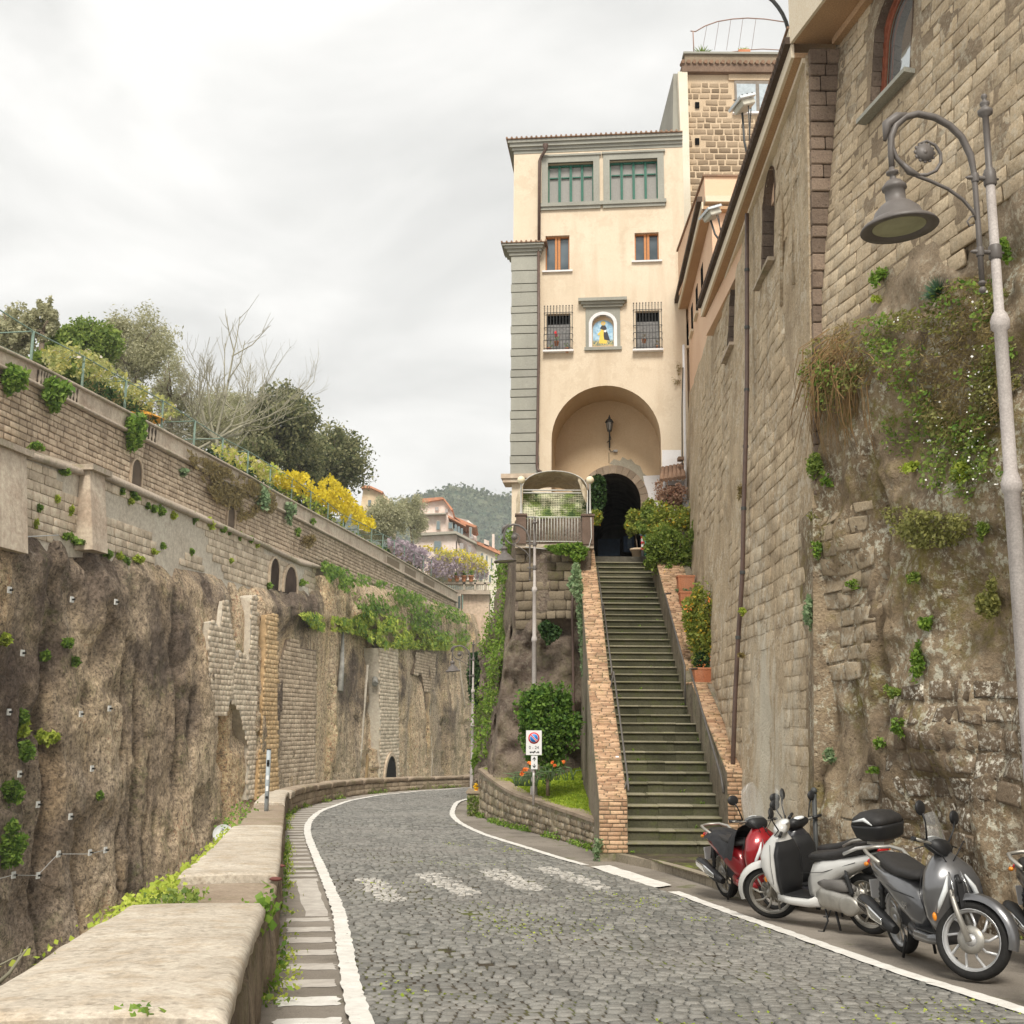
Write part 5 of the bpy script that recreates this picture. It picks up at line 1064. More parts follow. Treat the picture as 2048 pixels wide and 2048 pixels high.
for k, side in (('e', 'left'), ('f', 'right')):
    s0, s1, z0, z1 = R_[k]; w_ = fbox(s0, s1, z0, z1, -.24, -.2, 'window', black_in); fbox(s0+.02, s1-.02, z0, z1-.30, -.19, -.185, 'lace_curtain', simple('grey_curtain', (.24, .235, .23), .9, var=.3, scale=14) if k == 'e' else MATS['grey_curtain'], w_)
    fbox(s0-.10, s1+.10, z0-.06, z0-.0, -.1, .20, 'window_sill', whitew); mb = MB()
    nb_ = 10
    for i in range(nb_):
        x = s0-.06+i*(s1-s0+.12)/(nb_-1); zt = z1+.10; zk = z0+(z1-z0)*.42
        mb.tube([FS_(x, zt+.12, .05), FS_(x, zt, .05), FS_(x, zk+.1, .05), FS_(x, zk, .14), FS_(x, z0+.1, .22), FS_(x, z0, .20)], .009, 5); mb.sphere(FS_(x, zt+.14, .05), .022, 6, 4)
    for z, o in ((z1+.02, .05), (z0+(z1-z0)*.62, .05), (z0+(z1-z0)*.42, .14), (z0+(z1-z0)*.25, .19), (z0+.03, .21)): mb.tube([FS_(s0-.08, z, -.02), FS_(s0-.07, z, o), FS_(s1+.07, z, o), FS_(s1+.08, z, -.02)], .011, 5)
    mb.put('window_grille', dark_iron, hs)
def pot_at(p, r, h, label, mat_leaf=g_ivy, flower=None, n=120, lr=.16, grp=None, lh=.16):
    t = thing('flower_pot', p, label, 'flower pot', grp); MB().lathe([(.001, 0), (r*.7, 0), (r, h*.85), (r*1.08, h*.85), (r*1.08, h), (r*.85, h), (r*.8, h*.9), (.001, h*.9)], p, 12).put('pot', terra, t)
    if n: leaf_obj('plant', blob_pts(np.array(p)+np.array([0, 0, h+lh*.7]), (lr, lr, lh), n, .2, 6, .6), .045, mat_leaf, t)
    if flower is not None: leaf_obj('flowers', blob_pts(np.array(p)+np.array([0, 0, h+lh*1.4]), (lr, lr, lh*.6), 26, .3, 4, .4), .06, flower, t)
    return t
for (u, v, lab, fl) in ((1113, 690, 'terracotta pot of red geraniums in the left barred window, raised in the middle', red_fl), (1098, 703, 'small terracotta pot at the left end of the left barred window', None), (1134, 703, 'wide terracotta pot at the right end of the left barred window', None)):
    s, z = fsz(u, v, .1); pot_at(FS_(s, z-.02, .09), .075, .14, lab, g_ivy, fl, 40 if fl else 16, .09)
for (u, v, lab) in ((1288, 686, 'terracotta pot hanging in the right barred window'), (1314, 699, 'tiny red pot at the corner of the right barred window')):
    s, z = fsz(u, v, .1); pot_at(FS_(s, z, .10), .07 if u < 1300 else .04, .12, lab, g_brown, None, 26, .07)
# the niche with its painted tile picture
s0, s1, z0, z1 = R_['n']; cx = (s0+s1)/2; w = .13
fbox(s0-.24, s1+.24, z0-.10, z0-.0, -.05, .07, 'niche_sill', greytrim); fbox(s0-.20, s1+.20, z1-.0, z1+.26, -.02, .035, 'niche_surround', greytrim); fbox(s0-.20, s0-.0, z0, z1, -.02, .035, 'niche_surround', greytrim); fbox(s1, s1+.20, z0, z1, -.02, .035, 'niche_surround', greytrim)
for o, a, b in ((.28, .26, .34), (.34, .34, .42), (.42, .42, .52)): fbox(s0-o, s1+o, z1+a, z1+b, -.02, .03+(o-.2), 'niche_cornice', greytrim)
r_in, r_out = (s1-s0)/2, (s1-s0)/2+.10; zsn = z1-r_in*.82; q = [(s0, z0), (s0, zsn)]+[(cx-r_in*math.cos(t), zsn+r_in*.86*math.sin(t)) for t in np.linspace(.1, math.pi-.1, 13)]+[(s1, zsn), (s1, z0)]; q2 = [(s0-.10, z0), (s0-.10, zsn)]+[(cx-r_out*math.cos(t), zsn+(r_in*.86+.10)*math.sin(t)) for t in np.linspace(.1, math.pi-.1, 13)]+[(s1+.10, zsn), (s1+.10, z0)]
m = len(q); V = [FS_(a, b, .06) for a, b in q]+[FS_(a, b, .06) for a, b in q2]+[FS_(a, b, -.14) for a, b in q]+[FS_(a, b, .0) for a, b in q2]
MB().add(V, [(i, i+1, m+i+1, m+i) for i in range(m-1)]+[(i, i+1, 2*m+i+1, 2*m+i) for i in range(m-1)]+[(m+i, m+i+1, 3*m+i+1, 3*m+i) for i in range(m-1)]).put('niche_frame', whitew, hs)
fbox(s0, s1, z0, z1, -.16, -.13, 'niche_back', facade_in)
pic = NT('tile_picture'); pz = pic.z(); gl = pic.rng(pz[2], z0, z1); pcol = pic.mix(pic.rng(pic.noise(9, 3), .4, .6), (.25, .45, .62), (.48, .66, .78)); pcol = pic.mix(pic.rng(gl, .30, .22), pcol, pic.mix(pic.rng(pic.noise(22, 3), .42, .58), (.10, .17, .16), (.55, .45, .20))); pic = pic.done(pcol, .25, .5)
pq = [(s0+.02, z0+.10), (s0+.02, zsn-.1)]+[(cx-(r_in-.02)*math.cos(t), zsn-.1+(r_in*.8)*math.sin(t)) for t in np.linspace(.1, math.pi-.1, 11)]+[(s1-.02, zsn-.1), (s1-.02, z0+.10)]
tp = MB().add([FS_(a, b, -.125) for a, b in pq], [tuple(range(len(pq)))]).put('tile_picture', pic, hs)
# a generic robed figure in plain patches of glaze
def patch(pts, mat, name, off): 
    H = z1-z0-.1; Wd = s1-s0; MB().add([FS_(s0+a*Wd, z0+.10+b*H, off) for a, b in pts], [tuple(range(len(pts)))]).put(name, mat, tp)
gy_, gb_, gs_, gk_ = [simple(nm, c, .35, .5, var=.1) for nm, c in (('glaze_yellow', (.80, .55, .08)), ('glaze_black', (.03, .03, .035)), ('glaze_skin', (.72, .48, .30)), ('glaze_white', (.8, .78, .72)))]
circ = lambda cx_, cy_, r: [(cx_+r*math.cos(t), cy_+r*.7*math.sin(t)) for t in np.linspace(0, 2*math.pi, 13)[:-1]]
patch([(.30, .08), (.62, .06), (.70, .14), (.60, .40), (.58, .66), (.42, .66), (.36, .42)], gy_, 'glazed_robe', -.121); patch([(.55, .20), (.82, .16), (.72, .42), (.62, .60), (.54, .56), (.52, .36)], gb_, 'glazed_cloak', -.119); patch([(.36, .60), (.44, .70), (.60, .70), (.68, .58), (.58, .54), (.46, .55)], gb_, 'glazed_cape', -.118)
patch(circ(.51, .78, .11), gy_, 'glazed_halo', -.120); patch(circ(.51, .77, .055), gs_, 'glazed_face', -.117); patch(circ(.60, .50, .06), gk_, 'glazed_sleeve', -.116); patch([(.24, .40), (.40, .52), (.44, .48), (.30, .34)], gy_, 'glazed_sleeve', -.117)
# drainpipes of the house
a = [fp(1091, 293, .30), fp(1091, 300, .30), fp(1083, 313, .14), fp(1079, 322, .12), fp(1078, 480, .12)]; MB().tube(a, .05, 8).put('downpipe', pipe_brown, hs); MB().lathe([(.05, 0), (.09, .12), (.09, .2)], fp(1091, 300, .30), 8).put('hopper', pipe_brown, hs)
a = [fp(1077, 500, .22), fp(1077.5, 700, .22), fp(1074, 930, .22), fp(1076, 940, .24), fp(1082, 944, .3)]; MB().tube(a, .045, 8).put('downpipe', pipe_brown, hs)
# hanging wall lantern over the inner arch
lw = thing('wall_lantern', fp(1219, 895, -D_+.1), 'black wrought-iron lantern on a bracket high in the arched porch', 'lantern')
b0, b1 = fp(1219, 896, -D_+.06), fp(1219, 868, -D_+.06); l0 = fp(1219, 863, -D_+.38); MB().tube([b0, b1, fp(1219, 866, -D_+.28), l0], .025, 8).put('bracket', dark_iron, lw); MB().tube([fp(1214, 885, -D_+.1), fp(1222, 878, -D_+.2), fp(1219, 868, -D_+.3)], .014, 6).put('scroll', dark_iron, lw)
k = np.linalg.norm(l0)/FPX
MB().lathe([(.001, 0), (4*k, 0), (4.6*k, 3*k)], l0, 6, sm=False).put('lamp_base', dark_iron, lw); MB().lathe([(4.2*k, 3*k), (6.6*k, 18*k)], l0, 6, sm=False).put('glass', simple('lantern_glass', (.32, .30, .27), .2, .5), lw)
MB().lathe([(8.6*k, 18*k), (8.2*k, 20*k), (5*k, 25*k), (2*k, 27*k), (2.6*k, 29*k), (1.4*k, 30*k), (.8*k, 33*k), (.001, 35*k)], l0, 6, sm=False).put('lamp_cap', dark_iron, lw)
for i in range(6):
    t = 2*math.pi*i/6; MB().tube([l0+np.array([4.4*k*math.cos(t), 4.4*k*math.sin(t), 3*k]), l0+np.array([6.8*k*math.cos(t), 6.8*k*math.sin(t), 18*k])], .7*k, 4).put('glazing_bar', dark_iron, lw)
cb_ = thing('security_camera', fp(1231, 902, -D_+.1), 'small wall box and cable end beside the foot of the porch lantern', 'camera'); MB().box(fp(1231, 902, -D_+.06), (.13, .1, .06)).put('housing', simple('cam_grey', (.4, .4, .4), .5), cb_); MB().tube([fp(1219, 898, -D_+.03), fp(1222, 904, -D_+.03), fp(1227, 902, -D_+.05)], .012, 5).put('cable', dark_iron, cb_); MB().tube([fp(1218, 905, -D_+.02), fp(1218, 926, -D_+.02)], .008, 5).put('wire', dark_iron, cb_)
# cream corner strip and brick tower behind ------------------------
tw = thing('brick_tower', at(1420, 300, 39.), 'tall tower of squared brown tuff blocks with pale mortar, rising behind the peach house', 'tower')
YB = 38.; tL, tR = at(1376, 300, YB)[0], 12.; zT = at(1450, 150, YB)[2]; zm = at(1450, 135, YB)[2]; zp = at(1450, 112, YB)[2]; mort = stone('cream_mortar', (.52, .40, .275), (.60, .475, .34), None, fine=30, big=1, rnd=0)
WX0, WX1, WZ0, WZ1 = at(1470, 225, YB)[0], at(1560, 225, YB)[0], at(1470, 226, YB)[2], at(1470, 168, YB)[2]
mb = MB(); mb.hexa([(tL, YB, 4), (tR, YB, 4), (tR, YB+8, 4), (tL, YB+8, 4), (tL, YB, zT), (tR, YB, zT), (tR, YB+8, zT), (tL, YB+8, zT)]); mb.put('tower_wall', mort, tw)
holes = [(1390, 1398, 206, 217), (1390, 1398, 278, 290), (1398, 1408, 374, 386)]
hz = [(at(a, d, YB)[0], at(b, c, YB)[0], at(a, d, YB)[2], at(b, c, YB)[2]) for a, b, c, d in holes]
def TS(s, z, off): s = np.asarray(s, float); return np.stack([s, YB-np.asarray(off, float)+0*s, np.asarray(z, float)+0*s], -1)
c = block_cells(tL+.03, 9.4, 11.5, zT-.3, .232, .33, gap=.055, wj=.4, hj=.12, mask=lambda s, z: not (WX0-.25 < s < WX1+.2 and WZ0-.2 < z < WZ1+.45) and all(not (a-.08 < s < b+.08 and p-.08 < z < q_+.08) for a, b, p, q_ in hz))
tuff_br = stone('tuff_brown_block', (.24, .175, .115), (.36, .275, .19), (.20, .16, .11), fine=40, big=1.2, rnd=.75, pits=.3, bump=.5, dist=.01)
emit_blocks(block_verts(TS, *c, depth=.022, back=.02, inset=.02, jit=.012), tuff_br, tw, 'stone', 300)
for a, b, p, q_ in hz: MB().box(((a+b)/2, YB-.03, (p+q_)/2), (b-a, .08, q_-p)).put('putlog_hole', black_in, tw)
def bx3(x0, x1, y0, y1, z0, z1, name, mat, parent, **k): return MB().box(((x0+x1)/2, (y0+y1)/2, (z0+z1)/2), (x1-x0, y1-y0, z1-z0)).put(name, mat, parent, **k)
bx3(WX0-.2, WX1+.2, YB-.06, YB, WZ1+.12, WZ1+.38, 'lintel', mort, tw); wf = bx3(WX0, WX1, YB-.05, YB+.02, WZ0, WZ1+.1, 'window_frame', simple('taupe_frame', (.22, .19, .16), .7), tw)
for i in range(2): a = WX0+.07+i*(WX1-WX0)/2; bx3(a, a+(WX1-WX0)/2-.12, YB-.07, YB-.04, WZ0+.05, WZ1-.03, 'pane', glass_w if False else simple('bright_pane', (.42, .47, .50), .1, .8) if i == 0 else MATS['bright_pane'], wf)
bx3(WX0-.1, WX1+.1, YB-.14, YB, WZ0-.08, WZ0, 'window_sill', whitew, tw)
bx3(tL-.18, tR, YB-.22, YB+8, zT, zT+.30, 'cornice', stone('brown_cornice', (.16, .11, .08), (.22, .155, .115), None, fine=30, big=1, rnd=0), tw)
bx3(tL-.05, tR, YB-.04, YB+8, zT+.305, zT+.75, 'parapet', tuff, tw); bx3(tL-.10, tR, YB-.12, YB+.3, zT+.755, zT+.83, 'coping', greytrim, tw)
for k in range(40): MB().tube([(tL-.15+k*.2, YB-.30, zT+.34), (tL-.15+k*.2, YB+.1, zT+.42)], .07, 6).put('tile', tilem, tw)
# cream side strip of the tower, seen at its left edge
sx0, sx1 = at(1358, 200, YB-.3)[0], at(1377, 200, YB-.3)[0]
MB().hexa([(sx0+.35, YB-.2, 4), (sx1+.05, YB-.2, 4), (sx1+.05, YB+.5, 4), (sx0+.35, YB+.5, 4), (sx0, YB-.2, zT), (sx1, YB-.2, zT), (sx1, YB+.5, zT), (sx0, YB+.5, zT)]).put('corner_strip', stone('cream_strip', (.66, .60, .48), (.74, .68, .56), None, fine=30, big=1, rnd=0, streak=.3, streakc=(.5, .43, .33)), tw)
MB().hexa([(sx0-.25, YB+.1, 18.2), (sx0+.02, YB+.1, 18.2), (sx0+.02, YB+5, 18.2), (sx0-.25, YB+5, 18.2), (sx0-.12, YB+.1, zT+.1), (sx0+.05, YB+.1, zT+.1), (sx0+.05, YB+5, zT+.1), (sx0-.12, YB+5, zT+.1)]).put('side_trim', greytrim, tw)
# thin arched metal hoop pergola and pots on the tower roof
zr_ = zT+.8; pg = thing('roof_pergola', at(1450, 105, YB+.5), 'thin arched metal pergola frame on the tower roof', 'pergola'); rust = simple('rust_metal', (.33, .22, .18), .8, .2)
mb = MB(); hp = [(1381, 62), (1391, 63), (1410, 52), (1435, 43), (1465, 38), (1495, 36), (1530, 38), (1570, 44)]; mb.tube([at(u, v, YB+.6) for u, v in hp], .022, 5); mb.put('hoop', rust, pg); mb = MB(); mb.tube([at(u+30, v+62-(0 if u > 1450 else (1450-u)*.1), YB+2.5) for u, v in hp[1:]], .018, 5); mb.put('hoop', rust, pg)
for u, v in ((1388, 62), (1386.5, 104)): pass
MB().tube([at(1386, 62, YB+.6), at(1388, 108, YB+.6)], .022, 5).put('post', rust, pg)
for u in (1414, 1438, 1462, 1486, 1512): MB().tube([at(u, np.interp(u, [a for a, b in hp], [b for a, b in hp]), YB+.6), at(u-9, 100, YB+2.5)], .007, 4).put('wire', rust, pg)
ag = thing('spiky_plant', at(1404, 108, YB+.3), 'spiky green rooftop plant by the pergola post', 'plant'); c0 = at(1404, 110, YB+.3); mb = MB()
for i in range(12):
    a = -1.1+2.2*i/11; L_ = .42; d = np.array([math.sin(a), .2*math.cos(i*2.), math.cos(a)*.9]); mb.tube([c0, c0+d*L_*.5, c0+d*L_], [.03, .028, .004], 4)
mb.put('blades', g_shrub, ag, rnd=.4)
rp = thing('planter', at(1488, 106, YB+.2), 'long low terracotta planter on the tower parapet', 'planter'); a = at(1488, 106, YB+.2); MB().box(a+np.array([0, 0, .02]), (.42, .2, .14)).put('box', terra, rp); leaf_obj('plant', blob_pts(a+np.array([0, 0, .15]), (.2, .1, .07), 60, .2, 5, .5), .04, g_grass, rp)
# ------------------------------------------------------------------ the great wall on the right
def axb(Y): return np.interp(Y, [16.3, 22, 28, 36.6, 40], [4.12, 3.98, 4.25, 4.85, 5.1])
def axt(Y): return np.interp(Y, [16.3, 28, 36.6, 40], [4.46, 5.0, 5.55, 5.8])
def WA(Y, z, off=0):
    Y = np.asarray(Y, float); z = np.asarray(z, float); f = (z+2)/12.3; X = axb(Y)*(1-f)+axt(Y)*f-off; return np.stack([X, Y+0*z, z+0*Y], -1)
def onA(u, v, off=0):
    r = ray(u, v); Ys = np.linspace(12, 45, 1500); P = r[None]*Ys[:, None]; d = P[:, 0]-WA(Ys, P[:, 2], off)[:, 0]; i = np.argmax(d < 0) if d[0] > 0 else np.argmax(d > 0); return P[i]
def BX(Y, z):
    z = np.asarray(z, float); Y = np.asarray(Y, float); P = np.where(z < 6, 4.15+.035*(z+2), 4.43+.11*(z-6)); S = np.interp(z, [-3, 2, 8.2, 12], [.27, .26, .165, .15]); return P+S*(16.3-Y)
def WB(Y, z, off=0):
    Y = np.asarray(Y, float)+0*np.asarray(z, float); z = np.asarray(z, float)+0*Y; off = np.asarray(off, float); return np.stack([BX(Y, z)-off*.96, Y-off*.25, z], -1)
def onB(u, v, off=0):
    r = ray(u, v); Ys = np.linspace(5, 17.5, 1600); P = r[None]*Ys[:, None]; d = P[:, 0]-(BX(Ys, P[:, 2])-off); i = np.argmax(d > 0) if d[0] < 0 else np.argmax(d < 0); return P[i]

renderA = stone('streaked_render', (.44, .34, .225), (.57, .46, .32), (.32, .245, .165), fine=20, big=.7, rnd=.12, pits=.75, streak=.5, streakc=(.25, .19, .13), bump=.9, dist=.035, lichen=.55, lich_c=(.62, .56, .45), lich_s=5, stain=(18.9, 2.3, 2.2, (.62, .57, .46)))
brown_stone = stone('reveal_stone', (.18, .135, .105), (.27, .205, .155), (.14, .10, .08), fine=35, big=1.5, rnd=.55, pits=.6, bump=.8, dist=.02)
tuffB = stone('tuff_upper', (.40, .31, .205), (.52, .42, .295), (.31, .24, .165), fine=24, big=.6, rnd=.25, pits=.35, bump=.7, dist=.02, streak=.2, streakc=(.28, .21, .145), lichen=.3, lich_c=(.62, .57, .47))
jointB = stone('dark_joint', (.19, .145, .10), (.29, .225, .155), None, fine=24, big=.6, rnd=0, pits=.3, bump=.7, dist=.02, lichen=.5, lich_c=(.5, .46, .36))
rubble = stone('weathered_rubble', (.25, .185, .115), (.40, .31, .21), (.14, .105, .075), fine=24, big=.8, rnd=0, pits=.45, bump=1., dist=.05, streak=.4, streakc=(.13, .10, .07), lichen=1., lich_c=(.60, .56, .44), lich_s=10, moss=.8, mossc=(.20, .17, .03), moss_s=.9)
darkst = stone('brown_foundation', (.13, .095, .065), (.21, .16, .11), None, fine=30, big=1, rnd=.55, pits=.4, bump=.8, dist=.02, lichen=1., lich_c=(.66, .62, .52), lich_s=16)
mortB = stone('pale_joint', (.28, .235, .17), (.37, .315, .24), None, fine=30, big=1, rnd=0, pits=.3, bump=.8, dist=.02, lichen=.5, lich_c=(.55, .5, .4), moss=.4)

wallA = thing('retaining_wall', (4.0, 22, -2.2), 'tall rough rendered wall rising beside the stairs with arched window recesses and a brown downpipe', 'wall')
winsA = []
for (a, b, c, d) in ((1523, 1547, 345, 505), (1456, 1469, 562, 676)):
    p0, p1 = onA(a, d), onA(b, d); zt = onA((a+b)/2, c)[2]; winsA.append((p1[1], p0[1], min(p0[2], p1[2])-.1, zt))
def wall_grid(Sfun, Ys, Zs, holes, mat, name, parent, nz, freq, seed):
    Yg, Zg = np.meshgrid(Ys, Zs, indexing='ij'); P = Sfun(Yg, Zg, 0*Yg); P0 = P.copy(); P[..., 0] -= fbm(P0*freq, 4, seed)*nz
    n, m = P.shape[:2]; i = np.arange(n*m).reshape(n, m); cy = (Yg[:-1, :-1]+Yg[1:, 1:])/2; cz = (Zg[:-1, :-1]+Zg[1:, 1:])/2; keep = np.ones(cy.shape, bool)
    for a, b, c, d in holes:
        r = (b-a)/2; arch = (cz < d-r) | (((cy-(a+b)/2)/r)**2+((cz-(d-r))/r)**2 < 1); keep &= ~((cy > a) & (cy < b) & (cz > c) & (cz < d) & arch)
    Fc = np.stack([i[:-1, :-1], i[1:, :-1], i[1:, 1:], i[:-1, 1:]], -1)[keep]; return put(name, mesh(name, P.reshape(-1, 3), Fc, mat, None, True), parent)
YsA = np.unique(np.r_[np.linspace(16.3, 40, 240), [w for a in winsA for w in np.linspace(a[0], a[1], 9)]]); ZsA = np.unique(np.r_[np.linspace(-2.8, 10.0, 170), [w for a in winsA for w in (a[2], a[3])]])
wall_grid(WA, YsA, ZsA, winsA, renderA, 'wall_face', wallA, .035, 1.1, 3)
for a, b, c, d in winsA:
    r = (b-a)/2; prof = [(a, c), (a, d-r)]+[((a+b)/2-r*math.cos(t), d-r+r*math.sin(t)) for t in np.linspace(.15, math.pi-.15, 9)]+[(b, d-r), (b, c)]; m = len(prof)
    V = [WA(y, z, -.0) for y, z in prof]+[WA(y, z, -.5) for y, z in prof]; V = [np.array(v) for v in V]; MB().add(V, [(i, i+1, m+i+1, m+i) for i in range(m-1)]).put('window_reveal', brown_stone, wallA)
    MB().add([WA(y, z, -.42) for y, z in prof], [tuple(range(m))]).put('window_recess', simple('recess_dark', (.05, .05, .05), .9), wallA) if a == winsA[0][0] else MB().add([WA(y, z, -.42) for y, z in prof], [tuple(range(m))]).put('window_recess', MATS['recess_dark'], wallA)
    z = c
    while z < d-r:  # stones of the far jamb, seen face on
        MB().box(WA(b-.02, z+.12, -.22), (.42, .05, .225)).put('jamb_stone', brown_stone, wallA, rnd=random.random()); z += .24
    MB().hexa([WA(y, z, o) for z in (c-.09, c-.02) for y, o in ((a-.12, .0), (a-.12, .12), (b+.12, .12), (b+.12, .0))]).put('window_sill', ledge_m, wallA)
cA = block_cells(16.4, 30, -1.8, 9.6, .26, .48, gap=.02, wj=.4, mask=lambda s, z: vnoise(np.array([s*.35, z*.3, 1.]), 21)+.4*vnoise(np.array([s*1.2, z*1.2, 1.]), 22) > .12 and all(not (a-.3 < s < b+.3 and c-.2 < z < d+.2) for a, b, c, d in winsA))
VA = block_verts(WA, *cA, depth=.012, back=.06, inset=.012, jit=.014, djit=.9)
VA[..., 0] -= fbm(VA*1.1, 4, 3)*.035; emit_blocks(VA[:, :, :], renderA, wallA, 'stone', 300)
# blind arch relief
p0, p1 = onA(1565, 560), onA(1590, 560); zt = onA(1578, 283)[2]; yb, ya = p0[1], p1[1]; r = (yb-ya)/2
A = [(ya, 6.8), (ya, zt-r)]+[((ya+yb)/2-r*math.cos(t), zt-r+r*math.sin(t)) for t in np.linspace(.2, math.pi-.2, 7)]+[(yb, zt-r), (yb, 6.8)]
MB().tube([WA(y, z, .01) for y, z in A], .035, 5).put('blind_arch_rib', renderA, wallA)
# downpipe
pp = [(1494, 428), (1494, 560), (1494, 760), (1491.5, 880), (1487.5, 1015), (1485, 1144), (1481, 1210), (1476.5, 1273), (1470, 1400), (1466, 1528)]
dp = MB().tube([onA(u, v, .13) for u, v in pp]+[onA(1470, 1548, .06)], .042, 8).put('downpipe', pipe_brown, wallA)
for v in (540, 655, 780, 893, 1017, 1145, 1275): u = np.interp(v, [b for a, b in pp], [a for a, b in pp]); p = onA(u, v, .13); MB().lathe([(.05, -.03), (.052, 0), (.05, .03)], p, 8).put('pipe_bracket', dark_iron, dp)
for u, v, a, b, m_, lab in ((1485, 1222, 9, 11, g_lime, 'bright green sprig behind the brown downpipe'), (1482, 1310, 14, 7, g_brown, 'dry twiggy plant on the brown downpipe'), (1479, 985, 9, 16, g_brown, 'dry brown tuft on the wall left of the downpipe')):
    c = onA(u, v, .12); k = np.linalg.norm(c)/FPX; t = thing('wall_plant', c, lab, 'plant'); leaf_obj('foliage', blob_pts(c, (.08, a*k, b*k), 160, .2, 7, .5), .055, m_, t, asp=.4 if m_ is g_brown else .6)
# plants growing high on the wall
# near wall: coarse tuff courses above, weathered rubble below -------
wallB = thing('tuff_wall', (5, 12, -2.1), 'great weathered tuff wall at the right with coarse courses above and lichen-spotted foundation stones below', 'wall')
p0 = onB(1729, 215); p1 = onB(1820, 120); WBw = (13.85, 14.95, 8.28, 9.95)
YsB = np.unique(np.r_[np.linspace(3, 16.32, 220), np.linspace(WBw[0], WBw[1], 14)]); ZsB = np.unique(np.r_[np.linspace(-2.9, 10.4, 210), WBw[2], WBw[3]])
Yg, Zg = np.meshgrid(YsB, ZsB, indexing='ij')
def bump_B(Y, z):
    q = np.stack([Y, z, 0*Y], -1); low = np.clip((5.6-z+fbm(q*.6, 2, 3)*.8)/1.0, 0, 1); n = fbm(q*np.array([1.1, .8, 1]), 5, 12)*.16+fbm(q*4.5, 3, 13)*.04
    return low*(n+.05)+(1-low)*fbm(q*3, 3, 14)*.015-np.exp(-((Y-14.55-.15*fbm(q*.8, 3, 9))/.10)**2)*np.clip((3.2-z)/.6, 0, 1)*np.clip((z+.4)/.6, 0, 1)*.22
P = WB(Yg, Zg, bump_B(Yg, Zg)); n, m = P.shape[:2]; i = np.arange(n*m).reshape(n, m); cy = (Yg[:-1, :-1]+Yg[1:, 1:])/2; cz = (Zg[:-1, :-1]+Zg[1:, 1:])/2
a, b, c, d = WBw; rr = (b-a)/2; dd = .55
arch = (cz < d-dd) | (((cy-(a+b)/2)/rr)**2+((cz-(d-dd))/dd)**2 < 1); keep = ~((cy > a) & (cy < b) & (cz > c) & (cz < d) & arch)
upper = (cz > 4.9+.5*vnoise(np.stack([cy*.7, cz*0, cy*0], -1), 2)); Fc = np.stack([i[:-1, :-1], i[:-1, 1:], i[1:, 1:], i[1:, :-1]], -1)
lowm = (cz < -.2+.8*vnoise(np.stack([cy*.9, cz*.9, cy*0], -1), 2)) & (cy < 13.6)
mi = np.where(upper, 0, 1)[keep]
put('wall_face', mesh('wall_face', P.reshape(-1, 3), Fc[keep], None, None, True, [jointB, rubble, mortB], mi), wallB)
def BSf(s, z, off): # s runs along -Y so that faces look at the road
    Y = -np.asarray(s, float); return WB(Y, z, np.asarray(off, float)+.0)
def BSl(s, z, off):
    Y = -np.asarray(s, float); return WB(Y, z, off+bump_B(Y, np.asarray(z, float))*1.0)
um = lambda s, z: z > 4.95+.55*float(vnoise(np.array([-s*.5, 0, 1.]), 6)) + max(0, (13.2-(-s))*.22) and not (a-.3 < -s < b+.3 and c-.12 < z < d+.4)
cells = block_cells(-16.25, -4.0, 4.6, 10.35, .205, .40, gap=.017, wj=.4, mask=um)
V = block_verts(BSf, *cells, depth=.009, back=.03, inset=.008, jit=.02, djit=.5); emit_blocks(V[:, :, :], tuffB, wallB, 'stone', 300)
lm = lambda s, z: z < 1.0+.9*float(vnoise(np.array([-s*.45, 0, 4.]), 6))+max(0, (12.8+s)*.45) and -s < 14.3-.4*z and vnoise(np.array([s*1.1, z*1.1, 7.]), 5) < .62
cells = block_cells(-15.6, -4.0, -2.15, 4.8, .27, .33, gap=.06, wj=.3, hj=.12, mask=lm)
V = block_verts(BSl, *cells, depth=.02, back=.05, inset=.03, jit=.03, djit=.7); emit_blocks(V, darkst, wallB, 'foundation_stone', 300)
lm2 = lambda s, z: z < 2.9 and -s > 14.75 and vnoise(np.array([s*1.3, z*.8, 2.]), 5) < .2
cells = block_cells(-16.25, -14.7, -2.1, 2.9, .25, .42, gap=.03, wj=.3, mask=lm2); emit_blocks(block_verts(BSl, *cells, depth=.018, back=.05, inset=.02, jit=.03, djit=.9), stone('quoin_tuff', (.29, .225, .15), (.40, .32, .22), (.22, .17, .11), fine=24, big=.6, rnd=.4, pits=.5, bump=.8, dist=.02, streak=.3, lichen=.5), wallB, 'quoin_stone', 150)
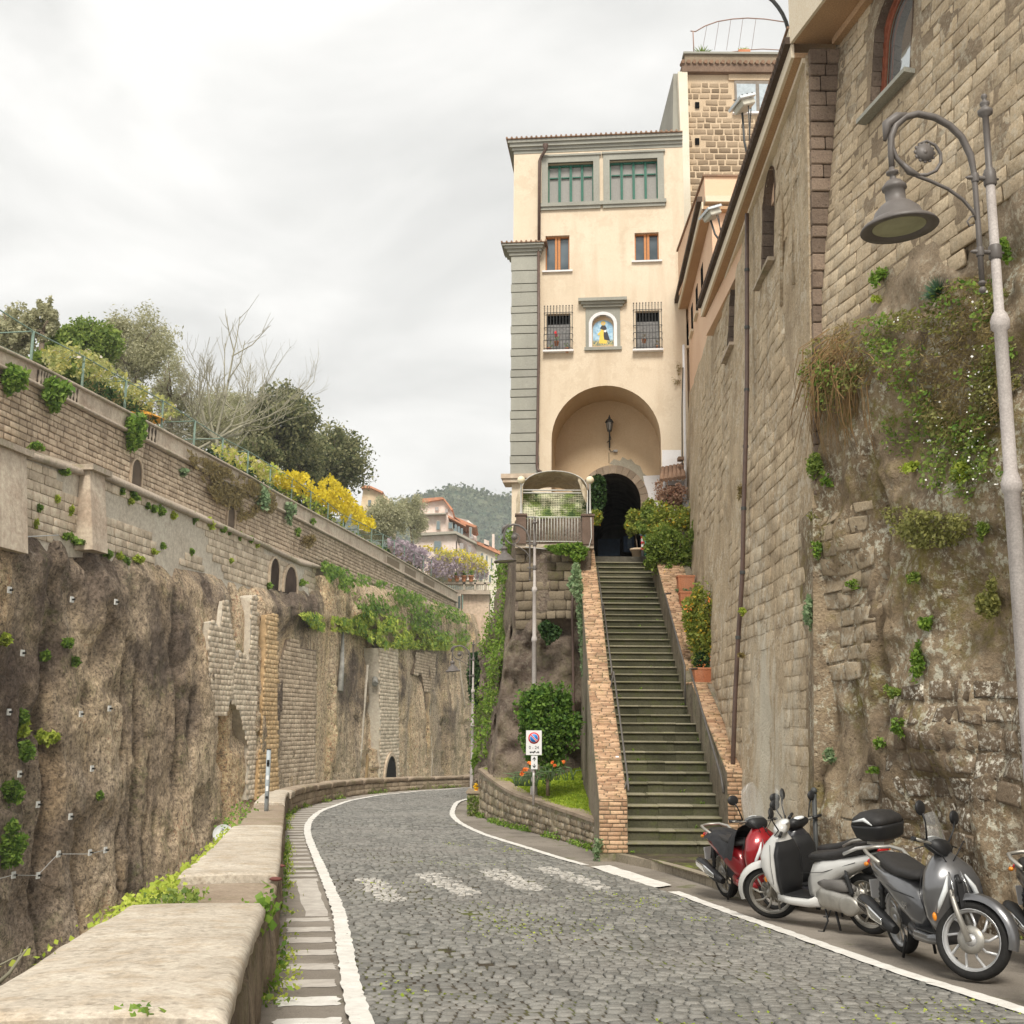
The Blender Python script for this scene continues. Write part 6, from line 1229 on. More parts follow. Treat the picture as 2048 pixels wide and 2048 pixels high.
# the arched window of the near wall
prof = [(a, c), (a, d-dd)]+[((a+b)/2-rr*math.cos(t), d-dd+dd*math.sin(t)) for t in np.linspace(.12, math.pi-.12, 13)]+[(b, d-dd), (b, c)]; m = len(prof)
V = [WB(y, z, .02) for y, z in prof]+[WB(y, z, -.45) for y, z in prof]; MB().add(V, [(i, i+1, m+i+1, m+i) for i in range(m-1)]).put('window_reveal', brown_stone, wallB)
z = c
while z < d-dd: MB().box(WB(b-.015, z+.11, -.05), (.12, .05, .21)).put('jamb_stone', brown_stone, wallB, rnd=random.random()); z += .22
redw = simple('red_wood', (.30, .10, .055), .5, .4, var=.2, scale=12)
ins = lambda e: [((a+b)/2+((y-(a+b)/2)*(1-e*2/(b-a))), c+(z-c)*(1-e/(d-c))+ (e if z == c else 0)) for y, z in prof]
for e0, e1, o in ((0, .06, -.11), (.065, .11, -.14)):
    q0, q1 = ins(e0), ins(e1); V = [WB(y, z, o) for y, z in q0]+[WB(y, z, o) for y, z in q1]+[WB(y, z, o-.08) for y, z in q0]+[WB(y, z, o-.08) for y, z in q1]
    Fs = [(i, i+1, m+i+1, m+i) for i in range(m-1)]+[(m+i, m+i+1, 3*m+i+1, 3*m+i) for i in range(m-1)]+[(m-1, 0, m, 2*m-1)]; wfr = MB().add(V, Fs).put('window_frame', redw, wallB)
q1 = ins(.11); MB().add([WB(y, z, -.19) for y, z in q1], [tuple(range(m))]).put('pane', simple('sky_glass', (.55, .58, .58), .04, 1., .75, var=.03), wfr)
MB().add([WB(y, z, -.17) for y, z in ins(.11)]+[WB(y, z, -.17) for y, z in ins(.13)], [(i, i+1, m+i+1, m+i) for i in range(m-1)]).put('glazing_seal', green_metal, wfr)
MB().hexa([WB(y, z, o) for z in (c-.07, c-.005) for y, o in ((b+.12, .0), (b+.12, .16), (a-.12, .16), (a-.12, .0))]).put('window_sill', greytrim, wallB)
# the pier between the two walls
pier = thing('wall_pier', (4.3, 16.4, 5), 'projecting stone pier of dark brown blocks where the two right-hand walls meet', 'pier')
def pf(z): return float(WA(16.3, z)[0]) 
MB().hexa([(pf(3.0)-.03, 16.25, 3.0), (5.2, 16.25, 3.0), (5.2, 17.2, 3.0), (pf(3.)-.0, 17.2, 3.0), (pf(10)-.05, 16.25, 10.0), (5.3, 16.25, 10), (5.3, 17.2, 10), (pf(10)+.03, 17.2, 10)]).put('pier_core', renderA, pier)
MB().hexa([(3.98, 16.05, -2.8), (5.2, 16.05, -2.8), (5.2, 17.2, -2.8), (4.15, 17.2, -2.8), (pf(3.)-.08, 16.05, 3.0), (5.2, 16.05, 3.0), (5.2, 17.2, 3.0), (pf(3.), 17.2, 3.0)]).put('pier_foot', rubble, pier)
z = 3.2
while z < 9.95:
    h = random.uniform(.19, .27); x0 = pf(z)-.02; x1 = float(BX(16.2, z))+.02
    if x1-x0 > .03:
        if x1-x0 > .3 and random.random() < .6: ks = [x0, x0+(x1-x0)*random.uniform(.35, .65), x1]
        else: ks = [x0, x1]
        for p, q in zip(ks[:-1], ks[1:]):
            j = random.uniform(0, .025); MB().box(((p+q)/2, 16.22-j, z+h/2), (q-p-.015, .12, h-.015), bev=.015).put('pier_stone', brown_stone, pier, rnd=random.random())
    z += h
# eaves, soffits, roof edge ------------------------------------------
eaves = thing('upper_building', (4.6, 20, 10.1), 'ochre upper storey above the right wall with long brown eaves running away', 'building')
soff = stone('ochre_soffit', (.40, .255, .15), (.48, .315, .19), None, fine=40, big=.6, rnd=0, bump=.1); cream = stone('cream_fascia', (.66, .56, .42), (.74, .64, .50), None, fine=40, big=.6, rnd=0, bump=.1); darkgut = stone('dark_gutter', (.07, .05, .04), (.11, .08, .06), None, fine=60, big=2, rnd=0); pinkr = stone('rose_render', (.66, .44, .30), (.72, .50, .355), None, fine=50, big=.6, rnd=0, bump=.1)
def ebar(name, mat, x0f, x1f, y0, y1, z0, z1, parent=eaves):
    V = [(x0f(y), y, z) for z in (z0, z1) for y in ()]
    P8 = [(x0f(y0), y0, z0), (x1f(y0), y0, z0), (x1f(y1), y1, z0), (x0f(y1), y1, z0), (x0f(y0), y0, z1), (x1f(y0), y0, z1), (x1f(y1), y1, z1), (x0f(y1), y1, z1)]; return MB().hexa(P8).put(name, mat, parent)
E0 = lambda y: 4.20+(y-16.3)*.0405
sh = lambda d: (lambda y: E0(y)+d)
ebar('soffit', soff, sh(.05), sh(1.6), 16.35, 27.9, 10.02, 10.10)
ebar('soffit_moulding', cream, lambda y: axt(y)-.10, lambda y: axt(y)+.2, 16.35, 27.9, 9.93, 10.015)
ebar('fascia', cream, sh(0), sh(.049), 16.35, 27.9, 10.02, 10.24); ebar('gutter', darkgut, sh(-.09), sh(.04), 16.35, 27.9, 10.245, 10.36); ebar('roof_edge', cream, sh(-.02), sh(1.6), 16.35, 27.9, 10.365, 10.50); ebar('coping', tilem, sh(-.05), sh(1.6), 16.35, 27.9, 10.505, 10.54)
for k in range(58): y = 16.5+k*.2; MB().tube([(E0(y)-.105, y, 10.31), (E0(y)+.02, y, 10.33)], .042, 6).put('gutter_tile', darkgut, eaves)
# return of the eaves along the near wall
EB = lambda y: 4.20+(16.3-y)*.195
ebar('wide_soffit', soff, lambda y: EB(y)+.05, lambda y: EB(y)+2.2, 3, 16.35, 10.25, 10.33); ebar('tall_fascia', cream, EB, lambda y: EB(y)+.049, 3, 16.35, 10.25, 11.4); ebar('wide_moulding', soff, lambda y: float(BX(y, 10.2))-.12, lambda y: float(BX(y, 10.2))+.3, 3, 16.2, 10.14, 10.245)
ebar('roof_upstand', cream, lambda y: EB(y)-.10, lambda y: EB(y)+1, 3, 16.4, 11.405, 12.6)
# second eaves farther on
E2 = lambda y: 5.2-(36-y)*.058
ebar('soffit', soff, lambda y: E2(y)+.04, lambda y: E2(y)+1.2, 27.7, 36, 12.80, 12.88); ebar('fascia', cream, E2, lambda y: E2(y)+.039, 27.7, 36, 12.80, 12.99); ebar('gutter', darkgut, lambda y: E2(y)-.11, lambda y: E2(y)+.02, 27.7, 36.2, 12.995, 13.13); ebar('roof_edge', cream, lambda y: E2(y)+.1, lambda y: E2(y)+1.2, 27.7, 36, 13.0, 13.16)
ebar('upper_wall', pinkr, lambda y: float(axt(y))+.01, lambda y: float(axt(y))+1.5, 27.95, 36.6, 9.9, 12.8)
for k in range(5):
    y = 30.3+k*1.55; wv = ebar('window', black_in, lambda y_: float(axt(y_))-.0, lambda y_: float(axt(y_))+.2, y, y+.55, 11.6, 12.45); ebar('window_sill', cream, lambda y_: float(axt(y_))-.08, lambda y_: float(axt(y_))+.1, y-.1, y+.65, 11.52, 11.595)
zt = at(1431, 354, 29.)[2]; bx3(5.03, 7.4, 29., 34., 12.9, zt, 'attic_wall', pinkr, eaves); bx3(4.98, 7.4, 28.95, 34., zt, zt+.05, 'attic_coping', tilem, eaves); bx3(6.0, 6.6, 28.9, 29.0, zt-1.4, zt-.3, 'roof_vent', cream, eaves)
bx3(axt(16.5)+.3, 9, 16.4, 27.8, 9.5, 10.0, 'storey', pinkr, eaves)
bx3(5.6, 10, 17, 36, -2, 9.8, 'building_core', pinkr, eaves)
def floodlight(u, v, Y, label, s=1.):
    c = at(u, v, Y); t = thing('floodlight', c, label, 'floodlight', 'floodlights on the eaves'); R_m = Matrix.Rotation(math.radians(-25), 3, 'Y') @ Matrix.Rotation(math.radians(20), 3, 'Z'); R_m = np.array(R_m)
    MB().box(c, (.34*s, .42*s, .05), M=R_m).put('glass', simple('lamp_glass', (.62, .66, .68), .15, .6) if 'lamp_glass' not in MATS else MATS['lamp_glass'], t)
    MB().box(c+np.array([.04, 0, -.07])*s, (.26*s, .30*s, .12*s), M=R_m, bev=.02).put('housing', simple('lamp_putty', (.52, .50, .42), .5) if 'lamp_putty' not in MATS else MATS['lamp_putty'], t)
    mb = MB(); e = np.array([E0(Y)+.05, Y, 10.4]); mb.tube([c+np.array([.02, .1, -.12]), c*.5+e*.5+np.array([-.02, .05, -.12]), e], .022, 6); mb.tube([c+np.array([.1, -.1, .02]), e+np.array([0, -.1, .1])], .012, 5); mb.tube([c+np.array([-.16, 0, .05]), c+np.array([.2, .1, .06]), e+np.array([0, .1, .12])], .012, 5); mb.put('bracket', dark_iron, t)
    mb = MB()
    for k in (-1, 0, 1): mb.box(c+R_m@np.array([k*.11*s, 0, .03]), (.015, .43*s, .02), M=R_m)
    mb.put('guard', dark_iron, t)
floodlight(1484, 205, 20.6, 'square glass floodlight on a black arm above the eaves, the nearer one', 1.1); floodlight(1420, 424, 24.3, 'square glass floodlight on a black arm above the eaves, the farther one', 1.1)
br = thing('curved_bracket', at(1560, 30, 17.), 'curved black iron bracket rising from the roof edge', 'bracket'); MB().tube([at(u, v, 17.2) for u, v in ((1534, -8), (1546, 2), (1556, 14), (1565, 28), (1572, 44), (1577, 62))], .032, 7).put('arm', dark_iron, br)
# small white-washed porch with tiled roof at the far end of the wall, pipes
pr = thing('porch_shed', at(1345, 1000, 34.2), 'small whitewashed porch with a brown tiled lean-to roof beside the archway', 'porch')
slabY(1331, 1372, 962, 1075, 34.2, 1.0, 'wall', whitew, pr); slabY(1336, 1356, 970, 1010, 34.15, .1, 'window', brown_stone, pr)
for k in range(5): slabY(1337, 1355, 971+k*8, 974+k*8, 34.1, .06, 'louvre', pipe_brown, pr)
a0, a1, b0, b1 = at(1323, 962, 33.7), at(1367, 956, 33.7), at(1326, 941, 34.6), at(1364, 934, 34.6)
MB().hexa([a0, a1, b1, b0, a0+np.array([0, 0, .07]), a1+np.array([0, 0, .07]), b1+np.array([0, 0, .07]), b0+np.array([0, 0, .07])]).put('roof', tilem, pr)
for k in range(6): p = a0*(1-k/5)+a1*k/5; q = b0*(1-k/5)+b1*k/5; MB().tube([p+np.array([0, -.05, .0]), q+np.array([0, 0, .07])], .07, 6).put('roof_tile', tilem, pr)
MB().hexa([b0, b1, b1+np.array([0, .05, 0]), b0+np.array([0, .05, 0]), b0+np.array([0, 0, .3]), b1+np.array([0, 0, .33]), b1+np.array([0, .05, .33]), b0+np.array([0, .05, .3])]).put('flashing', whitew, pr)
MB().tube([at(u, v, 34.1) for u, v in ((1367.5, 690), (1369, 800), (1370, 900), (1372, 1005))], .045, 8).put('white_pipe', whitew, pr); MB().tube([at(1366, 735, 34.), at(1364, 815, 34.), at(1364.5, 930, 34.)], .018, 6).put('cable', dark_iron, pr)
slabY(1357, 1368, 913, 919, 33.9, .3, 'little_roof', tilem, pr); slabY(1364, 1382, 1000, 1034, 33.5, .2, 'meter_box', simple('grey_metal_box', (.25, .25, .24), .5), pr)
for (u, v, a, b, m_, lab) in ((1352, 762, 12, 14, g_brown, 'dry tuft growing on the peach wall near its right edge'), (1358, 740, 8, 18, g_brown, 'thin dry stems above the tuft on the peach wall')):
    c = fp(u, v, .1); t = thing('wall_plant', c, lab, 'plant'); leaf_obj('foliage', blob_pts(c, (a*.014, .08, b*.014), 130, .1, 6, .5), .06, m_, t, asp=.2)

# ------------------------------------------------------------------ the stairs
st_m = stone('step_stone', (.05, .05, .03), (.10, .095, .062), None, fine=30, big=1.4, rnd=.3, bump=.5, dist=.012, moss=.5, mossc=(.10, .12, .03), moss_s=2.5); nos_m = stone('step_nosing', (.18, .17, .115), (.29, .265, .195), None, fine=40, big=3, rnd=.5, bump=.3, dist=.006, moss=.45, mossc=(.22, .22, .06), moss_s=4)  # paler nosing: worn mossy edge, with the light on the lips painted in
stairs = thing('stairs', (3, 21, -2.2), 'long straight flight of dark mossy stone steps climbing to the arch', 'stairs')
xl = lambda y: np.interp(y, [21, 34.5], [2.015, 2.41]); xr = lambda y: np.interp(y, [21, 34.5], [3.80, 4.03])
Z0s = -2.165; NR = 38; rs = (4.9-Z0s)/NR; ys_ = [21.0]; 
for i in range(1, 12): ys_.append(ys_[-1]+.345)
ys_.append(ys_[-1]+.75); rem = (34.45-ys_[-1])/25
for i in range(25): ys_.append(ys_[-1]+rem)
for i, y in enumerate(ys_):
    z = Z0s+(i+1)*rs; y2 = ys_[i+1]+.05 if i+1 < len(ys_) else y+.5; nst = 3 if i < 14 else 1; cuts = [0, *sorted(random.uniform(.25, .75) for _ in range(nst-1)), 1]
    tilt = random.uniform(-.004, .004)
    for p, q in zip(cuts[:-1], cuts[1:]):
        xa, xb = xl(y)+(xr(y)-xl(y))*p, xl(y)+(xr(y)-xl(y))*q; g = .004
        sp_ = MB().box(((xa+xb)/2, (y+.02+y2)/2, z-.035-rs/2), (xb-xa-g, y2-y-.02, rs)).put('step', st_m, stairs, rnd=random.random())
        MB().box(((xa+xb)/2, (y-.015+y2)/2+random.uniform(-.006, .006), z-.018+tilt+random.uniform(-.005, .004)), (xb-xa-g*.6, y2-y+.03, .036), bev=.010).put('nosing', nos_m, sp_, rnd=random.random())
MB().box((3.1, 40, 4.80), (4.6, 11.5, .2)).put('top_landing', simple('landing_dark', (.10, .09, .07), .9, var=.3), stairs)
def sz_(y): # height of the stairs at y
    return float(np.interp(y, ys_, [Z0s+(i+1)*rs for i in range(NR)]))
for i in sorted(rng.permutation(32)[:22]):
    i = int(i); y = ys_[i]-.0; x = xl(y)+(xr(y)-xl(y))*rng.random(); c = np.array([x, y-.03, Z0s+i*rs+.03]); t = thing('step_weed', c, 'tiny green weed in the %s step of the stairs, %s' % ('%d%s from the bottom' % (i+1, 'st' if i % 10 == 0 and i != 10 else 'nd' if i % 10 == 1 and i != 11 else 'rd' if i % 10 == 2 and i != 12 else 'th'), ('towards the left' if x < 2.7 else 'towards the right' if x > 3.2 else 'near the middle')), 'weed', 'weeds on the stairs'); leaf_obj('leaves', blob_pts(c, (.05, .03, .035), 14, .2, 3, .6), .035, g_ivy, t)
brick_m = stone('brick', (.38, .215, .13), (.55, .37, .235), (.46, .37, .27), fine=35, big=2.2, rnd=.7, bump=.4, dist=.006, streak=.4, streakc=(.24, .19, .14), moss=.35, moss_s=3); brick_mort = stone('brick_mortar', (.13, .105, .07), (.22, .18, .125), None, fine=40, big=2, rnd=0, moss=.5, bump=.4); plast_side = stone('side_render', (.24, .20, .15), (.33, .285, .22), (.15, .12, .09), fine=22, big=1.2, rnd=0, pits=.2, streak=.8, streakc=(.10, .085, .06), bump=.7, dist=.02, moss=.5)
def bricks_on(O, es, ez, n_, L_s, L_z, bh, bw, parent, limit, gap=.012, depth=.012, jit=.004, mask=None):
    O, es, ez, n_ = [np.asarray(v, float) for v in (O, es, ez, n_)]
    f = lambda s, z, o: O+np.asarray(s)[..., None]*es+np.asarray(z)[..., None]*ez+np.asarray(o)[..., None]*n_
    c = block_cells(0, L_s, 0, L_z, bh, bw, gap=gap, wj=.12, hj=.08, mask=mask); return block_verts(f, *c, depth=depth, back=.03, inset=.006, jit=jit, djit=.5)
def stair_parapet(name, label, xo, xi, secs, outer_side, inner_bricks, limitname):
    r = thing(name, ((xo(21)+xi(21))/2, 21, Z0s), label, 'parapet'); VV = []
    for k, (y0, z0, y1, z1, ex, zb0, zb1) in enumerate(secs):
        a0, a1 = sorted((xo(y0), xi(y0))); b0, b1 = sorted((xo(y1), xi(y1))); a0 -= ex; a1 += ex; b0 -= ex; b1 += ex
        P8 = [(a0, y0, zb0), (a1, y0, zb0), (b1, y1, zb1), (b0, y1, zb1), (a0, y0, z0), (a1, y0, z0), (b1, y1, z1), (b0, y1, z1)]; MB().hexa(P8).put('parapet_body', plast_side, r)
        O = np.array([a0-.015, y0, z0+.004]); es = np.array([1, 0, 0.]); L_ = math.hypot(y1-y0, z1-z0); ez = np.array([(b0-a0)/L_, (y1-y0)/L_, (z1-z0)/L_]); n_ = np.array([0, -ez[2], ez[1]]); MB().add([O-.0*n_, O+es*(a1-a0+.03), O+es*(a1-a0+.03)+ez*L_, O+ez*L_], [(0, 1, 2, 3)]).put('mortar_bed', brick_mort, r)
        VV.append(bricks_on(O, es, ez, n_, a1-a0+.03, L_, .068, .235, r, 0, gap=.018, depth=.020, jit=.004))
    r_ = secs[0]; y0, z0, ex = r_[0], r_[1], r_[4]; a0, a1 = sorted((xo(y0), xi(y0))); a0 -= ex; a1 += ex
    O = np.array([a0-.012, y0-.006, Z0s]); MB().add([O, O+np.array([a1-a0+.024, 0, 0]), O+np.array([a1-a0+.024, 0, z0-Z0s+.01]), O+np.array([0, 0, z0-Z0s+.01])], [(0, 1, 2, 3)]).put('mortar_bed', brick_mort, r)
    VV.append(bricks_on(O, (1, 0, 0), (0, 0, 1), (0, -1, 0), a1-a0+.024, z0-Z0s+.01, .072, .235, r, 0, gap=.014, depth=.014)); emit_blocks(np.concatenate(VV), brick_m, r, 'brick', 300, stuff='bricks'); return r
zof = lambda u, v, Y: at(u, v, Y)[2]
lo_l = lambda y: np.interp(y, [21, 31.6], [1.575, 1.80]); lo_r = lambda y: np.interp(y, [21, 31.6], [2.01, 2.27])
secL = [(21.0, zof(1225, 1600, 21), 25.3, zof(1180, 1361, 25.3), .02, -2.4, -2.4), (25.35, zof(1172, 1366, 25.35), 29.1, zof(1168, 1183, 29.1), -.015, -2.4, -2.4), (29.12, zof(1168, 1187, 29.12), 31.6, zof(1170, 1104, 31.6), -.03, -2.4, -2.4), (31.62, zof(1172, 1104, 31.6), 34.4, 5.55, -.03, -2.4, -2.4)]
parL = stair_parapet('left_stair_wall', 'brick-topped sloping wall on the left of the stairs, with a reddish brick pillar at its foot', lo_l, lo_r, secL, 1, 0, 0)
ri = lambda y: np.interp(y, [21, 25.3, 25.6, 34.4], [3.79, 3.86, 3.83, 4.03]); ro = lambda y: np.interp(y, [21, 25.3, 25.6, 34.4], [4.10, 4.45, 4.5, 5.0])
secR = [(21.0, zof(1455, 1545, 21), 25.3, zof(1376, 1367, 25.3), .0, -2.4, -2.4), (25.31, zof(1376, 1367, 25.3), 26.1, zof(1376, 1367, 25.3)+.02, .0, -2.4, -2.4), (26.11, zof(1374, 1342, 26.1), 34.4, zof(1292, 1056, 34.4), .0, -2.4, -2.4)]
parR = stair_parapet('right_stair_wall', 'brick-topped sloping wall on the right of the stairs against the tall rendered wall', ro, ri, secR, 0, 1, 0)
# mossy inner faces of the right parapet wall: dark plaster strip is the body itself
railm = simple('rail_metal', (.10, .09, .08), .5, .5, var=.2)
def rail(pts, r, posts, label, name='handrail'):
    t = thing(name, pts[0], label, 'handrail'); MB().tube(pts, r, 8).put('rail', railm, t)
    for p, q in posts: MB().tube([p, q], r*.8, 6).put('rail_post', railm, t)
    return t
def rp_(f, y, h, dx): return np.array([f(y)+dx, y, sz_(y)+h])
rail([rp_(lo_r, 21.1, .80, .06), rp_(lo_r, 21.3, .92, .06), rp_(lo_r, 23.2, .95, .06), rp_(lo_r, 25.0, 1.0, .06), rp_(lo_r, 25.15, .9, .02)], .019, [(rp_(lo_r, 21.3, .9, .06), rp_(lo_r, 21.3, .62, -.02)), (rp_(lo_r, 25.0, 1., .06), rp_(lo_r, 25., .6, -.02))], 'thin iron handrail on the left of the lower flight')
rail([rp_(lo_r, 25.6, .75, .06), rp_(lo_r, 25.7, .9, .06), rp_(lo_r, 28.9, .95, .06)], .019, [(rp_(lo_r, 25.7, .9, .06), rp_(lo_r, 25.7, .05, .04)), (rp_(lo_r, 28.9, .9, .06), rp_(lo_r, 28.9, .5, -.02))], 'thin iron handrail on the left of the middle flight')
rail([rp_(lo_r, 29.2, .8, .05), rp_(lo_r, 31.4, .9, .05)], .017, [(rp_(lo_r, 29.2, .8, .05), rp_(lo_r, 29.2, .4, 0))], 'thin iron handrail on the left of the upper flight')
rail([rp_(ri, 21.1, .78, -.06), rp_(ri, 21.3, .95, -.06), rp_(ri, 25.1, 1.05, -.06), rp_(ri, 25.15, 1.05, .1)], .022, [(rp_(ri, 21.3, .95, -.06), rp_(ri, 21.3, .6, .02)), (rp_(ri, 23.2, 1., -.06), rp_(ri, 23.2, .7, .02))], 'thin iron handrail on the right of the lower flight')
rail([rp_(ri, 25.7, .1, -.06), rp_(ri, 25.7, .95, -.06), rp_(ri, 29.4, 1.0, -.06), rp_(ri, 29.45, 1.0, .1)], .022, [(rp_(ri, 27.5, .95, -.06), rp_(ri, 27.5, .6, .02))], 'thin iron handrail on the right of the upper flight')
stk = thing('sticker', at(1234, 1519, 22.4)+np.array([0, 0, .05]), 'tiny white sticker on the brick top of the left stair wall', 'sticker'); q = at(1234, 1519, 22.35); 
MB().box(q+np.array([0, -.05, .05]), (.06, .05, .008), M=np.array(Matrix.Rotation(.5, 3, 'X'))).put('paper', whitew, stk)
# pavement before the stairs, with its kerb
slabm = stone('flagstone', (.30, .25, .19), (.40, .34, .265), (.24, .20, .15), fine=30, big=1.2, rnd=.45, bump=.5, dist=.01, moss=.45, moss_s=2); kerbm = stone('kerb_stone', (.26, .225, .17), (.35, .30, .235), None, fine=30, big=1.2, rnd=.4, bump=.5, dist=.01, moss=.3)
pav = put('pavement', None, kind='structure'); bpy.data.objects.remove(pav)
kc = [(1.58, 22.2), (1.72, 21.3), (2.02, 20.45), (2.34, 19.6), (2.62, 18.5), (2.86, 17.2), (3.05, 16.0), (3.15, 15.2)]
kp = seq(smooth(kc, 1), 26); pz_ = lambda y: zr(y)+.115
edge = [(x, y) for x, y in kp]; xs_in = 4.2
G_ = np.array([[(x*(1-f)+xs_in*f, y, pz_(y)-.004) for f in np.linspace(0.06, 1, 10)] for x, y in edge]+[[(1.55*(1-f)+xs_in*f, 22.6, pz_(22.6)) for f in np.linspace(.06, 1, 10)]])
pav = put('pavement', grid_mesh('pavement', G_, joint), kind='structure', label='worn flagstone pavement before the foot of the stairs')
PVf = lambda s, z, o: np.stack([np.interp(z, [p[1] for p in edge[::-1]], [p[0] for p in edge[::-1]])*(1-np.asarray(s))+xs_in*np.asarray(s), np.asarray(z)+0*np.asarray(s), zr(np.asarray(z))+.115+np.asarray(o)], -1)
c = block_cells(.1, 1, 15.3, 22.3, .42, .34, gap=.012, wj=.3, hj=.2); V = block_verts(PVf, *c, depth=.004, back=.02, inset=.006, jit=.004, djit=.5); emit_blocks(V, slabm, pav, 'paving_stone', 300)
_ke = [(kp[-1][0]-.0, kp[-1][1]), (kp[-1][0]+.35, kp[-1][1]-.1), (4.25, kp[-1][1]-.12)]
for (xa, ya_), (xb, yb_) in zip(_ke[:-1], _ke[1:]): MB().hexa([(xa, ya_, -2.4), (xb, yb_, -2.4), (xb, yb_+.15, -2.4), (xa, ya_+.15, -2.4), (xa, ya_, pz_(ya_)+.005), (xb, yb_, pz_(yb_)+.005), (xb, yb_+.15, pz_(yb_)+.005), (xa, ya_+.15, pz_(ya_)+.005)]).put('kerb_stone', kerbm, pav, rnd=random.random())
for i in range(len(kp)-1):
    a, b = np.array([*kp[i], pz_(kp[i][1])]), np.array([*kp[i+1], pz_(kp[i+1][1])]); t_ = (b-a)/np.linalg.norm(b-a); n_ = np.array([t_[1], -t_[0], 0]); n_ = n_ if n_[0] > 0 else -n_; a2, b2 = a+t_*.006, b-t_*.006
    MB().hexa([a2-[0, 0, .25], a2+n_*.15-[0, 0, .25], b2+n_*.15-[0, 0, .25], b2-[0, 0, .25], a2+[0, 0, .006], a2+n_*.15+[0, 0, .006], b2+n_*.15+[0, 0, .006], b2+[0, 0, .006]]).put('kerb_stone', kerbm, pav, rnd=random.random())

# ------------------------------------------------------------------ rock plinth, balcony terrace
rockm = stone('plinth_rock', (.15, .115, .09), (.24, .19, .145), (.11, .08, .07), fine=14, big=.6, rnd=0, pits=.35, bump=1., dist=.06, streak=.3, streakc=(.10, .08, .06), lichen=.3, lich_c=(.36, .32, .24), moss=.3)
plin = thing('rock_plinth', (.5, 31, -1.6), 'dark tuff outcrop carrying squared masonry under the balcony', 'rock')
lv = [1040, 1098, 1150, 1200, 1260, 1320, 1380, 1440, 1500, 1560, 1620]; Lb = [1008, 996, 985, 976, 966, 968, 970, 966, 960, 955, 952]; Lc_ = [1031, 1031, 1031, 1030, 1025, 1012, 1002, 996, 990, 985, 980]
rows = []
for v, a, b in zip(lv, Lb, Lc_):
    pts = [at(a, v, 39.), at(a*.5+b*.5-1, v, 34.5), at(b, v, 30.75), at(b*.6+1180*.4, v, 30.45), at(1182, v, 30.4), at(1184, v, 33.)]; z = pts[2][2]; rows.append([(p[0], p[1], z) for p in pts])
rows = np.array(rows); 
def rs2(A, n, m):
    x = np.linspace(0, A.shape[0]-1, n); y = np.linspace(0, A.shape[1]-1, m); B = np.zeros((n, A.shape[1], 3))
    for j in range(A.shape[1]):
        for k in range(3): B[:, j, k] = np.interp(x, range(A.shape[0]), A[:, j, k])
    C_ = np.zeros((n, m, 3))
    for i in range(n):
        for k in range(3): C_[i, :, k] = np.interp(y, range(A.shape[1]), B[i, :, k])
    return C_
G_ = rs2(rows, 90, 110); zmas = zof(1080, 1236, 30.6); lowf = np.clip((zmas+.15-G_[..., 2])/.5, 0, 1); lf = np.clip((1-np.linspace(0, 1, 110)/.42), 0, 1)[None]
dsp = (fbm(G_*1.0, 5, 77)*.42+fbm(G_*3.2, 3, 78)*.12-np.clip(fbm(G_*.8+9, 3, 79)-.2, 0, 1)*1.2)*np.maximum(lowf, lf*.7); dsp *= np.clip(np.linspace(1.0, 0, 110)*9, 0, 1)[None]
dirn = np.zeros_like(G_); dirn[..., 1] = -1; dirn[..., 0] = -.6*lf; G2 = G_+dirn*dsp[..., None]
put('rock_face', grid_mesh('rock_face', G2, rockm), plin)
mz1 = zof(1080, 1092, 30.6); mx0, mx1 = at(1031, 1150, 30.7)[0], at(1150, 1150, 30.4)[0]
MS = lambda s, z, o: np.stack([np.asarray(s)+0., np.interp(s, [mx0, 1.2, 2.05], [30.74, 30.44, 30.38])-np.asarray(o), np.asarray(z)+0.], -1)
V = block_verts(MS, *block_cells(mx0, mx1, zmas-.3, mz1, .245, .34, gap=.014, wj=.4, mask=lambda s, z: z > zmas-.25+.3*float(vnoise(np.array([s*2, 0, 0.]), 3))), depth=.06, back=.05, inset=.02, jit=.01); emit_blocks(V, stone('plinth_block', (.15, .12, .08), (.24, .195, .14), (.12, .10, .07), fine=30, big=1.1, rnd=.6, pits=.3, bump=.6, dist=.015, moss=.3), plin, 'stone', 200)
# ivy down its left flank
Pn = G2.reshape(-1, 3); fr = np.tile(np.linspace(0, 1, 110), 90); sel = Pn[(fr < .40)]; w_ = rng.random(len(sel)); hN = vnoise(sel*1.1, 5)+.3*vnoise(sel*4, 6); frs = fr[fr < .40]
sel = sel[(hN > .12+1.2*(frs > .33)-.25*(frs < .2)) & (sel[:, 2] > -.9)]; m_ = 4600; c_ = sel[rng.integers(0, len(sel), m_)]+rng.normal(size=(m_, 3))*.10+np.array([-.06, -.12, 0])
iv = thing('flank_ivy', sel.mean(0), 'ivy and moss covering the left flank of the rock under the balcony', 'ivy'); leaf_obj('foliage', c_, .085, g_ivy, iv); k_ = rng.random(len(sel)) < .5; c2 = sel[rng.integers(0, len(sel), 3500)]+rng.normal(size=(3500, 3))*.06; leaf_obj('moss', c2, .08, g_shrub, iv)
sd = MB().tube([at(1146, 1128, 30.1), at(1145, 1230, 30.1), at(1147, 1370, 30.0), at(1149, 1500, 29.9)], .035, 7).put('drainpipe', pipe_brown, label='thin rusty drainpipe beside the masonry under the balcony', cat='pipe')
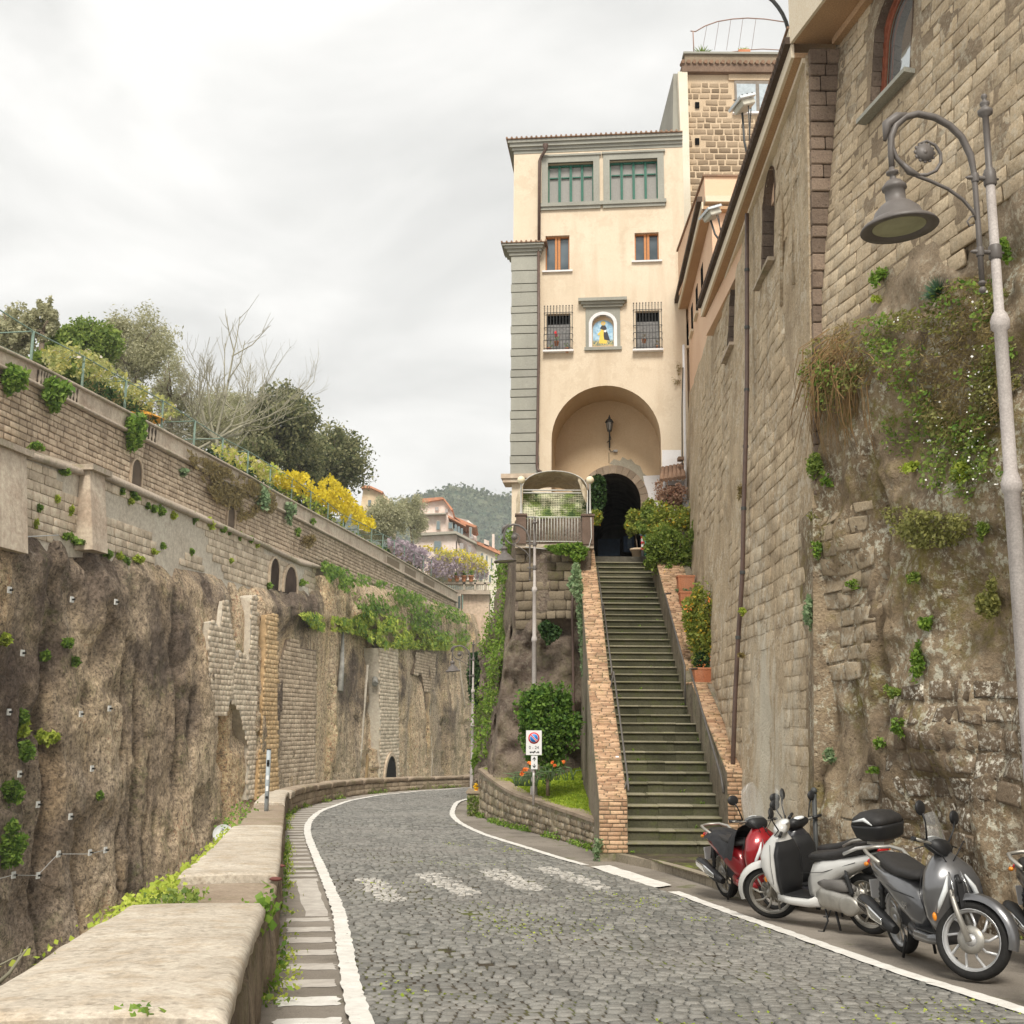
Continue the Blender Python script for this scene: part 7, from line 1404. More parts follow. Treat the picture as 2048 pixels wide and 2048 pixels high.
def leafpatch(px, Y, n, size, mat, label, name='ivy', cat='ivy', dY=.15, asp=.6, extra=None):
    t = thing(name, at(*px[0], Y), label, cat); xs = [p[0] for p in px]; ys = [p[1] for p in px]; U_ = rng.uniform(min(xs), max(xs), n*3); V_ = rng.uniform(min(ys), max(ys), n*3); ok = inpoly(U_, V_, px); U_, V_ = U_[ok][:n], V_[ok][:n]
    leaf_obj('foliage', np.array([at(u, v, Y+rng.uniform(-dY, dY)) for u, v in zip(U_, V_)]), size, mat, t, asp=asp); return t
leafpatch([(1090, 1092), (1130, 1088), (1160, 1085), (1178, 1100), (1168, 1118), (1150, 1128), (1140, 1110), (1110, 1108)], 30.1, 1100, .10, g_ivy, 'ivy spilling over the edge of the balcony floor', dY=.12)
leafpatch([(1148, 1125), (1158, 1125), (1166, 1180), (1172, 1260), (1172, 1350), (1163, 1352), (1158, 1280), (1152, 1200), (1135, 1170), (1140, 1150)], 29.2, 1500, .085, g_gry, 'grey-green ivy trailing down beside the sloping brick wall', dY=.35)
leafpatch([(1075, 1252), (1092, 1240), (1112, 1250), (1124, 1262), (1115, 1278), (1096, 1290), (1084, 1275)], 30.0, 700, .09, g_dark, 'dark green plant growing on the rock behind the central lamp post', 'rock_plant', 'plant', .2)
leafpatch([(1183, 955), (1200, 948), (1210, 960), (1212, 1000), (1206, 1020), (1192, 1030), (1182, 1000)], 36.2, 1100, .12, g_dark, 'dark ivy climbing on the left side of the inner arch', dY=.3)
leafpatch([(1184, 1020), (1200, 1018), (1206, 1035), (1200, 1050), (1188, 1048)], 33.5, 260, .10, g_yshrub, 'yellowish plant beside the right balcony post', 'balcony_plant', 'plant', .2)
# balcony -------------------------------------------------------------
bal = thing('balcony', at(1108, 1095, 30.6), 'small balcony with two brown posts and white metal railings on the masonry plinth', 'balcony')
fl = zof(1108, 1090, 30.5); brownp = stone('brown_post', (.12, .085, .065), (.17, .12, .095), None, fine=40, big=2, rnd=0, bump=.3); railw = simple('white_rail', (.50, .49, .45), .6, .3, var=.15)
px0, px1, qx0, qx1 = at(1032, 1060, 30.4)[0], at(1052, 1060, 30.4)[0], at(1164, 1060, 30.4)[0], at(1187, 1060, 30.4)[0]; ptop = zof(1040, 1030, 30.4)
bx3(px0-.02, qx1, 30.35, 34.5, fl-.10, fl, 'balcony_floor', ledge_m, bal)
for a, b in ((px0, px1), (qx0, qx1)): p_ = bx3(a, b, 30.3, 30.55, fl, ptop-.03, 'post', brownp, bal); bx3(a-.03, b+.03, 30.27, 30.58, ptop-.03, ptop+.02, 'post_cap', brownp, p_)
zr0, zr1 = fl+.08, zof(1108, 1034, 30.4); MB().tube([(px1, 30.42, zr1), (qx0, 30.42, zr1)], .016, 6).put('top_rail', railw, bal); MB().tube([(px1, 30.42, zr0), (qx0, 30.42, zr0)], .014, 6).put('bottom_rail', railw, bal)
for k in range(19): x = px1+(k+.6)*(qx0-px1)/19; MB().tube([(x, 30.42, zr0), (x, 30.42, zr1)], .010 if k != 4 else .016, 5).put('baluster', railw, bal)
MB().tube([at(1182, 1035, 30.25), at(1183, 1075, 30.25), at(1178, 1094, 30.25), at(1165, 1098, 30.2), at(1100, 1099, 30.2), at(1050, 1094, 30.2)], .012, 5).put('cable', railw, bal)
globe = simple('globe_glass', (.80, .70, .50), .35, .4, var=.03)
for u, lab in ((1042.5, 'cream globe lamp on the left balcony post'), (1180, 'cream globe lamp on the right balcony post')):
    b_ = at(u, 1027, 30.4); c = at(u, 960, 30.4); t = thing('globe_lamp', b_, lab, 'lamp', 'globe lamps of the balcony'); MB().lathe([(.04, 0), (.03, .05), (.024, .1), (.022, c[2]-b_[2]-.12), (.04, c[2]-b_[2]-.1)], (c[0], c[1], b_[2]), 10).put('pole', railw, t); MB().sphere(c, .105, 16, 12).put('globe', globe, t)
# awning with its cloth vault, and the netting hung under it
aw = thing('awning', at(1108, 985, 31.4), 'sagging cream cloth vault awning stretched over a metal frame on the balcony', 'awning'); cloth = stone('awning_cloth', (.52, .43, .30), (.64, .56, .43), (.40, .32, .22), fine=12, big=2.5, rnd=0, bump=.3, streak=.4, streakc=(.34, .27, .18))
ax0, ax1, az0, az1 = at(1044, 988, 31.3)[0], at(1174, 988, 31.3)[0], zof(1108, 982, 31.3), zof(1108, 944, 31.3); n1, n2 = 25, 14; G_ = np.zeros((n1, n2, 3))
for i in range(n1):
    t = math.pi*i/(n1-1)
    for j in range(n2):
        f = j/(n2-1); G_[i, j] = ((ax0+ax1)/2-(ax1-ax0)/2*math.cos(t), 31.2+f*2.2, az0+(az1-az0)*math.sin(t)**.85-.04*math.sin(f*math.pi*3)**2-.03*math.sin(t*7)*math.sin(f*9))
put('cloth_vault', grid_mesh('cloth_vault', G_, cloth), aw)
for j in (0, 1, 2, 3): y = 31.2+j*.73; MB().tube([((ax0+ax1)/2-(ax1-ax0)/2*math.cos(t), y, az0+(az1-az0)*math.sin(t)**.85+.01) for t in np.linspace(0, math.pi, 15)], .014, 5).put('hoop', railw, aw)
MB().tube([(ax0, 31.2, az0), (ax1, 31.2, az0)], .02, 6).put('cross_rail', railw, aw); z2 = zof(1108, 986, 31.2); MB().tube([(ax0, 31.2, z2), (ax1, 31.2, z2)], .02, 6).put('cross_rail', railw, aw)
for x in (ax0, ax1): MB().tube([(x, 31.2, fl), (x, 31.2, az0)], .022, 6).put('frame_post', railw, aw)
rag = np.array([[at(u, v, 31.15+.1*math.sin(u*.3)) for v in np.linspace(a, b, 8)] for u, a, b in zip(np.linspace(1156, 1176, 7), (950, 955, 962, 968, 972, 978, 984), (962, 970, 982, 992, 1000, 1006, 1002))]); put('torn_flap', grid_mesh('flap', rag, cloth), aw)
rag = np.array([[at(u, v, 31.15+.1*math.sin(u*.3)) for v in np.linspace(a, b, 8)] for u, a, b in zip(np.linspace(1032, 1046, 5), (1000, 985, 978, 972, 972), (1028, 1026, 1024, 1020, 1000))]); put('torn_flap', grid_mesh('flap', rag, cloth), aw)
def netmat():
    k = NT('green_netting'); pos = k.z(); w = k.math('SINE', k.math('MULTIPLY', pos[2], 130)); w2 = k.math('SINE', k.math('MULTIPLY', pos[0], 95)); g = k.mix(k.rng(k.noise(2.2, 4, .7), .42, .56), (.20, .26, .08), (.62, .60, .42)); g = k.mix(k.rng(k.noise(3.5, 5, .75), .54, .62), g, (.06, .10, .035))
    h = k.math('ADD', w, k.math('MULTIPLY', w2, .5)); g = k.mix(k.math('MULTIPLY', k.rng(h, -.2, -1.0), .8), g, (.035, .05, .02)); k.bump(h, .5, .01); return k.done(g, .9, .1)
netm = netmat()
nt = thing('shade_netting', at(1108, 1030, 31.3), 'green and cream woven shade netting hung behind the balcony railing', 'netting')
G_ = np.array([[at(u, v, 31.35) for v in np.linspace(984, 1092, 40)] for u in np.linspace(1044, 1172, 50)]); G_[..., 1] += fbm(G_*2.2, 3, 5)*.12; put('netting_sheet', grid_mesh('netting', G_, netm), nt)

# ------------------------------------------------------------------ planted bed in the bend
bw = [(1.62, 23.0), (1.25, 24.6), (.87, 26.0), (.4, 27.7), (-.12, 29.3), (-.55, 31.2), (-.80, 32.6), (-.88, 33.6), (-.6, 35.5), (0, 38)]
BC = seq(smooth(bw, 2), 80); bt_y = [23.0, 25.2, 28.4, 32.3, 34, 38]; bt_z = [zof(1192, 1645, 23.0), zof(1128, 1624, 25.0), zof(1035, 1592, 28.6), zof(960, 1545, 32.4), zof(955, 1544, 33), zof(955, 1544, 33)+.1]
btop = lambda y: np.interp(y, bt_y, bt_z)
bedw = thing('planter_wall', (BC[10][0], BC[10][1], -2.35), 'low curved retaining wall of mossy mixed stones round the planted bed, with a brown coping', 'wall')
Tn = np.gradient(BC, axis=0); Tn /= np.linalg.norm(Tn, axis=1, keepdims=True); Nn = np.stack([Tn[:, 1], -Tn[:, 0]], 1)   # away from the road: right-hand side
BL = np.r_[0, np.cumsum(np.linalg.norm(np.diff(BC, axis=0), axis=1))]
bx_ = lambda s: np.interp(s, BL, BC[:, 0]); by_ = lambda s: np.interp(s, BL, BC[:, 1]); bnx = lambda s: np.interp(s, BL, Nn[:, 0]); bny = lambda s: np.interp(s, BL, Nn[:, 1])
def BW(s, f, o): # f 0..1 from foot to top
    s = np.asarray(s, float); y = by_(s); z0 = zr(y)-.02; z = z0+(btop(y)-z0)*np.asarray(f); return np.stack([bx_(s)-bnx(s)*np.asarray(o), y-bny(s)*np.asarray(o), z], -1)
S_, F_2 = np.meshgrid(np.linspace(0, BL[-1], 160), np.linspace(-.1, 1, 16), indexing='ij'); G_ = BW(S_, F_2, fbm(np.stack([S_*3, F_2*3, 0*S_], -1), 3, 4)*.015); bedm = stone('bed_mortar', (.25, .21, .15), (.35, .30, .22), (.17, .14, .10), fine=26, big=2, rnd=0, pits=.2, bump=.8, dist=.02, lichen=.5, moss=.7, moss_s=1.6, mossc=(.14, .16, .03)); put('wall_face', grid_mesh('wall_face', G_, bedm), bedw)
bedst = stone('bed_stone', (.19, .15, .11), (.31, .26, .19), (.34, .20, .06), fine=30, big=3, rnd=.7, pits=.2, bump=.7, dist=.015, lichen=.4, moss=.3)
c = block_cells(0, BL[-1], .02, .93, .22, .26, gap=.03, wj=.45, hj=.3); emit_blocks(block_verts(BW, *c, depth=.03, back=.03, inset=.03, jit=.02, djit=.6), bedst, bedw, 'stone', 300)
for i in range(0, 78, 6):
    j = min(i+6, 79); V = []
    for k in (i, (i+j)//2, j):
        s = BL[k]+(.005 if k == i else -.005 if k == j else 0); y = by_(s); z = btop(y); n_ = np.array([bnx(s), bny(s), 0]); p = np.array([bx_(s), y, z]); V.append([p-n_*.05, p+n_*.34, p+n_*.34+[0, 0, .07], p-n_*.05+[0, 0, .065]])
    V = np.array(V).reshape(-1, 3); Fs = [(0, 1, 2, 3)[::-1], (8, 9, 10, 11)]+[(k*4+a, k*4+(a+1) % 4, k*4+4+(a+1) % 4, k*4+4+a) for k in range(2) for a in range(4)]; MB().add(V, Fs).put('coping_stone', coping_d, bedw, rnd=random.random())
# soil and grass
def bedz(x, y): 
    d = np.min(np.hypot(x[..., None]-BC[:, 0], y[..., None]-BC[:, 1]), -1); return btop(y)+.0+np.clip(d-.2, 0, 3)*.13
n1 = 60; G_ = np.zeros((n1, 40, 3)); ys2 = np.linspace(23.1, 34.5, n1)
for i, y in enumerate(ys2):
    s = np.interp(y, BC[:62, 1], BL[:62]); x0 = bx_(s)+.12; x1 = 1.75 if y < 30 else 1.9
    xs2 = np.linspace(x0, x1, 40); G_[i, :, 0] = xs2; G_[i, :, 1] = y; G_[i, :, 2] = bedz(xs2, np.full(40, y))
G_[..., 2] += fbm(G_*1.5, 3, 6)*.03; grassm = stone('bed_soil', (.07, .09, .02), (.14, .18, .03), None, fine=20, big=2, rnd=0, bump=.5); put('bed_soil', grid_mesh('bed_soil', G_, grassm), kind='structure')
Q = G_.reshape(-1, 3); m_ = 26000; i_ = rng.integers(0, n1-1, m_); j_ = rng.integers(0, 39, m_); f1, f2_ = rng.random((m_, 1)), rng.random((m_, 1)); P = (G_[i_, j_]*(1-f1)+G_[i_+1, j_]*f1)*(1-f2_)+(G_[i_, j_+1]*(1-f1)+G_[i_+1, j_+1]*f1)*f2_; P = P+np.array([0, 0, .03])
leaf_obj('bed_grass', P, .10, g_grass, N=np.array([0, -.5, .5]), asp=.25, flat=.6, kind='stuff')
# low end wall left of the bed with yellow flowers
ew = thing('end_wall', (-1.1, 33.0, -2.4), 'short mossy stub wall at the left end of the planted bed', 'wall'); a, b = at(934, 1640, 32.6), at(957, 1640, 32.6); zt = zof(945, 1587, 32.6); bx3(a[0], b[0]+.05, 32.6, 34.2, -2.5, zt, 'stub', bedm, ew); bx3(a[0]-.03, b[0]+.05, 32.56, 34.25, zt, zt+.05, 'coping', coping_d, ew)
leaf_obj('moss', np.array([at(u, v, 32.55+rng.random()*.05) for u, v in zip(rng.uniform(934, 957, 500), rng.uniform(1590, 1655, 500))]), .06, g_shrub, ew)
yf = thing('yellow_flowers', at(952, 1580, 33.2), 'small clump of yellow and orange flowers by the stub wall', 'flowers'); c = at(952, 1577, 33.2); leaf_obj('petals', blob_pts(c, (.10, .1, .15), 90, .2, 5, .5), .07, yellow_fl, yf); leaf_obj('orange_petals', blob_pts(c+np.array([.03, -.05, -.06]), (.06, .05, .06), 24, .2, 3, .5), .07, orange_fl, yf)
leafpatch([(948, 1500), (962, 1495), (968, 1530), (958, 1560), (946, 1550), (944, 1520)], 40., 420, .14, g_ivy, 'bright green plant between the far lamp and the rock', 'shrub', 'plant', .3)
# ------------------------------------------------------------------ street lamps
lamp_dark = simple('lamp_dark_paint', (.13, .115, .105), .5, .4, var=.15, scale=6); lamp_grey = stone('lamp_grey_paint', (.40, .36, .34), (.50, .46, .435), None, fine=60, big=3, rnd=0, bump=.1, rough=.55); lens_m = simple('lamp_lens', (.36, .36, .24), .25, .6, var=.15, scale=5)
def street_lamp(loc, H, s, label, rz=0):
    t = thing('street_lamp', (0, 0, 0), label, 'street lamp', 'street lamps'); zr0_ = H-1.0*s   # rim height
    A = lambda x, z: (x*s, 0, zr0_+z*s)
    def L(pts): return [A(x, z) for x, z in pts]
    pm = MB(); pm.lathe([(.085, -.3), (.085, .1), (.075, .14), (.075, .75), (.09, .80), (.06, .88), (.050*s, 1.0), (.050*s, zr0_-1.76*s), (.062*s, zr0_-1.75*s), (.066*s, zr0_-1.70*s), (.055*s, zr0_-1.66*s), (.043*s, zr0_-1.62*s), (.042*s, zr0_-.68*s), (.06*s, zr0_-.66*s), (.062*s, zr0_-.61*s), (.05*s, zr0_-.57*s), (.032*s, zr0_-.54*s), (.030*s, zr0_+.34*s)], n=18); pm.put('pole', lamp_grey, t)
    pm = MB(); pm.lathe([(.029*s, zr0_+.34*s), (.036*s, zr0_+.35*s), (.036*s, zr0_+.45*s), (.022*s, zr0_+.47*s), (.0215*s, zr0_+.84*s), (.048*s, zr0_+.86*s), (.05*s, zr0_+.885*s), (.03*s, zr0_+.90*s), (.022*s, zr0_+.915*s), (.032*s, zr0_+.93*s), (.03*s, zr0_+.945*s), (.012*s, zr0_+.955*s), (.014*s, zr0_+.97*s), (.021*s, zr0_+.985*s), (.018*s, zr0_+1.0*s), (.004*s, zr0_+1.01*s)], n=16); pm.put('finial', lamp_dark, t)
    MB().tube(L([(-.105, -.37), (-.105, .0), (-.108, .42), (-.125, .55), (-.18, .68), (-.26, .76), (-.36, .812), (-.48, .83), (-.57, .80), (-.64, .735), (-.675, .65), (-.683, .56), (-.683, .43)]), [.018*s]*3+[.024*s]*8+[.019*s]*2, 10).put('arm', lamp_dark, t)
    m = MB(); m.sphere(A(-.105, -.40), .024*s, 10, 8); m.lathe([(.02*s, 0), (.028*s, .01*s), (.02*s, .02*s)], A(-.105, -.36), 10); m.put('arm_tip', lamp_dark, t)
    MB().tube(L([(-.665, .66), (-.668, .575), (-.645, .50), (-.58, .425), (-.505, .378), (-.42, .35), (-.30, .30), (-.20, .23), (-.135, .15), (-.115, .09)]), [.010*s, .014*s, .016*s, .016*s, .013*s, .012*s, .012*s, .012*s, .012*s, .010*s], 8).put('brace', lamp_dark, t)
    MB().tube(L([(-.53, .385), (-.44, .392), (-.376, .425), (-.338, .485), (-.335, .55), (-.37, .61), (-.43, .636), (-.49, .61)]), [.012*s]*6+[.010*s, .006*s], 8).put('scroll', lamp_dark, t)
    m = MB(); m.tube(L([(-.12, .12), (-.155, .11), (-.18, .075), (-.165, .045), (-.14, .055)]), .007*s, 6); m.tube(L([(-.72, .62), (-.70, .74), (-.62, .80), (-.55, .82)]), [.012*s, .034*s, .034*s, .016*s], 8)
    m.tube(L([(-.63, .49), (-.56, .41), (-.47, .37)]), [.01*s, .026*s, .01*s], 8); m.put('leaf_ornament', lamp_dark, t)
    Mx = np.array([[1, 0, 0], [0, 0, 1], [0, 1, 0]]); ro = MB(); Ry0 = np.array([[1, 0, 0], [0, 0, -1], [0, 1, 0]])
    for k in range(12):
        a = 2*math.pi*k/12; ro.sphere((A(-.447, .552)[0]+.062*s*math.cos(a), 0, A(-.447, .552)[2]+.062*s*math.sin(a)), .016*s, 6, 4, (1, .5, 1))
    ro.lathe([(.001, -.012*s), (.062*s, -.010*s), (.062*s, .010*s), (.001, .012*s)], A(-.447, .552), 14, M=Ry0); ro.sphere(A(-.447, .552), .02*s, 8, 6); ro.put('rosette', lamp_dark, t)
    for z in (.39, -.134): 
        m = MB(); m.tube([A(-.17, z), A(-.15, z), A(-.06, z), A(0, z), A(.06, z)], [.004*s, .014*s, .016*s, .016*s, .008*s], 8); m.lathe([(.036*s, -.05*s), (.042*s, -.04*s), (.042*s, .04*s), (.036*s, .05*s)], A(0, z), 14); m.lathe([(.024*s, -.03*s), (.028*s, 0), (.024*s, .03*s)], A(-.105, z), 10); m.put('bracket', lamp_dark, t)
    # bell, hanging a touch off true
    tb = np.array(Matrix.Rotation(math.radians(-4), 3, 'Y')); c = np.array(A(-.683, .43))
    bell = MB(); bell.lathe([(.001*s, .0), (.018*s, .0), (.018*s, -.02*s), (.040*s, -.03*s), (.040*s, -.045*s), (.018*s, -.055*s), (.022*s, -.085*s), (.05*s, -.10*s), (.078*s, -.135*s), (.080*s, -.155*s), (.066*s, -.165*s), (.064*s, -.24*s), (.10*s, -.265*s), (.145*s, -.31*s), (.165*s, -.36*s), (.185*s, -.375*s), (.235*s, -.405*s), (.252*s, -.43*s), (.245*s, -.437*s), (.18*s, -.425*s), (.17*s, -.41*s), (.001, -.405*s)], c, 32, M=tb); b_ = bell.put('bell_shade', lamp_dark, t)
    MB().lathe([(.172*s, -.418*s), (.001, -.424*s)], c, 24, M=tb).put('lens', lens_m, b_)
    t.location = tuple(float(x) for x in loc); t.rotation_euler = (0, 0, rz); return t
lampn = at(2004, 700, 8.6)[0]; top1 = at(1958, 190, 8.6)[2]
street_lamp((lampn, 8.6, zr(8.6)), top1-zr(8.6), 1.17, 'ornate street lamp with a scrolled arm and bell shade, nearest, by the parked scooters', math.radians(6))
x2 = at(1069, 1200, 28.2); street_lamp((x2[0], 28.2, -1.55), at(1071, 1034, 28.2)[2]+1.55, 1.10, 'ornate street lamp with bell shade standing in the planted bed before the balcony')
x3 = at(945, 1450, 44.); street_lamp((x3[0], 44., zr(44)), at(948, 1281, 44.)[2]-zr(44), 1.15, 'smallest and farthest bell-shade street lamp at the bend of the road')
# ------------------------------------------------------------------ text helper and no-parking sign
def text_mesh(txt, size, mat, name='lettering', extrude=.001):
    cu = bpy.data.curves.new(name, 'FONT'); cu.body = txt; cu.size = size; cu.align_x = 'CENTER'; cu.align_y = 'CENTER'; cu.extrude = extrude; o = bpy.data.objects.new(name, cu); COL.objects.link(o); me = bpy.data.meshes.new_from_object(o); bpy.data.objects.remove(o); me.materials.clear(); me.materials.append(mat); me.name = name; return me
def put_text(me, parent, M4, name='lettering'):
    me.transform(M4); return put(name, me, parent)
sgx = at(1067, 1590, 24.9); sg = thing('parking_sign', sgx, 'white no-parking sign with red-rimmed blue disc on a grey post in the planted bed', 'sign'); zb = sgx[2]
sign_w = simple('sign_white', (.72, .71, .70), .4, .4, var=.04); sign_r = simple('sign_red', (.62, .03, .05), .4, .4, var=.04); sign_b = simple('sign_blue', (.02, .21, .62), .4, .4, var=.04); sign_k = simple('sign_black', (.02, .02, .02), .5, .3, var=0)
Y_ = 24.8; a, b = at(1052, 1510, Y_), at(1083.5, 1461, Y_); cx = (a[0]+b[0])/2; cz = (a[2]+b[2])/2; W_, H_ = b[0]-a[0], b[2]-a[2]
MB().tube([(sgx[0], Y_+.06, zb-.2), (sgx[0], Y_+.06, a[2]+.1)], .024, 10).put('post', lamp_grey, sg)
pn = MB().box((cx, Y_, cz), (W_, .012, H_), bev=.002).put('panel', sign_w, sg)
Mx = np.array([[1, 0, 0], [0, 0, -1], [0, 1, 0]]); dc = np.array([cx, Y_-.010, cz+H_*.19]); r = W_*.36
MB().lathe([(.001, 0), (r, 0), (r, -.003), (.001, -.0031)], dc, 28, M=Mx).put('red_disc', sign_r, pn); MB().lathe([(.001, 0), (r*.76, 0), (r*.76, .003), (.001, .003)], dc+np.array([0, -.004, 0]), 28, M=Mx).put('white_ring', sign_w, pn); MB().lathe([(.001, 0), (r*.69, 0), (r*.69, .003), (.001, .003)], dc+np.array([0, -.0075, 0]), 28, M=Mx).put('blue_field', sign_b, pn)
Rd_ = np.array(Matrix.Rotation(math.radians(45), 3, 'Y')); MB().box(dc+np.array([0, -.0135, 0]), (r*1.5, .002, r*.30), M=Rd_).put('white_bar', sign_w, pn); MB().box(dc+np.array([0, -.016, 0]), (r*1.6, .002, r*.16), M=Rd_).put('red_bar', sign_r, pn)
def T4(x, y, z): return Matrix.Translation((x, y, z)) @ Matrix.Rotation(math.pi/2, 4, 'X')
put_text(text_mesh('0 - 24', W_*.27, sign_k), pn, T4(cx, Y_-.009, cz-H_*.20))
# tow-truck pictogram in plain strokes
tk = MB(); z_ = cz-H_*.385; u_ = W_*.11; tk.box((cx-u_*1.2, Y_-.009, z_+u_*.05), (u_*2.4, .002, u_*.55)); tk.box((cx+u_*.5, Y_-.0092, z_+u_*.3), (u_*.9, .002, u_*.9)); tk.box((cx+u_*2.2, Y_-.009, z_), (u_*1.7, .002, u_*.35), M=np.array(Matrix.Rotation(-.25, 3, 'Y'))); tk.box((cx+u_*2.3, Y_-.0092, z_+u_*.28), (u_*.9, .002, u_*.3), M=np.array(Matrix.Rotation(-.25, 3, 'Y')))
for dx in (-1.9, -.2, 1.7, 2.8): tk.lathe([(.001, 0), (u_*.28, 0), (u_*.28, .002), (.001, .002)], (cx+u_*dx, Y_-.0085, z_-u_*.3), 10, M=Mx)
tk.put('tow_pictogram', sign_k, pn)
a, b = at(1062, 1538.5, Y_), at(1075, 1511.5, Y_); c2 = (a+b)/2; ap = MB().box((c2[0], Y_, c2[2]), (b[0]-a[0], .012, b[2]-a[2]), bev=.002).put('arrow_panel', sign_w, sg)
for sd in (1, -1):
    m = MB(); h = (b[2]-a[2]); z0 = c2[2]+sd*h*.10; z1 = c2[2]+sd*h*.40; m.box((c2[0], Y_-.009, (z0+z1)/2), (.014, .002, abs(z1-z0))); m.add([(c2[0]-.038, Y_-.0095, z1-sd*.045), (c2[0]-.028, Y_-.0095, z1-sd*.055), (c2[0], Y_-.0095, z1-sd*.022), (c2[0]+.028, Y_-.0095, z1-sd*.055), (c2[0]+.038, Y_-.0095, z1-sd*.045), (c2[0], Y_-.0095, z1+sd*.005)], [(0, 1, 2, 5), (2, 3, 4, 5)]); m.put('arrow', sign_k, ap)
MB().box((sgx[0], Y_+.033, zb+.42), (.03, .004, .05)).put('sticker', sign_w, sg)
# grey post on the parapet
def par_s(u, v):
    r_ = ray(u, v); best = None
    for s_ in np.linspace(2, 50, 400):
        for o in (.3, .5, .7): q = on_par(s_, o); e = np.linalg.norm(q/q[1]-r_)*q[1]; best = min(best, (e, s_, o)) if best else (e, s_, o)
    return on_par(best[1], best[2])
gp_ = par_s(535, 1620); gt = at(539.7, 1499, gp_[1]); gpt = thing('grey_post', gp_, 'bare grey metal post with worn stickers standing on the parapet wall', 'post'); MB().tube([gp_-[0, 0, .1], (gp_[0], gp_[1], gt[2])], .045, 12).put('tube', simple('worn_zinc', (.36, .40, .42), .5, .4, var=.2, scale=5), gpt); MB().lathe([(.047, 0), (.047, .02)], (gp_[0], gp_[1], gt[2]-.01), 12).put('rim', dark_iron, gpt)
for z, h, m_ in ((.30, .16, sign_k), (.31, .05, sign_w), (.62, .10, sign_w), (.86, .12, sign_w), (1.05, .06, sign_k)):
    q = np.array([gp_[0]+.005, gp_[1]-.047, gt[2]-z*.9]); MB().box(q, (.05, .006, h*.8)).put('sticker', m_, gpt)
# satellite dish beyond the parapet
dsh = at(446, 1668, 19.5); dt = thing('satellite_dish', dsh, 'white satellite dish showing just behind the parapet', 'dish'); Md = np.array(Matrix.Rotation(math.radians(62), 3, 'X') @ Matrix.Rotation(math.radians(12), 3, 'Y')); rr_ = 19.*19.5/FPX
MB().lathe([(.001, -.05), (rr_*.4, -.042), (rr_*.75, -.02), (rr_, .0), (rr_*1.02, .005), (rr_, -.008), (rr_*.75, -.03), (.001, -.06)], dsh, 28, M=Md).put('dish', simple('dish_white', (.60, .61, .61), .45, .4, var=.06), dt); MB().tube([dsh+Md@np.array([0, -rr_*.95, 0]), dsh+Md@np.array([0, -rr_*.4, .18]), dsh+Md@np.array([0, 0, .2])], .008, 5).put('feed_arm', dark_iron, dt); MB().tube([dsh+Md@np.array([0, 0, -.06]), dsh+np.array([-.05, .1, -.9])], .025, 6).put('mast', steel, dt)
# dry twigs at the lower left
tg = thing('dry_branch', at(45, 1940, 5.2), 'bare grey dry branch leaning over behind the near parapet', 'branch'); mb = MB(); mb.tube([at(-30, 1990, 5.6), at(20, 1945, 5.6), at(57, 1893, 5.6)], [.012, .009, .003], 5); mb.tube([at(-30, 1945, 5.6), at(10, 1925, 5.6), at(48, 1905, 5.6)], [.006, .005, .002], 4); mb.tube([at(20, 1945, 5.6), at(38, 1915, 5.7), at(44, 1898, 5.7)], [.006, .004, .002], 4); mb.put('twigs', bark_grey, tg)
# greenery of the parapet ------------------------------------------------
def par_plant(pts, n, size, label, mat=g_ivy, spread=(.10, .14, .07), name='wall_creeper', off_=(0, 0, 0)):
    C_ = [on_par(s_, o)+np.array(off_) for s_, o in pts]; t = thing(name, C_[0], label, 'creeper'); k = rng.integers(0, len(C_), n); P = np.array(C_)[k]+rng.normal(size=(n, 3))*np.array(spread); leaf_obj('leaves', P, size, mat, t, N=np.array([.2, -.5, .6]), flat=.7, asp=.85); return t
par_plant([(s_, 1.0) for s_ in np.linspace(8.0, 11.2, 14)], 600, .036, 'creeper with rounded leaves along the outer edge of the brown coping slab', g_lime, (.05, .10, .035), off_=(-.02, 0, -.02))
par_plant([(s_, .72+.02*math.sin(s_*9)) for s_ in np.linspace(8.7, 9.7, 7)], 260, .038, 'creeper leaves lying on the brown coping slab', g_shrub, (.10, .10, .02), off_=(0, 0, .02))
par_plant([(s_, 1.0) for s_ in np.linspace(11.3, 19.2, 26)], 560, .042, 'trailing creeper along the outer edge of the second pale slab', g_lime, (.04, .15, .035), off_=(-.02, 0, -.04))
par_plant([(s_, 1.0) for s_ in np.linspace(19.6, 26, 16)], 160, .05, 'green weeds behind the parapet near the grey post', g_ivy, (.12, .3, .10), off_=(-.1, 0, -.02))
par_plant([(s_, 1.02) for s_ in np.linspace(5.0, 7.4, 10)], 60, .03, 'sparse sprigs along the outer edge of the nearest slab', g_lime, (.04, .12, .04), off_=(-.02, 0, -.03))
par_plant([(8.66, .10), (8.66, .02), (8.62, -.02)], 80, .06, 'small leafy sprig hanging in the joint at the road side of the parapet', g_ivy, (.04, .04, .07), off_=(0, 0, -.02))
c = at(455*0+262, 2022, 4.55); c = par_s(262, 2018); t = thing('sprig', c, 'leafy sprig lying on the nearest coping slab by the bottom edge', 'sprig'); leaf_obj('leaves', c+rng.normal(size=(46, 3))*np.array([.035, .03, .014])+np.array([-.01, 0, .015]), .042, g_ivy, t, N=np.array([0, -.4, .7]), flat=.5, asp=.7)
c = par_s(300, 2030); leaf_obj('leaves', c+rng.normal(size=(14, 3))*np.array([.03, .02, .01])+np.array([0, 0, .012]), .038, g_ivy, t, N=np.array([0, -.4, .7]), flat=.5, asp=.7)
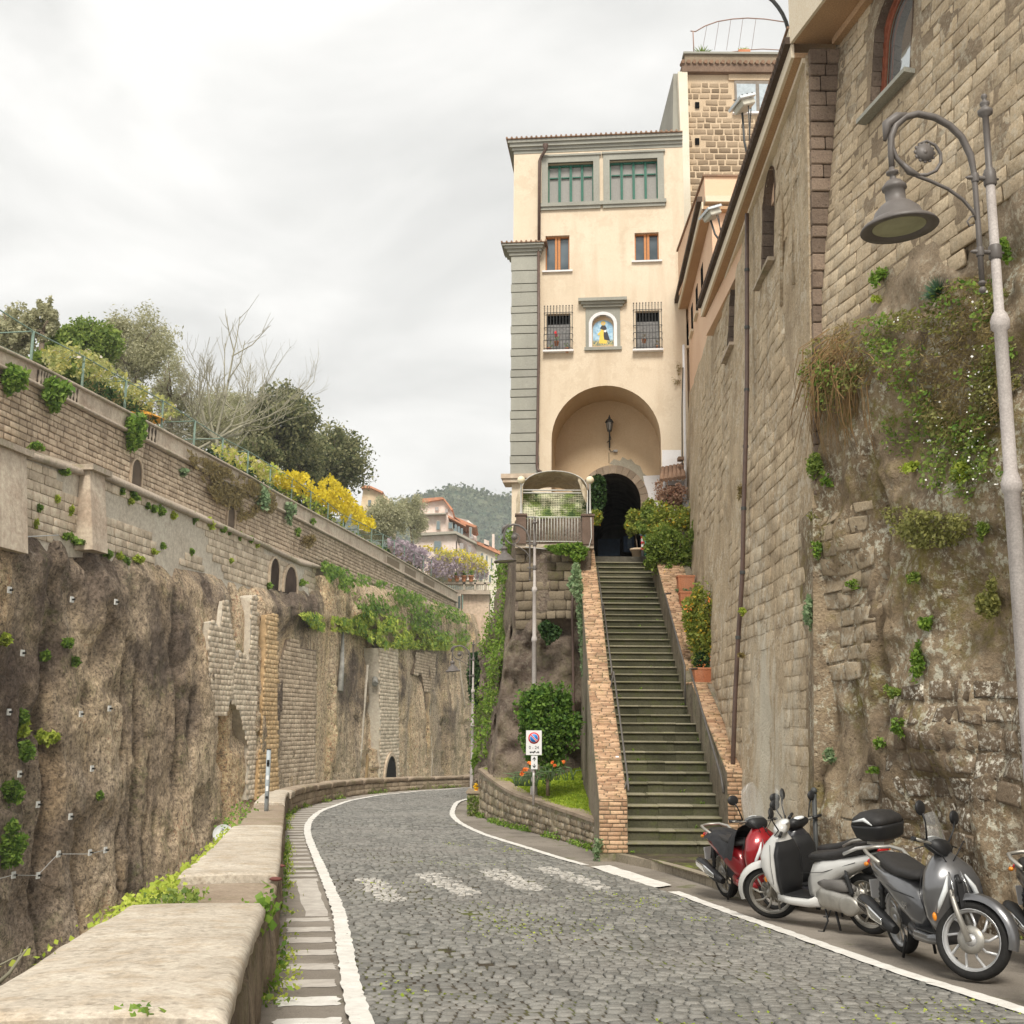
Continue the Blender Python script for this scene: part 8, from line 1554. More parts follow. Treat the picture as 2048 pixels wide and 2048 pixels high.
for (s_, o, w) in ((11.1, .03, .04), (12.6, .0, .03)): 
    q = on_par(s_, o); MB().sphere(q+np.array([.02, 0, -.01]), w, 8, 6, (1.5, .8, .5)).put('loose_chip', simple('red_chip', (.16, .06, .05), .9) if 'red_chip' not in MATS else MATS['red_chip'], label='dark reddish chip of stone on the road-side edge of the parapet, %s one' % ('nearer' if s_ < 12 else 'farther'), cat='stone chip')
# weeds along the foot of walls
def foot_weeds(name, pts, n, size, mat, label, spread=(.05, .1, .04)):
    C_ = seq(pts, step=.15); P = C_[rng.integers(0, len(C_), n)]; dens = vnoise(np.c_[P*1.4, np.zeros(n)], 3); P = P[dens > -.15]; z = zr(P[:, 1]); q = np.c_[P, z]+rng.normal(size=(len(P), 3))*np.array(spread)+np.array([0, 0, spread[2]]); q[:, 2] = np.maximum(q[:, 2], z+.01)
    return leaf_obj(name, q, size, mat, kind='stuff', label=label)
foot_weeds('parapet_weeds', [(x+.06, y) for x, y in PB[1:]], 2600, .05, g_ivy, 'green weeds along the foot of the parapet', (.04, .1, .05)); foot_weeds('parapet_moss', [(x+.12, y) for x, y in PB[1:8]], 1600, .035, g_lime, 'yellowish moss at the foot of the parapet', (.06, .1, .015))
foot_weeds('bed_wall_weeds', [(x-.06, y) for x, y in bw[:7]], 1800, .06, g_ivy, 'green weeds along the foot of the planted bed wall', (.05, .1, .04)); foot_weeds('bend_weeds', [(x+.1, y) for x, y in PB[7:]], 1000, .07, g_shrub, 'weeds at the foot of the far parapet', (.05, .1, .04))
foot_weeds('wall_foot_weeds', [(4.0, 15.4), (4.25, 14.9), (4.5, 13.8), (4.95, 12), (5.5, 10), (6, 8)], 1500, .05, g_shrub, 'weeds at the foot of the great wall', (.08, .1, .04))
c = np.array([1.52, 20.95, zr(20.95)+.16]); t = thing('pillar_weed', c, 'tall green weed at the foot of the brick pillar', 'weed'); leaf_obj('leaves', blob_pts(c, (.08, .08, .22), 260, .1, 8, .5), .055, g_gry, t)
# moss tufts in the joints of the cobbles
m_ = 9000; y = rng.uniform(6, 26, m_); w = rng.uniform(.05, .99, m_); tt_ = np.interp(y, Lc[:, 1][:560], np.linspace(0, 1, 900)[:560]); p = road(tt_, w); nz_ = vnoise(np.c_[p*.75, np.zeros(m_)], 8)+.6*vnoise(np.c_[p*3, np.zeros(m_)], 9)+.9*np.clip(p[:, 0]/2.5, -1, 1)*.5; k_ = nz_ > .42; p = p[k_]; leaf_obj('cobble_moss', np.c_[p, zr(p[:, 1])+.012], .026, g_lime, N=np.array([0, 0, 1.]), flat=.35, asp=.8, kind='stuff', label='yellow-green moss and tiny weeds between the cobbles')

# ------------------------------------------------------------------ bush and flowers in the bed
def bush(px, r_px, Y, mat, n, size, label, trunk=True, name='bush', squash=.8, clumps=40, cs=.30, hollow=.55, cat='bush', zb=None):
    c = at(*px, Y); k = np.linalg.norm(c)/FPX; R3 = np.array([r_px[0]*k, r_px[0]*k*squash, r_px[1]*k]); zb = zb if zb is not None else c[2]-R3[2]; t = thing(name, (c[0], c[1], zb), label, cat)
    leaf_obj('foliage', blob_pts(c, R3*1.1, n, hollow, clumps, cs), size, mat, t)
    if trunk:
        mb = MB(); d = rng.normal(size=(8, 3)); d[:, 2] = abs(d[:, 2]); d /= np.linalg.norm(d, axis=1, keepdims=True); limbs(mb, (c[0], c[1], zb-.1), c-np.array([0, 0, R3[2]*.4]), .05, [c+q*R3*.7 for q in d]); mb.put('stems', bark, t)
    return t
bush((1096, 1452), (66, 98), 27.0, leafmat('glossy_leaf', (.035, .10, .018), (.20, .33, .05)), 15000, .085, 'big rounded glossy green bush in the planted bed beside the stairs', zb=-1.45, clumps=70, cs=.26)
cl_ = thing('orange_lily_clump', at(1040, 1575, 26), 'strap-leaved plant with orange blooms left of the no-parking sign', 'flowers'); mb = MB()
for i in range(60):
    u = rng.uniform(1030, 1075) if i < 40 else rng.uniform(1075, 1150); b_ = at(u, 1572 if i < 40 else 1560, 26.2); a = rng.uniform(-1.2, 1.2); L_ = rng.uniform(.22, .42); d = np.array([math.sin(a), -.2, 0]); mb.tube([b_, b_+d*L_*.4+[0, 0, L_*.7], b_+d*L_*1.1+[0, 0, L_*.75]], [.012, .014, .002], 4)
mb.put('strap_leaves', g_gry, cl_, rnd=.3)
for u, v, r_ in ((1050, 1535, .07), (1058, 1526, .05), (1044, 1548, .05), (1105, 1525, .035), (1128, 1524, .035), (1110, 1532, .03)): leaf_obj('blooms', blob_pts(at(u, v, 25.8 if u < 1070 else 26.05), r_, 60, .2, 4, .5), .05, orange_fl, cl_)
# ------------------------------------------------------------------ planters on the right stair wall
def topR(y): 
    if y < 26.1: return np.interp(y, [21, 25.3], [secR[0][1], secR[0][3]])
    return np.interp(y, [26.1, 34.4], [secR[2][1], secR[2][3]])
def planter(u0, u1, v0, v1, Y, label, leaves_):
    if Y > 26:
        Yc = np.linspace(26.2, 34, 400); Y = float(Yc[np.argmin([abs(at((u0+u1)/2, v1, y)[2]-topR(y)) for y in Yc])])
    a, b = at(u0, v1, Y), at(u1, v0, Y); t = thing('terracotta_planter', ((a[0]+b[0])/2, Y, a[2]), label, 'planter', 'planters on the right stair wall'); w, h = b[0]-a[0], b[2]-a[2]; cx = (a[0]+b[0])/2
    m = MB(); dd_ = .17; m.hexa([(cx-w*.42, Y-dd_*.8, a[2]), (cx+w*.42, Y-dd_*.8, a[2]), (cx+w*.42, Y+dd_*.8, a[2]), (cx-w*.42, Y+dd_*.8, a[2]), (cx-w*.47, Y-dd_, b[2]-.05), (cx+w*.47, Y-dd_, b[2]-.05), (cx+w*.47, Y+dd_, b[2]-.05), (cx-w*.47, Y+dd_, b[2]-.05)]); m.put('box', terra, t); MB().box((cx, Y, b[2]-.025), (w*1.02, dd_*2.15, .05), bev=.008).put('rim', terra, t); MB().box((cx, Y, b[2]+.002), (w*.85, dd_*1.8, .012)).put('soil', joint, t)
    if Y > 26: MB().box((cx, Y+.02, a[2]-.15), (w*.9, .30, .29)).put('plinth', plast_side, t)
    return t
planter(1386, 1426, 1336, 1368, 25.72, 'square terracotta planter lowest on the right stair wall, at the break of the wall', None)
planter(1358, 1391, 1184, 1212, 30.2, 'terracotta planter with a trailing plant, second from the bottom on the right stair wall', None)
planter(1354, 1388, 1152, 1186, 31.2, 'tall terracotta planter, upper one of the three on the right stair wall', None)
bush((1402, 1252), (40, 92), 26.2, g_yshrub, 9500, .07, 'tall yellow-green citrus bush in the lowest planter beside the stairs', name='citrus_bush', squash=1, clumps=50, cs=.28, hollow=.4); bush((1415, 1325), (26, 30), 26.0, g_dark, 1500, .07, 'dark leafy base of the citrus bush in the lowest planter', False, 'citrus_bush', clumps=20)
for (u, v, n) in ((1420, 1318, 60), (1400, 1332, 30), (1380, 1220, 50), (1415, 1195, 40)):
    c = at(u, v, 25.8); t = thing('citrus_fruit', c, 'scattered small orange fruits in the citrus bush, around its %s' % {1318: 'lower right', 1332: 'foot', 1220: 'upper left', 1195: 'upper right'}[v], 'fruit'); leaf_obj('fruit', blob_pts(c, (.14, .12, .16), n//2, .2, 6, .5), .028, orange_fl, t, asp=1.)
bush((1378, 1186), (30, 12), 30.0, g_gry, 900, .06, 'trailing grey-green plant in the second planter', False, 'trailing_plant', clumps=18)
bush((1338, 1105), (54, 66), 32.0, g_shrub, 8500, .085, 'big mixed green shrub behind the upper planters beside the wall', name='shrub', squash=.8, clumps=46, cs=.28); bush((1350, 1050), (52, 52), 33., g_yshrub, 4500, .085, 'yellow-green shrub above the planters near the porch', False, 'shrub', clumps=30); bush((1305, 1045), (34, 32), 33.4, g_shrub, 1700, .09, 'small green shrub overhanging the top of the right stair wall', False, 'shrub', clumps=18)
bush((1395, 1068), (18, 40), 31.4, g_shrub, 1400, .09, 'leafy shoots against the rendered wall above the planters', False, 'shrub', clumps=16)
bush((1335, 998), (46, 44), 33.6, g_red, 2600, .07, 'russet-leaved shrub in front of the whitewashed porch', name='russet_shrub', clumps=34, cs=.24, hollow=.3); bush((1345, 1150), (20, 20), 31.6, g_ivy, 900, .07, 'small leafy plant with yellow flowers by the upper planter', False, 'shrub', clumps=12)
c = at(1338, 1150, 31.2); t = thing('yellow_blossoms', c, 'tiny yellow blossoms beside the upper planter', 'flowers'); leaf_obj('petals', blob_pts(c, (.2, .1, .25), 60, .1, 8, .5), .035, yellow_fl, t)
# at the head of the stairs: potted lemon, striped bollard
pc = at(1276, 1112, 34.9); t = thing('potted_lemon', pc, 'yellow-dotted shrub in a pale pot at the head of the stairs', 'potted plant'); MB().lathe([(.001, 0), (.15, 0), (.2, .26), (.24, .27), (.24, .33), (.001, .3)], (pc[0], pc[1], 4.9), 14).put('pot', mort, t); leaf_obj('foliage', np.r_[blob_pts(at(1268, 1045, 34.9), (.42, .4, .55), 2300, .4, 24, .3), blob_pts(at(1295, 1015, 34.9), (.3, .3, .3), 700, .4, 12, .35)], .085, g_yshrub, t)
MB().tube([(pc[0], pc[1], 5.1), at(1270, 1060, 34.9)], .02, 5).put('stem', bark, t)
bp = at(1286, 1112, 34.6); bt = thing('striped_post', (bp[0], bp[1], 4.9), 'small post wrapped in red, white and green tape at the head of the stairs', 'post')
zt_ = at(1287, 1072, 34.6)[2]; n_ = 8
for k in range(n_): MB().lathe([(.055, 0), (.055, (zt_-4.9)/n_)], (bp[0], bp[1], 4.9+k*(zt_-4.9)/n_), 10, M=None).put('stripe', [sign_w, sign_r][k % 2] if k > 2 else dark_iron, bt)
MB().tube([(bp[0]+.07, bp[1]-.04, 4.95), (bp[0]+.08, bp[1]-.05, zt_)], .035, 6).put('green_wrap', simple('teal_wrap', (.04, .30, .22), .6), bt); MB().sphere((bp[0]+.02, bp[1], zt_+.06), .12, 10, 7, (1, 1, .7)).put('cover', simple('grey_blue_cover', (.22, .34, .38), .8), bt)
# ------------------------------------------------------------------ vegetation of the great wall
def onB_many(U_, V_, lo=.02, hi=.3):
    out = []
    for u, v in zip(U_, V_):
        p = onB(u, v); q = float(bump_B(np.array(p[1]), np.array(p[2]))); out.append(p-np.array([max(q, 0)+rng.uniform(lo, hi), .05, 0]))
    return np.array(out)
def wallmass(poly, n, size, mat, label, hi=.25, name='wall_vegetation', asp=.6, thr=.0, fq=.02, cat='plants', clus=0):
    xs = [p[0] for p in poly]; ys = [p[1] for p in poly]; m = n*5; U_ = rng.uniform(min(xs), max(xs), m); V_ = rng.uniform(min(ys), max(ys), m); ok = inpoly(U_, V_, poly) & (vnoise(np.stack([U_*fq, V_*fq, U_*0+clus], -1), 4)+.55*vnoise(np.stack([U_*fq*3.3, V_*fq*3.3, U_*0], -1), 5) > thr); U_, V_ = U_[ok][:n], V_[ok][:n]; P = onB_many(U_, V_, .02, hi)
    t = thing(name, P.mean(0), label, cat); leaf_obj('foliage', P, size, mat, t, asp=asp, N=np.array([-.7, -.4, .5]), flat=.6); return t
R1 = [(1625, 700), (1680, 655), (1760, 640), (1850, 620), (1930, 560), (1990, 555), (2048, 600), (2048, 820), (1990, 880), (1950, 900), (1870, 850), (1800, 760), (1740, 790), (1700, 830), (1640, 820), (1615, 760)]
wallmass(R1, 4600, .045, g_ogold, 'mixed green plants matted over the upper part of the weathered wall', .22, thr=.02); wallmass(R1, 5200, .07, g_brown, 'brown dry stems tangled among the plants on the great wall', .2, asp=.18, thr=-.2, clus=3); wallmass(R1, 1500, .055, g_ivy, 'bright green leaves among the matted plants of the great wall', .26, thr=.25, clus=7); wallmass([(1800, 640), (1990, 560), (2048, 620), (2048, 1000), (1960, 900), (1850, 830)], 170, .022, white_fl, 'tiny white flowers dotted over the matted plants', .3, asp=1., thr=-.1, name='white_wall_flowers', cat='flowers')
R2 = [(1780, 800), (1960, 860), (2040, 900), (2048, 1060), (1960, 1000), (1860, 970), (1800, 900)]; wallmass(R2, 1300, .05, g_shrub, 'looser green plants on the wall left of the lamp pole', .15, thr=.2); wallmass(R2, 50, .022, white_fl, 'sparse white flowers left of the lamp pole', .2, asp=1., name='white_wall_flowers', cat='flowers')
R3_ = [(1800, 1010), (1880, 1020), (1970, 1030), (1975, 1060), (1930, 1095), (1880, 1100), (1820, 1070)]; wallmass(R3_, 1700, .045, g_ogold, 'low band of yellow-green plants on the wall beside the pale lamp pole', .16, thr=-.25, fq=.03)
for (u, v, a, b, m_, n, lab) in ((1770, 556, 20, 22, g_ivy, 320, 'rounded green tuft on the tuff courses, highest on the wall'), (1768, 598, 7, 12, g_lime, 70, 'small sprig just under the highest tuft'), (1660, 735, 32, 34, g_ivy, 700, 'bright green bush at the left of the matted plants'), (1648, 925, 34, 30, g_shrub, 700, 'green bush with white flowers below the hanging roots'), (1668, 962, 12, 16, g_ivy, 120, 'small tuft under the bush with white flowers'), (2022, 500, 22, 26, g_ivy, 330, 'green tuft behind the lamp pole near its lower bracket'), (1639, 1225, 24, 34, g_gry, 560, 'grey-green plant growing from the dark cleft in the wall'), (1883, 1250, 15, 14, g_ivy, 220, 'small round plant among the foundation stones, upper'), (1991, 1205, 30, 44, g_ogold, 750, 'yellow-green shrub on the wall just left of the lamp pole'), (1874, 1322, 17, 38, g_ivy, 450, 'upright green plant at the corner of the foundation stones'), (1648, 1035, 11, 12, g_ogold, 120, 'small yellowish tuft above the cleft'), (1660, 1097, 9, 18, g_ivy, 130, 'narrow green tuft above the cleft'), (1718, 1170, 7, 12, g_ivy, 80, 'tiny green tuft right of the cleft'), (1856, 1456, 10, 24, g_ivy, 150, 'narrow plant hanging over the foundation stones'), (1806, 1487, 10, 14, g_ivy, 100, 'small plant in a joint of the foundation stones'), (1674, 1512, 13, 22, g_gry, 200, 'grey-green tuft low on the wall behind the scooters'), (1789, 1541, 8, 8, g_ivy, 70, 'tiny tuft above the black top box'), (1877, 1153, 9, 17, g_shrub, 110, 'small tuft beside the yellow-green shrub'), (1830, 1382, 20, 12, g_shrub, 150, 'low mossy tuft above the foundation stones'), (1998, 1062, 13, 24, g_shrub, 170, 'tuft left of the lamp pole below the band of plants'), (1950, 940, 30, 24, g_lime, 330, 'bright fern-like plant on the wall left of the lamp pole'), (1855, 935, 22, 14, g_lime, 240, 'bright leafy sprigs in the middle of the wall')):
    c = onB(u, v); q = float(bump_B(np.array(c[1]), np.array(c[2]))); c = c-np.array([max(q, 0)+.08, .03, 0]); k = np.linalg.norm(c)/FPX; t = thing('wall_plant', c, lab, 'plant'); leaf_obj('foliage', blob_pts(c, (.10, a*k*1.1, b*k), int(n*1.5), .25, 9, .5), .045, m_, t)
# spiky bluish clump
c = onB(1905, 590)-np.array([.15, 0, 0]); t = thing('spiky_wall_plant', c, 'blue-green spiky clump near the top of the wall vegetation', 'plant'); mb = MB()
for i in range(230):
    d = rng.normal(size=3); d[0] = -abs(d[0])*.7; d[2] = abs(d[2])*1.1-.15; d /= np.linalg.norm(d); L_ = rng.uniform(.14, .27); mb.tube([c, c+d*L_*.6, c+d*L_+np.array([0, 0, -.02])], [.004, .004, .001], 3, False)
mb.put('blades', leafmat('blue_green_blade', (.12, .22, .13), (.26, .38, .26)), t, rnd=None)
# hanging brown roots
t = thing('hanging_roots', onB(1700, 700), 'curtain of long brown roots and dry stems hanging over the wall', 'roots'); mb = MB()
for i in range(130):
    u0, v0 = rng.uniform(1660, 1775), rng.uniform(655, 720); u1 = u0-rng.uniform(-10, 85); v1 = v0+rng.uniform(90, 240); p0, p3 = onB(u0, v0), onB(u1, v1); e = rng.uniform(.12, .40); p1 = p0*.66+p3*.34-np.array([e, .1, -.05]); p2 = p0*.33+p3*.67-np.array([e*.8, .08, 0]); mb.tube([p0-[.05, 0, 0], p1, p2, p3-[.06, 0, 0]], [.007, .006, .005, .002], 3, False)
for pts in ([(1750, 690), (1735, 730), (1740, 745), (1740, 765), (1715, 760), (1712, 735)], [(1725, 700), (1745, 740), (1775, 765)], [(1760, 700), (1790, 715), (1805, 733)], [(1712, 760), (1718, 780), (1737, 802)]): mb.tube([onB(u, v)-np.array([.35, .1, 0]) for u, v in pts], .006, 4, False)
mb.put('roots', simple('root_brown', (.30, .19, .09), .9, .1, var=.3, scale=4), t)
# pale seepage stain, a part of the wall's own render, is in its material; small iron stub pipes
# ------------------------------------------------------------------ scooters
tyre_m = simple('tyre_rubber', (.022, .021, .02), .85, .3, var=.2, scale=20, bump=.2); blackp = simple('black_plastic', (.02, .02, .021), .5, .4, var=.15); chrome = simple('chrome', (.75, .75, .74), .12, .8, 1., var=.05); cast = simple('cast_aluminium', (.42, .40, .36), .45, .5, .6, var=.15, scale=10); seat_m = simple('seat_vinyl', (.03, .028, .027), .6, .35, var=.2, scale=25, bump=.2); lampc = simple('clear_lamp', (.70, .72, .72), .08, .9, var=.1); amber = simple('amber_lamp', (.85, .28, .02), .2, .6, var=.05); redlamp = simple('red_lamp', (.5, .02, .02), .2, .6, var=.05)
screen = bpy.data.materials.new('windscreen'); screen.use_nodes = True; _b = screen.node_tree.nodes['Principled BSDF']; _b.inputs['Base Color'].default_value = (.8, .82, .82, 1); _b.inputs['Alpha'].default_value = .16; _b.inputs['Roughness'].default_value = .08
def loft(mb, rings, n=18, cap=True):
    "rings: (centre, half-width along y, half-size along the other axis, direction of travel x or z, squareness)"
    V = []
    for c, ry, rr, ax, q in rings:
        for k in range(n):
            a = 2*math.pi*k/n; ca, sa = math.cos(a), math.sin(a); ca = math.copysign(abs(ca)**q, ca); sa = math.copysign(abs(sa)**q, sa)
            V.append((c[0], c[1]+ry*ca, c[2]+rr*sa) if ax == 'x' else (c[0]+rr*ca, c[1]+ry*sa, c[2]))
    m = len(rings); Fs = [(i*n+k, i*n+(k+1) % n, (i+1)*n+(k+1) % n, (i+1)*n+k) for i in range(m-1) for k in range(n)]; mb.add(V, Fs, True)
    if cap: b = len(mb.V)-len(V); mb.F += [tuple(b+k for k in reversed(range(n))), tuple(b+(m-1)*n+k for k in range(n))]; mb.S += [True, True]
    return mb
Ry = np.array([[1, 0, 0], [0, 0, -1], [0, 1, 0]])     # lathe axis -> y
def scooter(label, paint, accent, loc, yaw, steer=0, rimm=None, wind=True, topbox=False, cover=False, lean=-7, spokes=9, decal=None):
    t = thing('scooter', (0, 0, 0), label, 'scooter', 'scooters parked along the wall'); R = .305; WB_ = .70; rimm = rimm or cast
    P = paint
    Ms = np.array(Matrix.Rotation(math.radians(steer), 3, Vector((-.32, 0, .95)))); H0 = np.array([.46, 0, .95])
    def st(mb): mb.V = [tuple(H0+Ms@(np.array(v)-H0)) for v in mb.V]; return mb
    def wheel(x, steerit, nm):
        f = st if steerit else (lambda m: m); c = (x, 0, R)
        m = MB(); m.lathe([(R-.075, -.035), (R-.05, -.052), (R-.02, -.048), (R-.004, -.025), (R, 0), (R-.004, .025), (R-.02, .048), (R-.05, .052), (R-.075, .035)], c, 36, M=Ry); w = f(m).put(nm, tyre_m, t)
        m = MB(); m.lathe([(R-.072, -.04), (R-.066, -.043), (R-.085, -.03), (R-.095, 0), (R-.085, .03), (R-.066, .043), (R-.072, .04)], c, 36, M=Ry); m.lathe([(.001, -.06), (.045, -.055), (.05, 0), (.045, .055), (.001, .06)], c, 14, M=Ry)
        for k in range(spokes):
            a = 2*math.pi*k/spokes; a2 = a+.28; m.tube([(x+.045*math.cos(a), 0, R+.045*math.sin(a)), (x+.13*math.cos(a+.06), 0, R+.13*math.sin(a+.06)), (x+(R-.088)*math.cos(a2), 0, R+(R-.088)*math.sin(a2))], [.015, .011, .012], 6)
        f(m).put('rim', rimm, w); m = MB(); m.lathe([(.05, .045), (.11, .045), (.11, .05), (.05, .05)], c, 20, M=Ry); f(m).put('brake_disc', cast, w)
    wheel(WB_, True, 'front_wheel'); wheel(-WB_, False, 'rear_wheel')
    # steered parts
    m = MB()
    for s in (-1, 1): m.tube([(.50, s*.085, .80), (.60, s*.085, .52), (.70, s*.085, .29)], [.02, .022, .026], 8)
    st(m).put('fork', cast, t)
    m = MB(); V = []; n1 = 15
    for i in range(n1):
        a = math.radians(-8+i*9.5); r_ = R+.035+.02*math.sin(i/14*math.pi); hw = .075*(.35+.65*math.sin((i+1.2)/16*math.pi)**.6)
        for y, dr in ((-1, -.05), (-.85, -.005), (0, .012), (.85, -.005), (1, -.05)): V.append((WB_+math.cos(a)*(r_+dr)*1.03, y*hw, R+math.sin(a)*(r_+dr)))
    m.add(V, [(i*5+j, i*5+j+1, i*5+6+j, i*5+5+j) for i in range(n1-1) for j in range(4)], True); st(m).put('front_fender', P, t)
    m = MB(); m.tube([(.36, -.35, 1.04), (.40, -.2, 1.03), (.43, 0, 1.0), (.40, .2, 1.03), (.36, .35, 1.04)], .012, 7); hb = st(m).put('handlebar', cast, t)
    for s in (-1, 1):
        m = MB(); m.tube([(.365, s*.24, 1.035), (.355, s*.37, 1.04)], .018, 8); m.tube([(.40, s*.2, 1.05), (.42, s*.33, 1.04)], .006, 5); st(m).put('grip', blackp, hb)
        m = MB(); m.tube([(.40, s*.20, 1.05), (.42, s*.27, 1.18), (.41, s*.31, 1.25)], [.009, .007, .012], 6); m.sphere((.40, s*.33, 1.29), .10, 12, 8, (.24, .85, .62)); st(m).put('mirror', blackp, hb)
    m = MB(); loft(m, [((.50, 0, .975), .07, .04, 'x', .9), ((.47, 0, 1.0), .13, .07, 'x', .8), ((.40, 0, 1.02), .16, .075, 'x', .8), ((.34, 0, 1.03), .13, .05, 'x', .8)]); st(m).put('handlebar_cowl', accent, hb); m = MB(); m.sphere((.37, 0, 1.075), .07, 12, 6, (.8, 1.2, .35)); st(m).put('dial', lampc, hb)
    if wind:
        m = MB(); V = []; hh = .46 if wind is True else wind
        for i in range(9):
            f = i/8; w = .17*math.sqrt(max(.0, 1-(f*1.02-.15)**4)) if f < 1 else .08; 
            for j in range(9): g = (j-4)/4; V.append((.47-.10*f-.07*g*g*(1-f*.4), g*w, 1.04+hh*f*(1-.12*g*g)))
        m.add(V, [(i*9+j, i*9+j+1, i*9+10+j, i*9+9+j) for i in range(8) for j in range(8)], True); st(m).put('windscreen', screen, hb)
    # body
    m = MB(); loft(m, [((.46, 0, .26), .10, .03, 'z', .8), ((.45, 0, .36), .17, .05, 'z', .7), ((.47, 0, .48), .235, .075, 'z', .7), ((.495, 0, .62), .25, .115, 'z', .75), ((.50, 0, .74), .235, .135, 'z', .8), ((.48, 0, .84), .20, .12, 'z', .85), ((.45, 0, .92), .12, .085, 'z', .9), ((.43, 0, .97), .07, .05, 'z', 1)], 22); fs = m.put('front_shield', P, t)
    m = MB(); loft(m, [((.395, 0, .28), .15, .03, 'z', .7), ((.375, 0, .5), .195, .03, 'z', .6), ((.375, 0, .75), .19, .035, 'z', .6), ((.385, 0, .88), .13, .04, 'z', .8)], 14); m.put('leg_shield_lining', blackp, t)
    for s in (-1, 1):
        m = MB(); m.tube([(.615, s*.075, .80), (.635, s*.12, .70), (.60, s*.165, .60), (.565, s*.185, .52)], [.006, .022, .020, .005], 8); m.put('headlight', lampc, fs); m = MB(); m.sphere((.54, s*.205, .49), .035, 10, 6, (.6, .5, 1)); m.put('indicator', amber, fs)
        m = MB(); m.tube([(.60, s*.05, .83), (.655, s*.06, .70), (.62, s*.08, .60)], .006, 5); m.put('chrome_strip', chrome, fs)
    m = MB(); m.box((.655, 0, .66), (.02, .05, .22), bev=.008); m.tube([(.62, 0, .80), (.66, 0, .74)], .02, 6); m.put('nose_grille', blackp, fs)
    m = MB(); loft(m, [((.44, 0, .29), .17, .05, 'x', .5), ((.25, 0, .27), .185, .045, 'x', .45), ((0, 0, .27), .185, .05, 'x', .45), ((-.16, 0, .30), .16, .07, 'x', .5)]); m.put('footboard', P, t); MB().box((.15, 0, .325), (.42, .30, .015), bev=.004).put('foot_mat', blackp, t)
    m = MB(); loft(m, [((.02, 0, .42), .10, .13, 'x', .7), ((-.10, 0, .50), .155, .20, 'x', .7), ((-.28, 0, .585), .185, .165, 'x', .7), ((-.50, 0, .665), .19, .105, 'x', .75), ((-.75, 0, .735), .165, .075, 'x', .8), ((-.98, 0, .80), .10, .045, 'x', .9), ((-1.08, 0, .835), .05, .02, 'x', 1)], 20); sp_ = m.put('side_panels', P, t)
    m = MB(); loft(m, [((.0, 0, .735), .07, .02, 'x', .8), ((-.08, 0, .75), .12, .045, 'x', .7), ((-.3, 0, .765), .15, .05, 'x', .65), ((-.45, 0, .79), .155, .06, 'x', .65), ((-.62, 0, .83), .145, .06, 'x', .65), ((-.84, 0, .855), .10, .04, 'x', .8)], 18); m.put('seat', seat_m, t)
    m = MB(); m.tube([(-.60, .15, .82), (-.80, .17, .89), (-.98, .13, .915), (-1.05, 0, .92), (-.98, -.13, .915), (-.80, -.17, .89), (-.60, -.15, .82)], .018, 8); m.put('grab_rail', P if topbox else cast, t)
    m = MB(); m.sphere((-1.07, 0, .795), .075, 12, 6, (.5, 1.2, .5)); m.put('tail_light', redlamp, t)
    for s in (-1, 1): MB().sphere((-1.02, s*.12, .78), .03, 8, 6, (1, .8, .7)).put('rear_indicator', amber, t)
    m = MB(); m.tube([(-.70, 0, .66), (-.92, 0, .66), (-1.07, 0, .48)], [.05, .05, .02], 6); m.put('rear_fender', blackp, t); MB().box((-1.10, 0, .54), (.012, .17, .17), bev=.002).put('number_plate', sign_w, t)
    m = MB(); [m.tube([(.40, s*.22, 1.02), (.52, s*.16, 1.05), (.56, s*.06, .95), (.53, 0, .86)], .005, 5) for s in (-1, 1)]; m.put('cables', blackp, t)
    for s in (-1, 1): m = MB(); m.tube([(.42, s*.195, .86), (.40, s*.243, .66), (.42, s*.215, .44)], .0035, 4); m.tube([(.05, s*.15, .58), (-.3, s*.192, .62), (-.75, s*.168, .745)], .0035, 4); m.put('panel_seam', blackp, t)
    # engine, swing arm, exhaust, shocks, stand
    m = MB(); loft(m, [((-.12, .10, .34), .05, .08, 'x', .8), ((-.25, .13, .35), .07, .12, 'x', .7), ((-.45, .14, .33), .07, .11, 'x', .7), ((-.68, .14, .31), .06, .09, 'x', .8), ((-.82, .13, .31), .03, .05, 'x', 1)]); en = m.put('engine_casing', cast, t); m = MB(); m.lathe([(.001, .0), (.08, .005), (.10, -.005), (.10, -.03)], (-.62, .225, .31), 18, M=np.array([[1.3, 0, 0], [0, 0, 1], [0, 1, 0]])); m.put('cover_plate', cast, en)
    m = MB(); loft(m, [((-.16, .12, .50), .04, .03, 'x', .8), ((-.30, .14, .50), .06, .06, 'x', .7), ((-.55, .14, .49), .06, .06, 'x', .7), ((-.66, .13, .47), .03, .03, 'x', 1)]); m.put('air_filter', simple('grey_plastic', (.16, .15, .14), .6) if 'grey_plastic' not in MATS else MATS['grey_plastic'], en)
    m = MB(); m.box((-.25, 0, .38), (.34, .2, .2), bev=.03); m.put('engine_block', blackp, t)
    m = MB(); m.tube([(-.42, -.17, .26), (-.55, -.19, .30), (-.95, -.20, .44), (-1.04, -.20, .47)], [.04, .065, .075, .05], 12); ex = m.put('exhaust', blackp, t); m = MB(); loft(m, [((-.50, -.26, .33), .008, .03, 'x', .8), ((-.70, -.272, .385), .010, .055, 'x', .7), ((-.98, -.272, .455), .008, .04, 'x', .8)], 12); m.put('heat_shield', chrome, ex)
    for s in (-1, 1):
        m = MB(); m.tube([(-.66, s*.17, .34), (-.60, s*.165, .66)], .014, 6); m.tube([(-.65+.05*k/9, s*.168, .42+.022*k) for k in range(10)], [.030, .022]*5, 8); m.put('rear_shock', blackp, t)
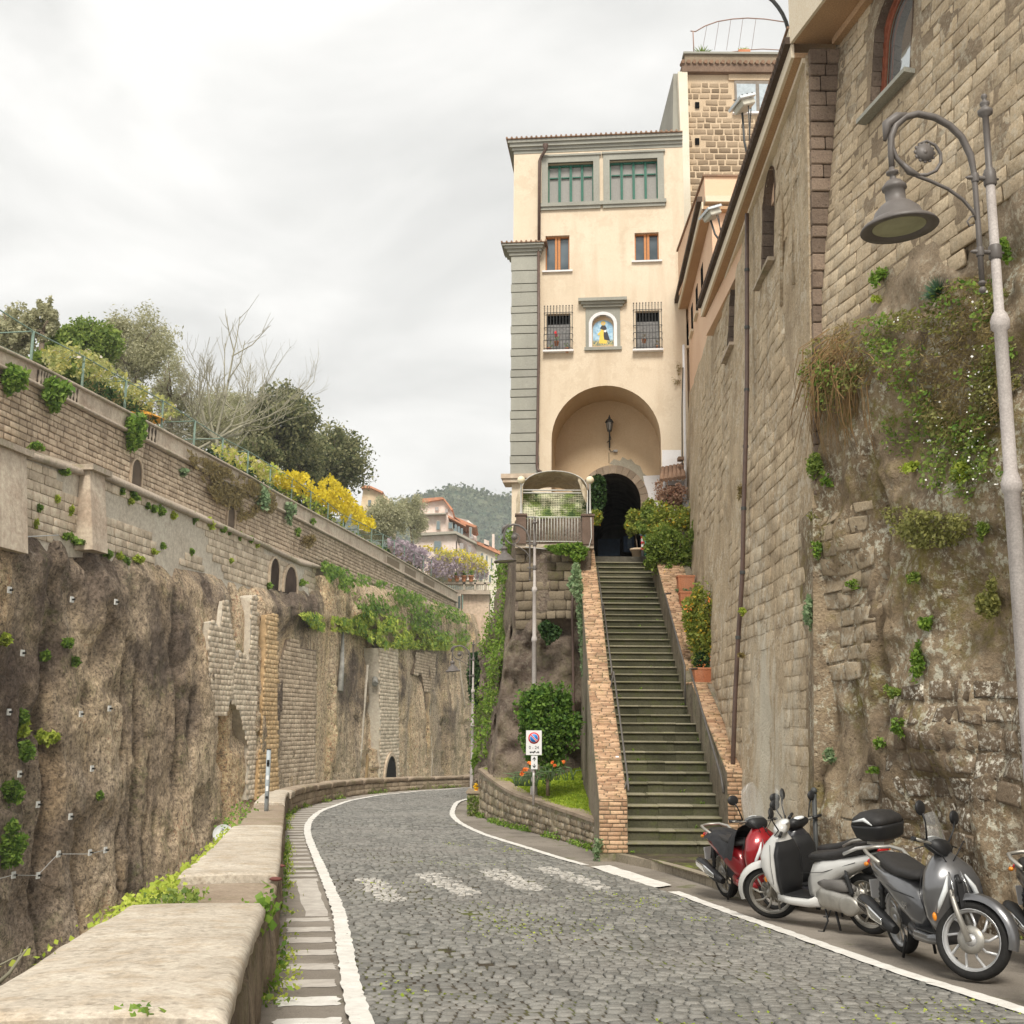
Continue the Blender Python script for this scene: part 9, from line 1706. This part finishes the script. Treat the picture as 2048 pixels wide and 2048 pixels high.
    m = MB(); m.tube([(-.22, .14, .26), (-.26, .17, .12), (-.22, .22, .01)], .011, 6); m.tube([(-.22, .22, .012), (-.16, .23, .012)], .012, 5); m.put('side_stand', blackp, t); m = MB(); m.tube([(-.34, -.12, .22), (-.40, -.15, .03)], .014, 6); m.tube([(-.34, .12, .22), (-.40, .15, .03)], .014, 6); m.put('centre_stand', blackp, t)
    if topbox:
        m = MB(); loft(m, [((-.98, 0, .965), .15, .14, 'z', .5), ((-.98, 0, 1.0), .20, .19, 'z', .5), ((-.97, 0, 1.10), .225, .21, 'z', .5), ((-.97, 0, 1.125), .228, .213, 'z', .5)], 24); tb = m.put('top_box', blackp, t); m = MB(); loft(m, [((-.97, 0, 1.13), .226, .211, 'z', .5), ((-.97, 0, 1.19), .21, .195, 'z', .55), ((-.97, 0, 1.24), .15, .13, 'z', .6), ((-.97, 0, 1.255), .06, .05, 'z', .8)], 24); m.put('lid', seat_m, tb)
        for s in (-1, 1): m = MB(); m.tube([(-1.09, s*.215, 1.135), (-1.0, s*.222, 1.19), (-.85, s*.222, 1.165)], [.006, .022, .006], 7); m.put('lid_reflector', lampc, tb)
        MB().box((-.98, 0, .94), (.22, .16, .03)).put('carrier', cast, t)
    if cover:
        G_ = np.zeros((16, 13, 3))
        for i in range(16):
            for j in range(13): f, g = i/15, (j-6)/6; x = -.80+f*.95; top = .83+.05*math.sin(f*7)+(.12*f if f > .7 else 0); G_[i, j] = (x+.02*math.sin(j*2), g*(.24 if f < .8 else .28), top-(abs(g)**3)*(.08+.34*f**2)+.012*math.sin(i*3+j*2))
        put('leg_cover', grid_mesh('leg_cover', G_, simple('black_cover', (.025, .025, .027), .7, .3, var=.3, scale=9, bump=.3)), t)
    if decal:
        for s in (1, -1):
            me = text_mesh('SH', .085, chrome); me.transform(Matrix.Translation((-.13, s*.172, .50)) @ (Matrix.Rotation(math.pi, 4, 'Z') if s > 0 else Matrix.Identity(4)) @ Matrix.Rotation(math.pi/2, 4, 'X')); put('badge', me, sp_)
    mb = MB(); mb.lathe([(.001, 0), (.02, 0), (.022, .004), (.001, .006)], (.632, 0, .775), 10, M=np.array([[0, 0, 1], [0, 1, 0], [-1, 0, 0]])); mb.put('emblem', chrome, fs)
    t.location = tuple(float(x) for x in loc); t.rotation_euler = (math.radians(lean), math.atan2(drop(loc[1]+.7*math.sin(yaw))-drop(loc[1]-.7*math.sin(yaw)), 1.4), yaw); return t
def carpaint(n, c, m=.5): k = simple(n, c, .3, .5, m, var=.06, scale=3, coat=.8); return k
silver = carpaint('silver_grey_paint', (.17, .17, .175), .6); whitep = carpaint('white_gloss', (.62, .61, .58), 0.); redp = carpaint('red_gloss', (.30, .008, .014), .2); blk = carpaint('black_gloss', (.03, .03, .035), .1)
brightrim = simple('bright_rim', (.66, .66, .66), .3, .5, .4, var=.05)
def park(front, rear): f, r = np.array(front), np.array(rear); c = (f+r)/2; return (c[0], c[1], zr(c[1])+.004), math.atan2(f[1]-r[1], f[0]-r[0])
l, y_ = park((3.74, 9.86), (3.62, 11.26)); scooter('silver-grey scooter nearest the camera, front wheel turned and bright spoked rim', silver, blackp, l, y_, 44, brightrim, .26, lean=6, decal=True)
l, y_ = park((2.98, 13.75), (3.72, 12.56)); scooter('white scooter with a black top box and tall clear windscreen', whitep, whitep, l, y_, 34, cast, True, topbox=True, lean=-7)
l, y_ = park((3.22, 14.62), (2.86, 15.97)); scooter('red scooter with a black cover over its seat, beside the pavement', redp, blackp, l, y_, 14, cast, .46, cover=True, lean=6)
l, y_ = park((3.50, 14.95), (4.02, 13.75)); scooter('dark scooter mostly hidden behind the white one', blk, blackp, l, y_, 10, cast, False, lean=-6)
l, y_ = park((4.62, 9.35), (4.74, 10.75)); scooter('black scooter at the right edge of the picture', blk, blk, l, y_, 10, cast, .2, lean=6)
bp2 = at(1628, 1583, 14.9); pst = thing('bollard', (bp2[0], 14.9, zr(14.9)), 'slim black post with a ball top behind the white scooter', 'bollard'); MB().tube([(bp2[0], 14.9, zr(14.9)-.05), (bp2[0], 14.9, bp2[2]-.03)], .030, 10).put('shaft', dark_iron, pst); MB().sphere((bp2[0], 14.9, bp2[2]+.01), .042, 12, 8).put('ball', dark_iron, pst)
# ------------------------------------------------------------------ the air between here and the hill
hz_m = bpy.data.materials.new('haze_air'); hz_m.use_nodes = True; _n = hz_m.node_tree.nodes; _n.clear(); _o = _n.new('ShaderNodeOutputMaterial'); _v = _n.new('ShaderNodeVolumePrincipled'); _v.inputs['Color'].default_value = (.93, .96, .97, 1); _v.inputs['Density'].default_value = .00032; _v.inputs['Anisotropy'].default_value = .2; hz_m.node_tree.links.new(_v.outputs[0], _o.inputs['Volume'])
hz_o = MB().box((50, 830, 75), (1900, 1760, 270)).put('haze', hz_m, kind='stuff')
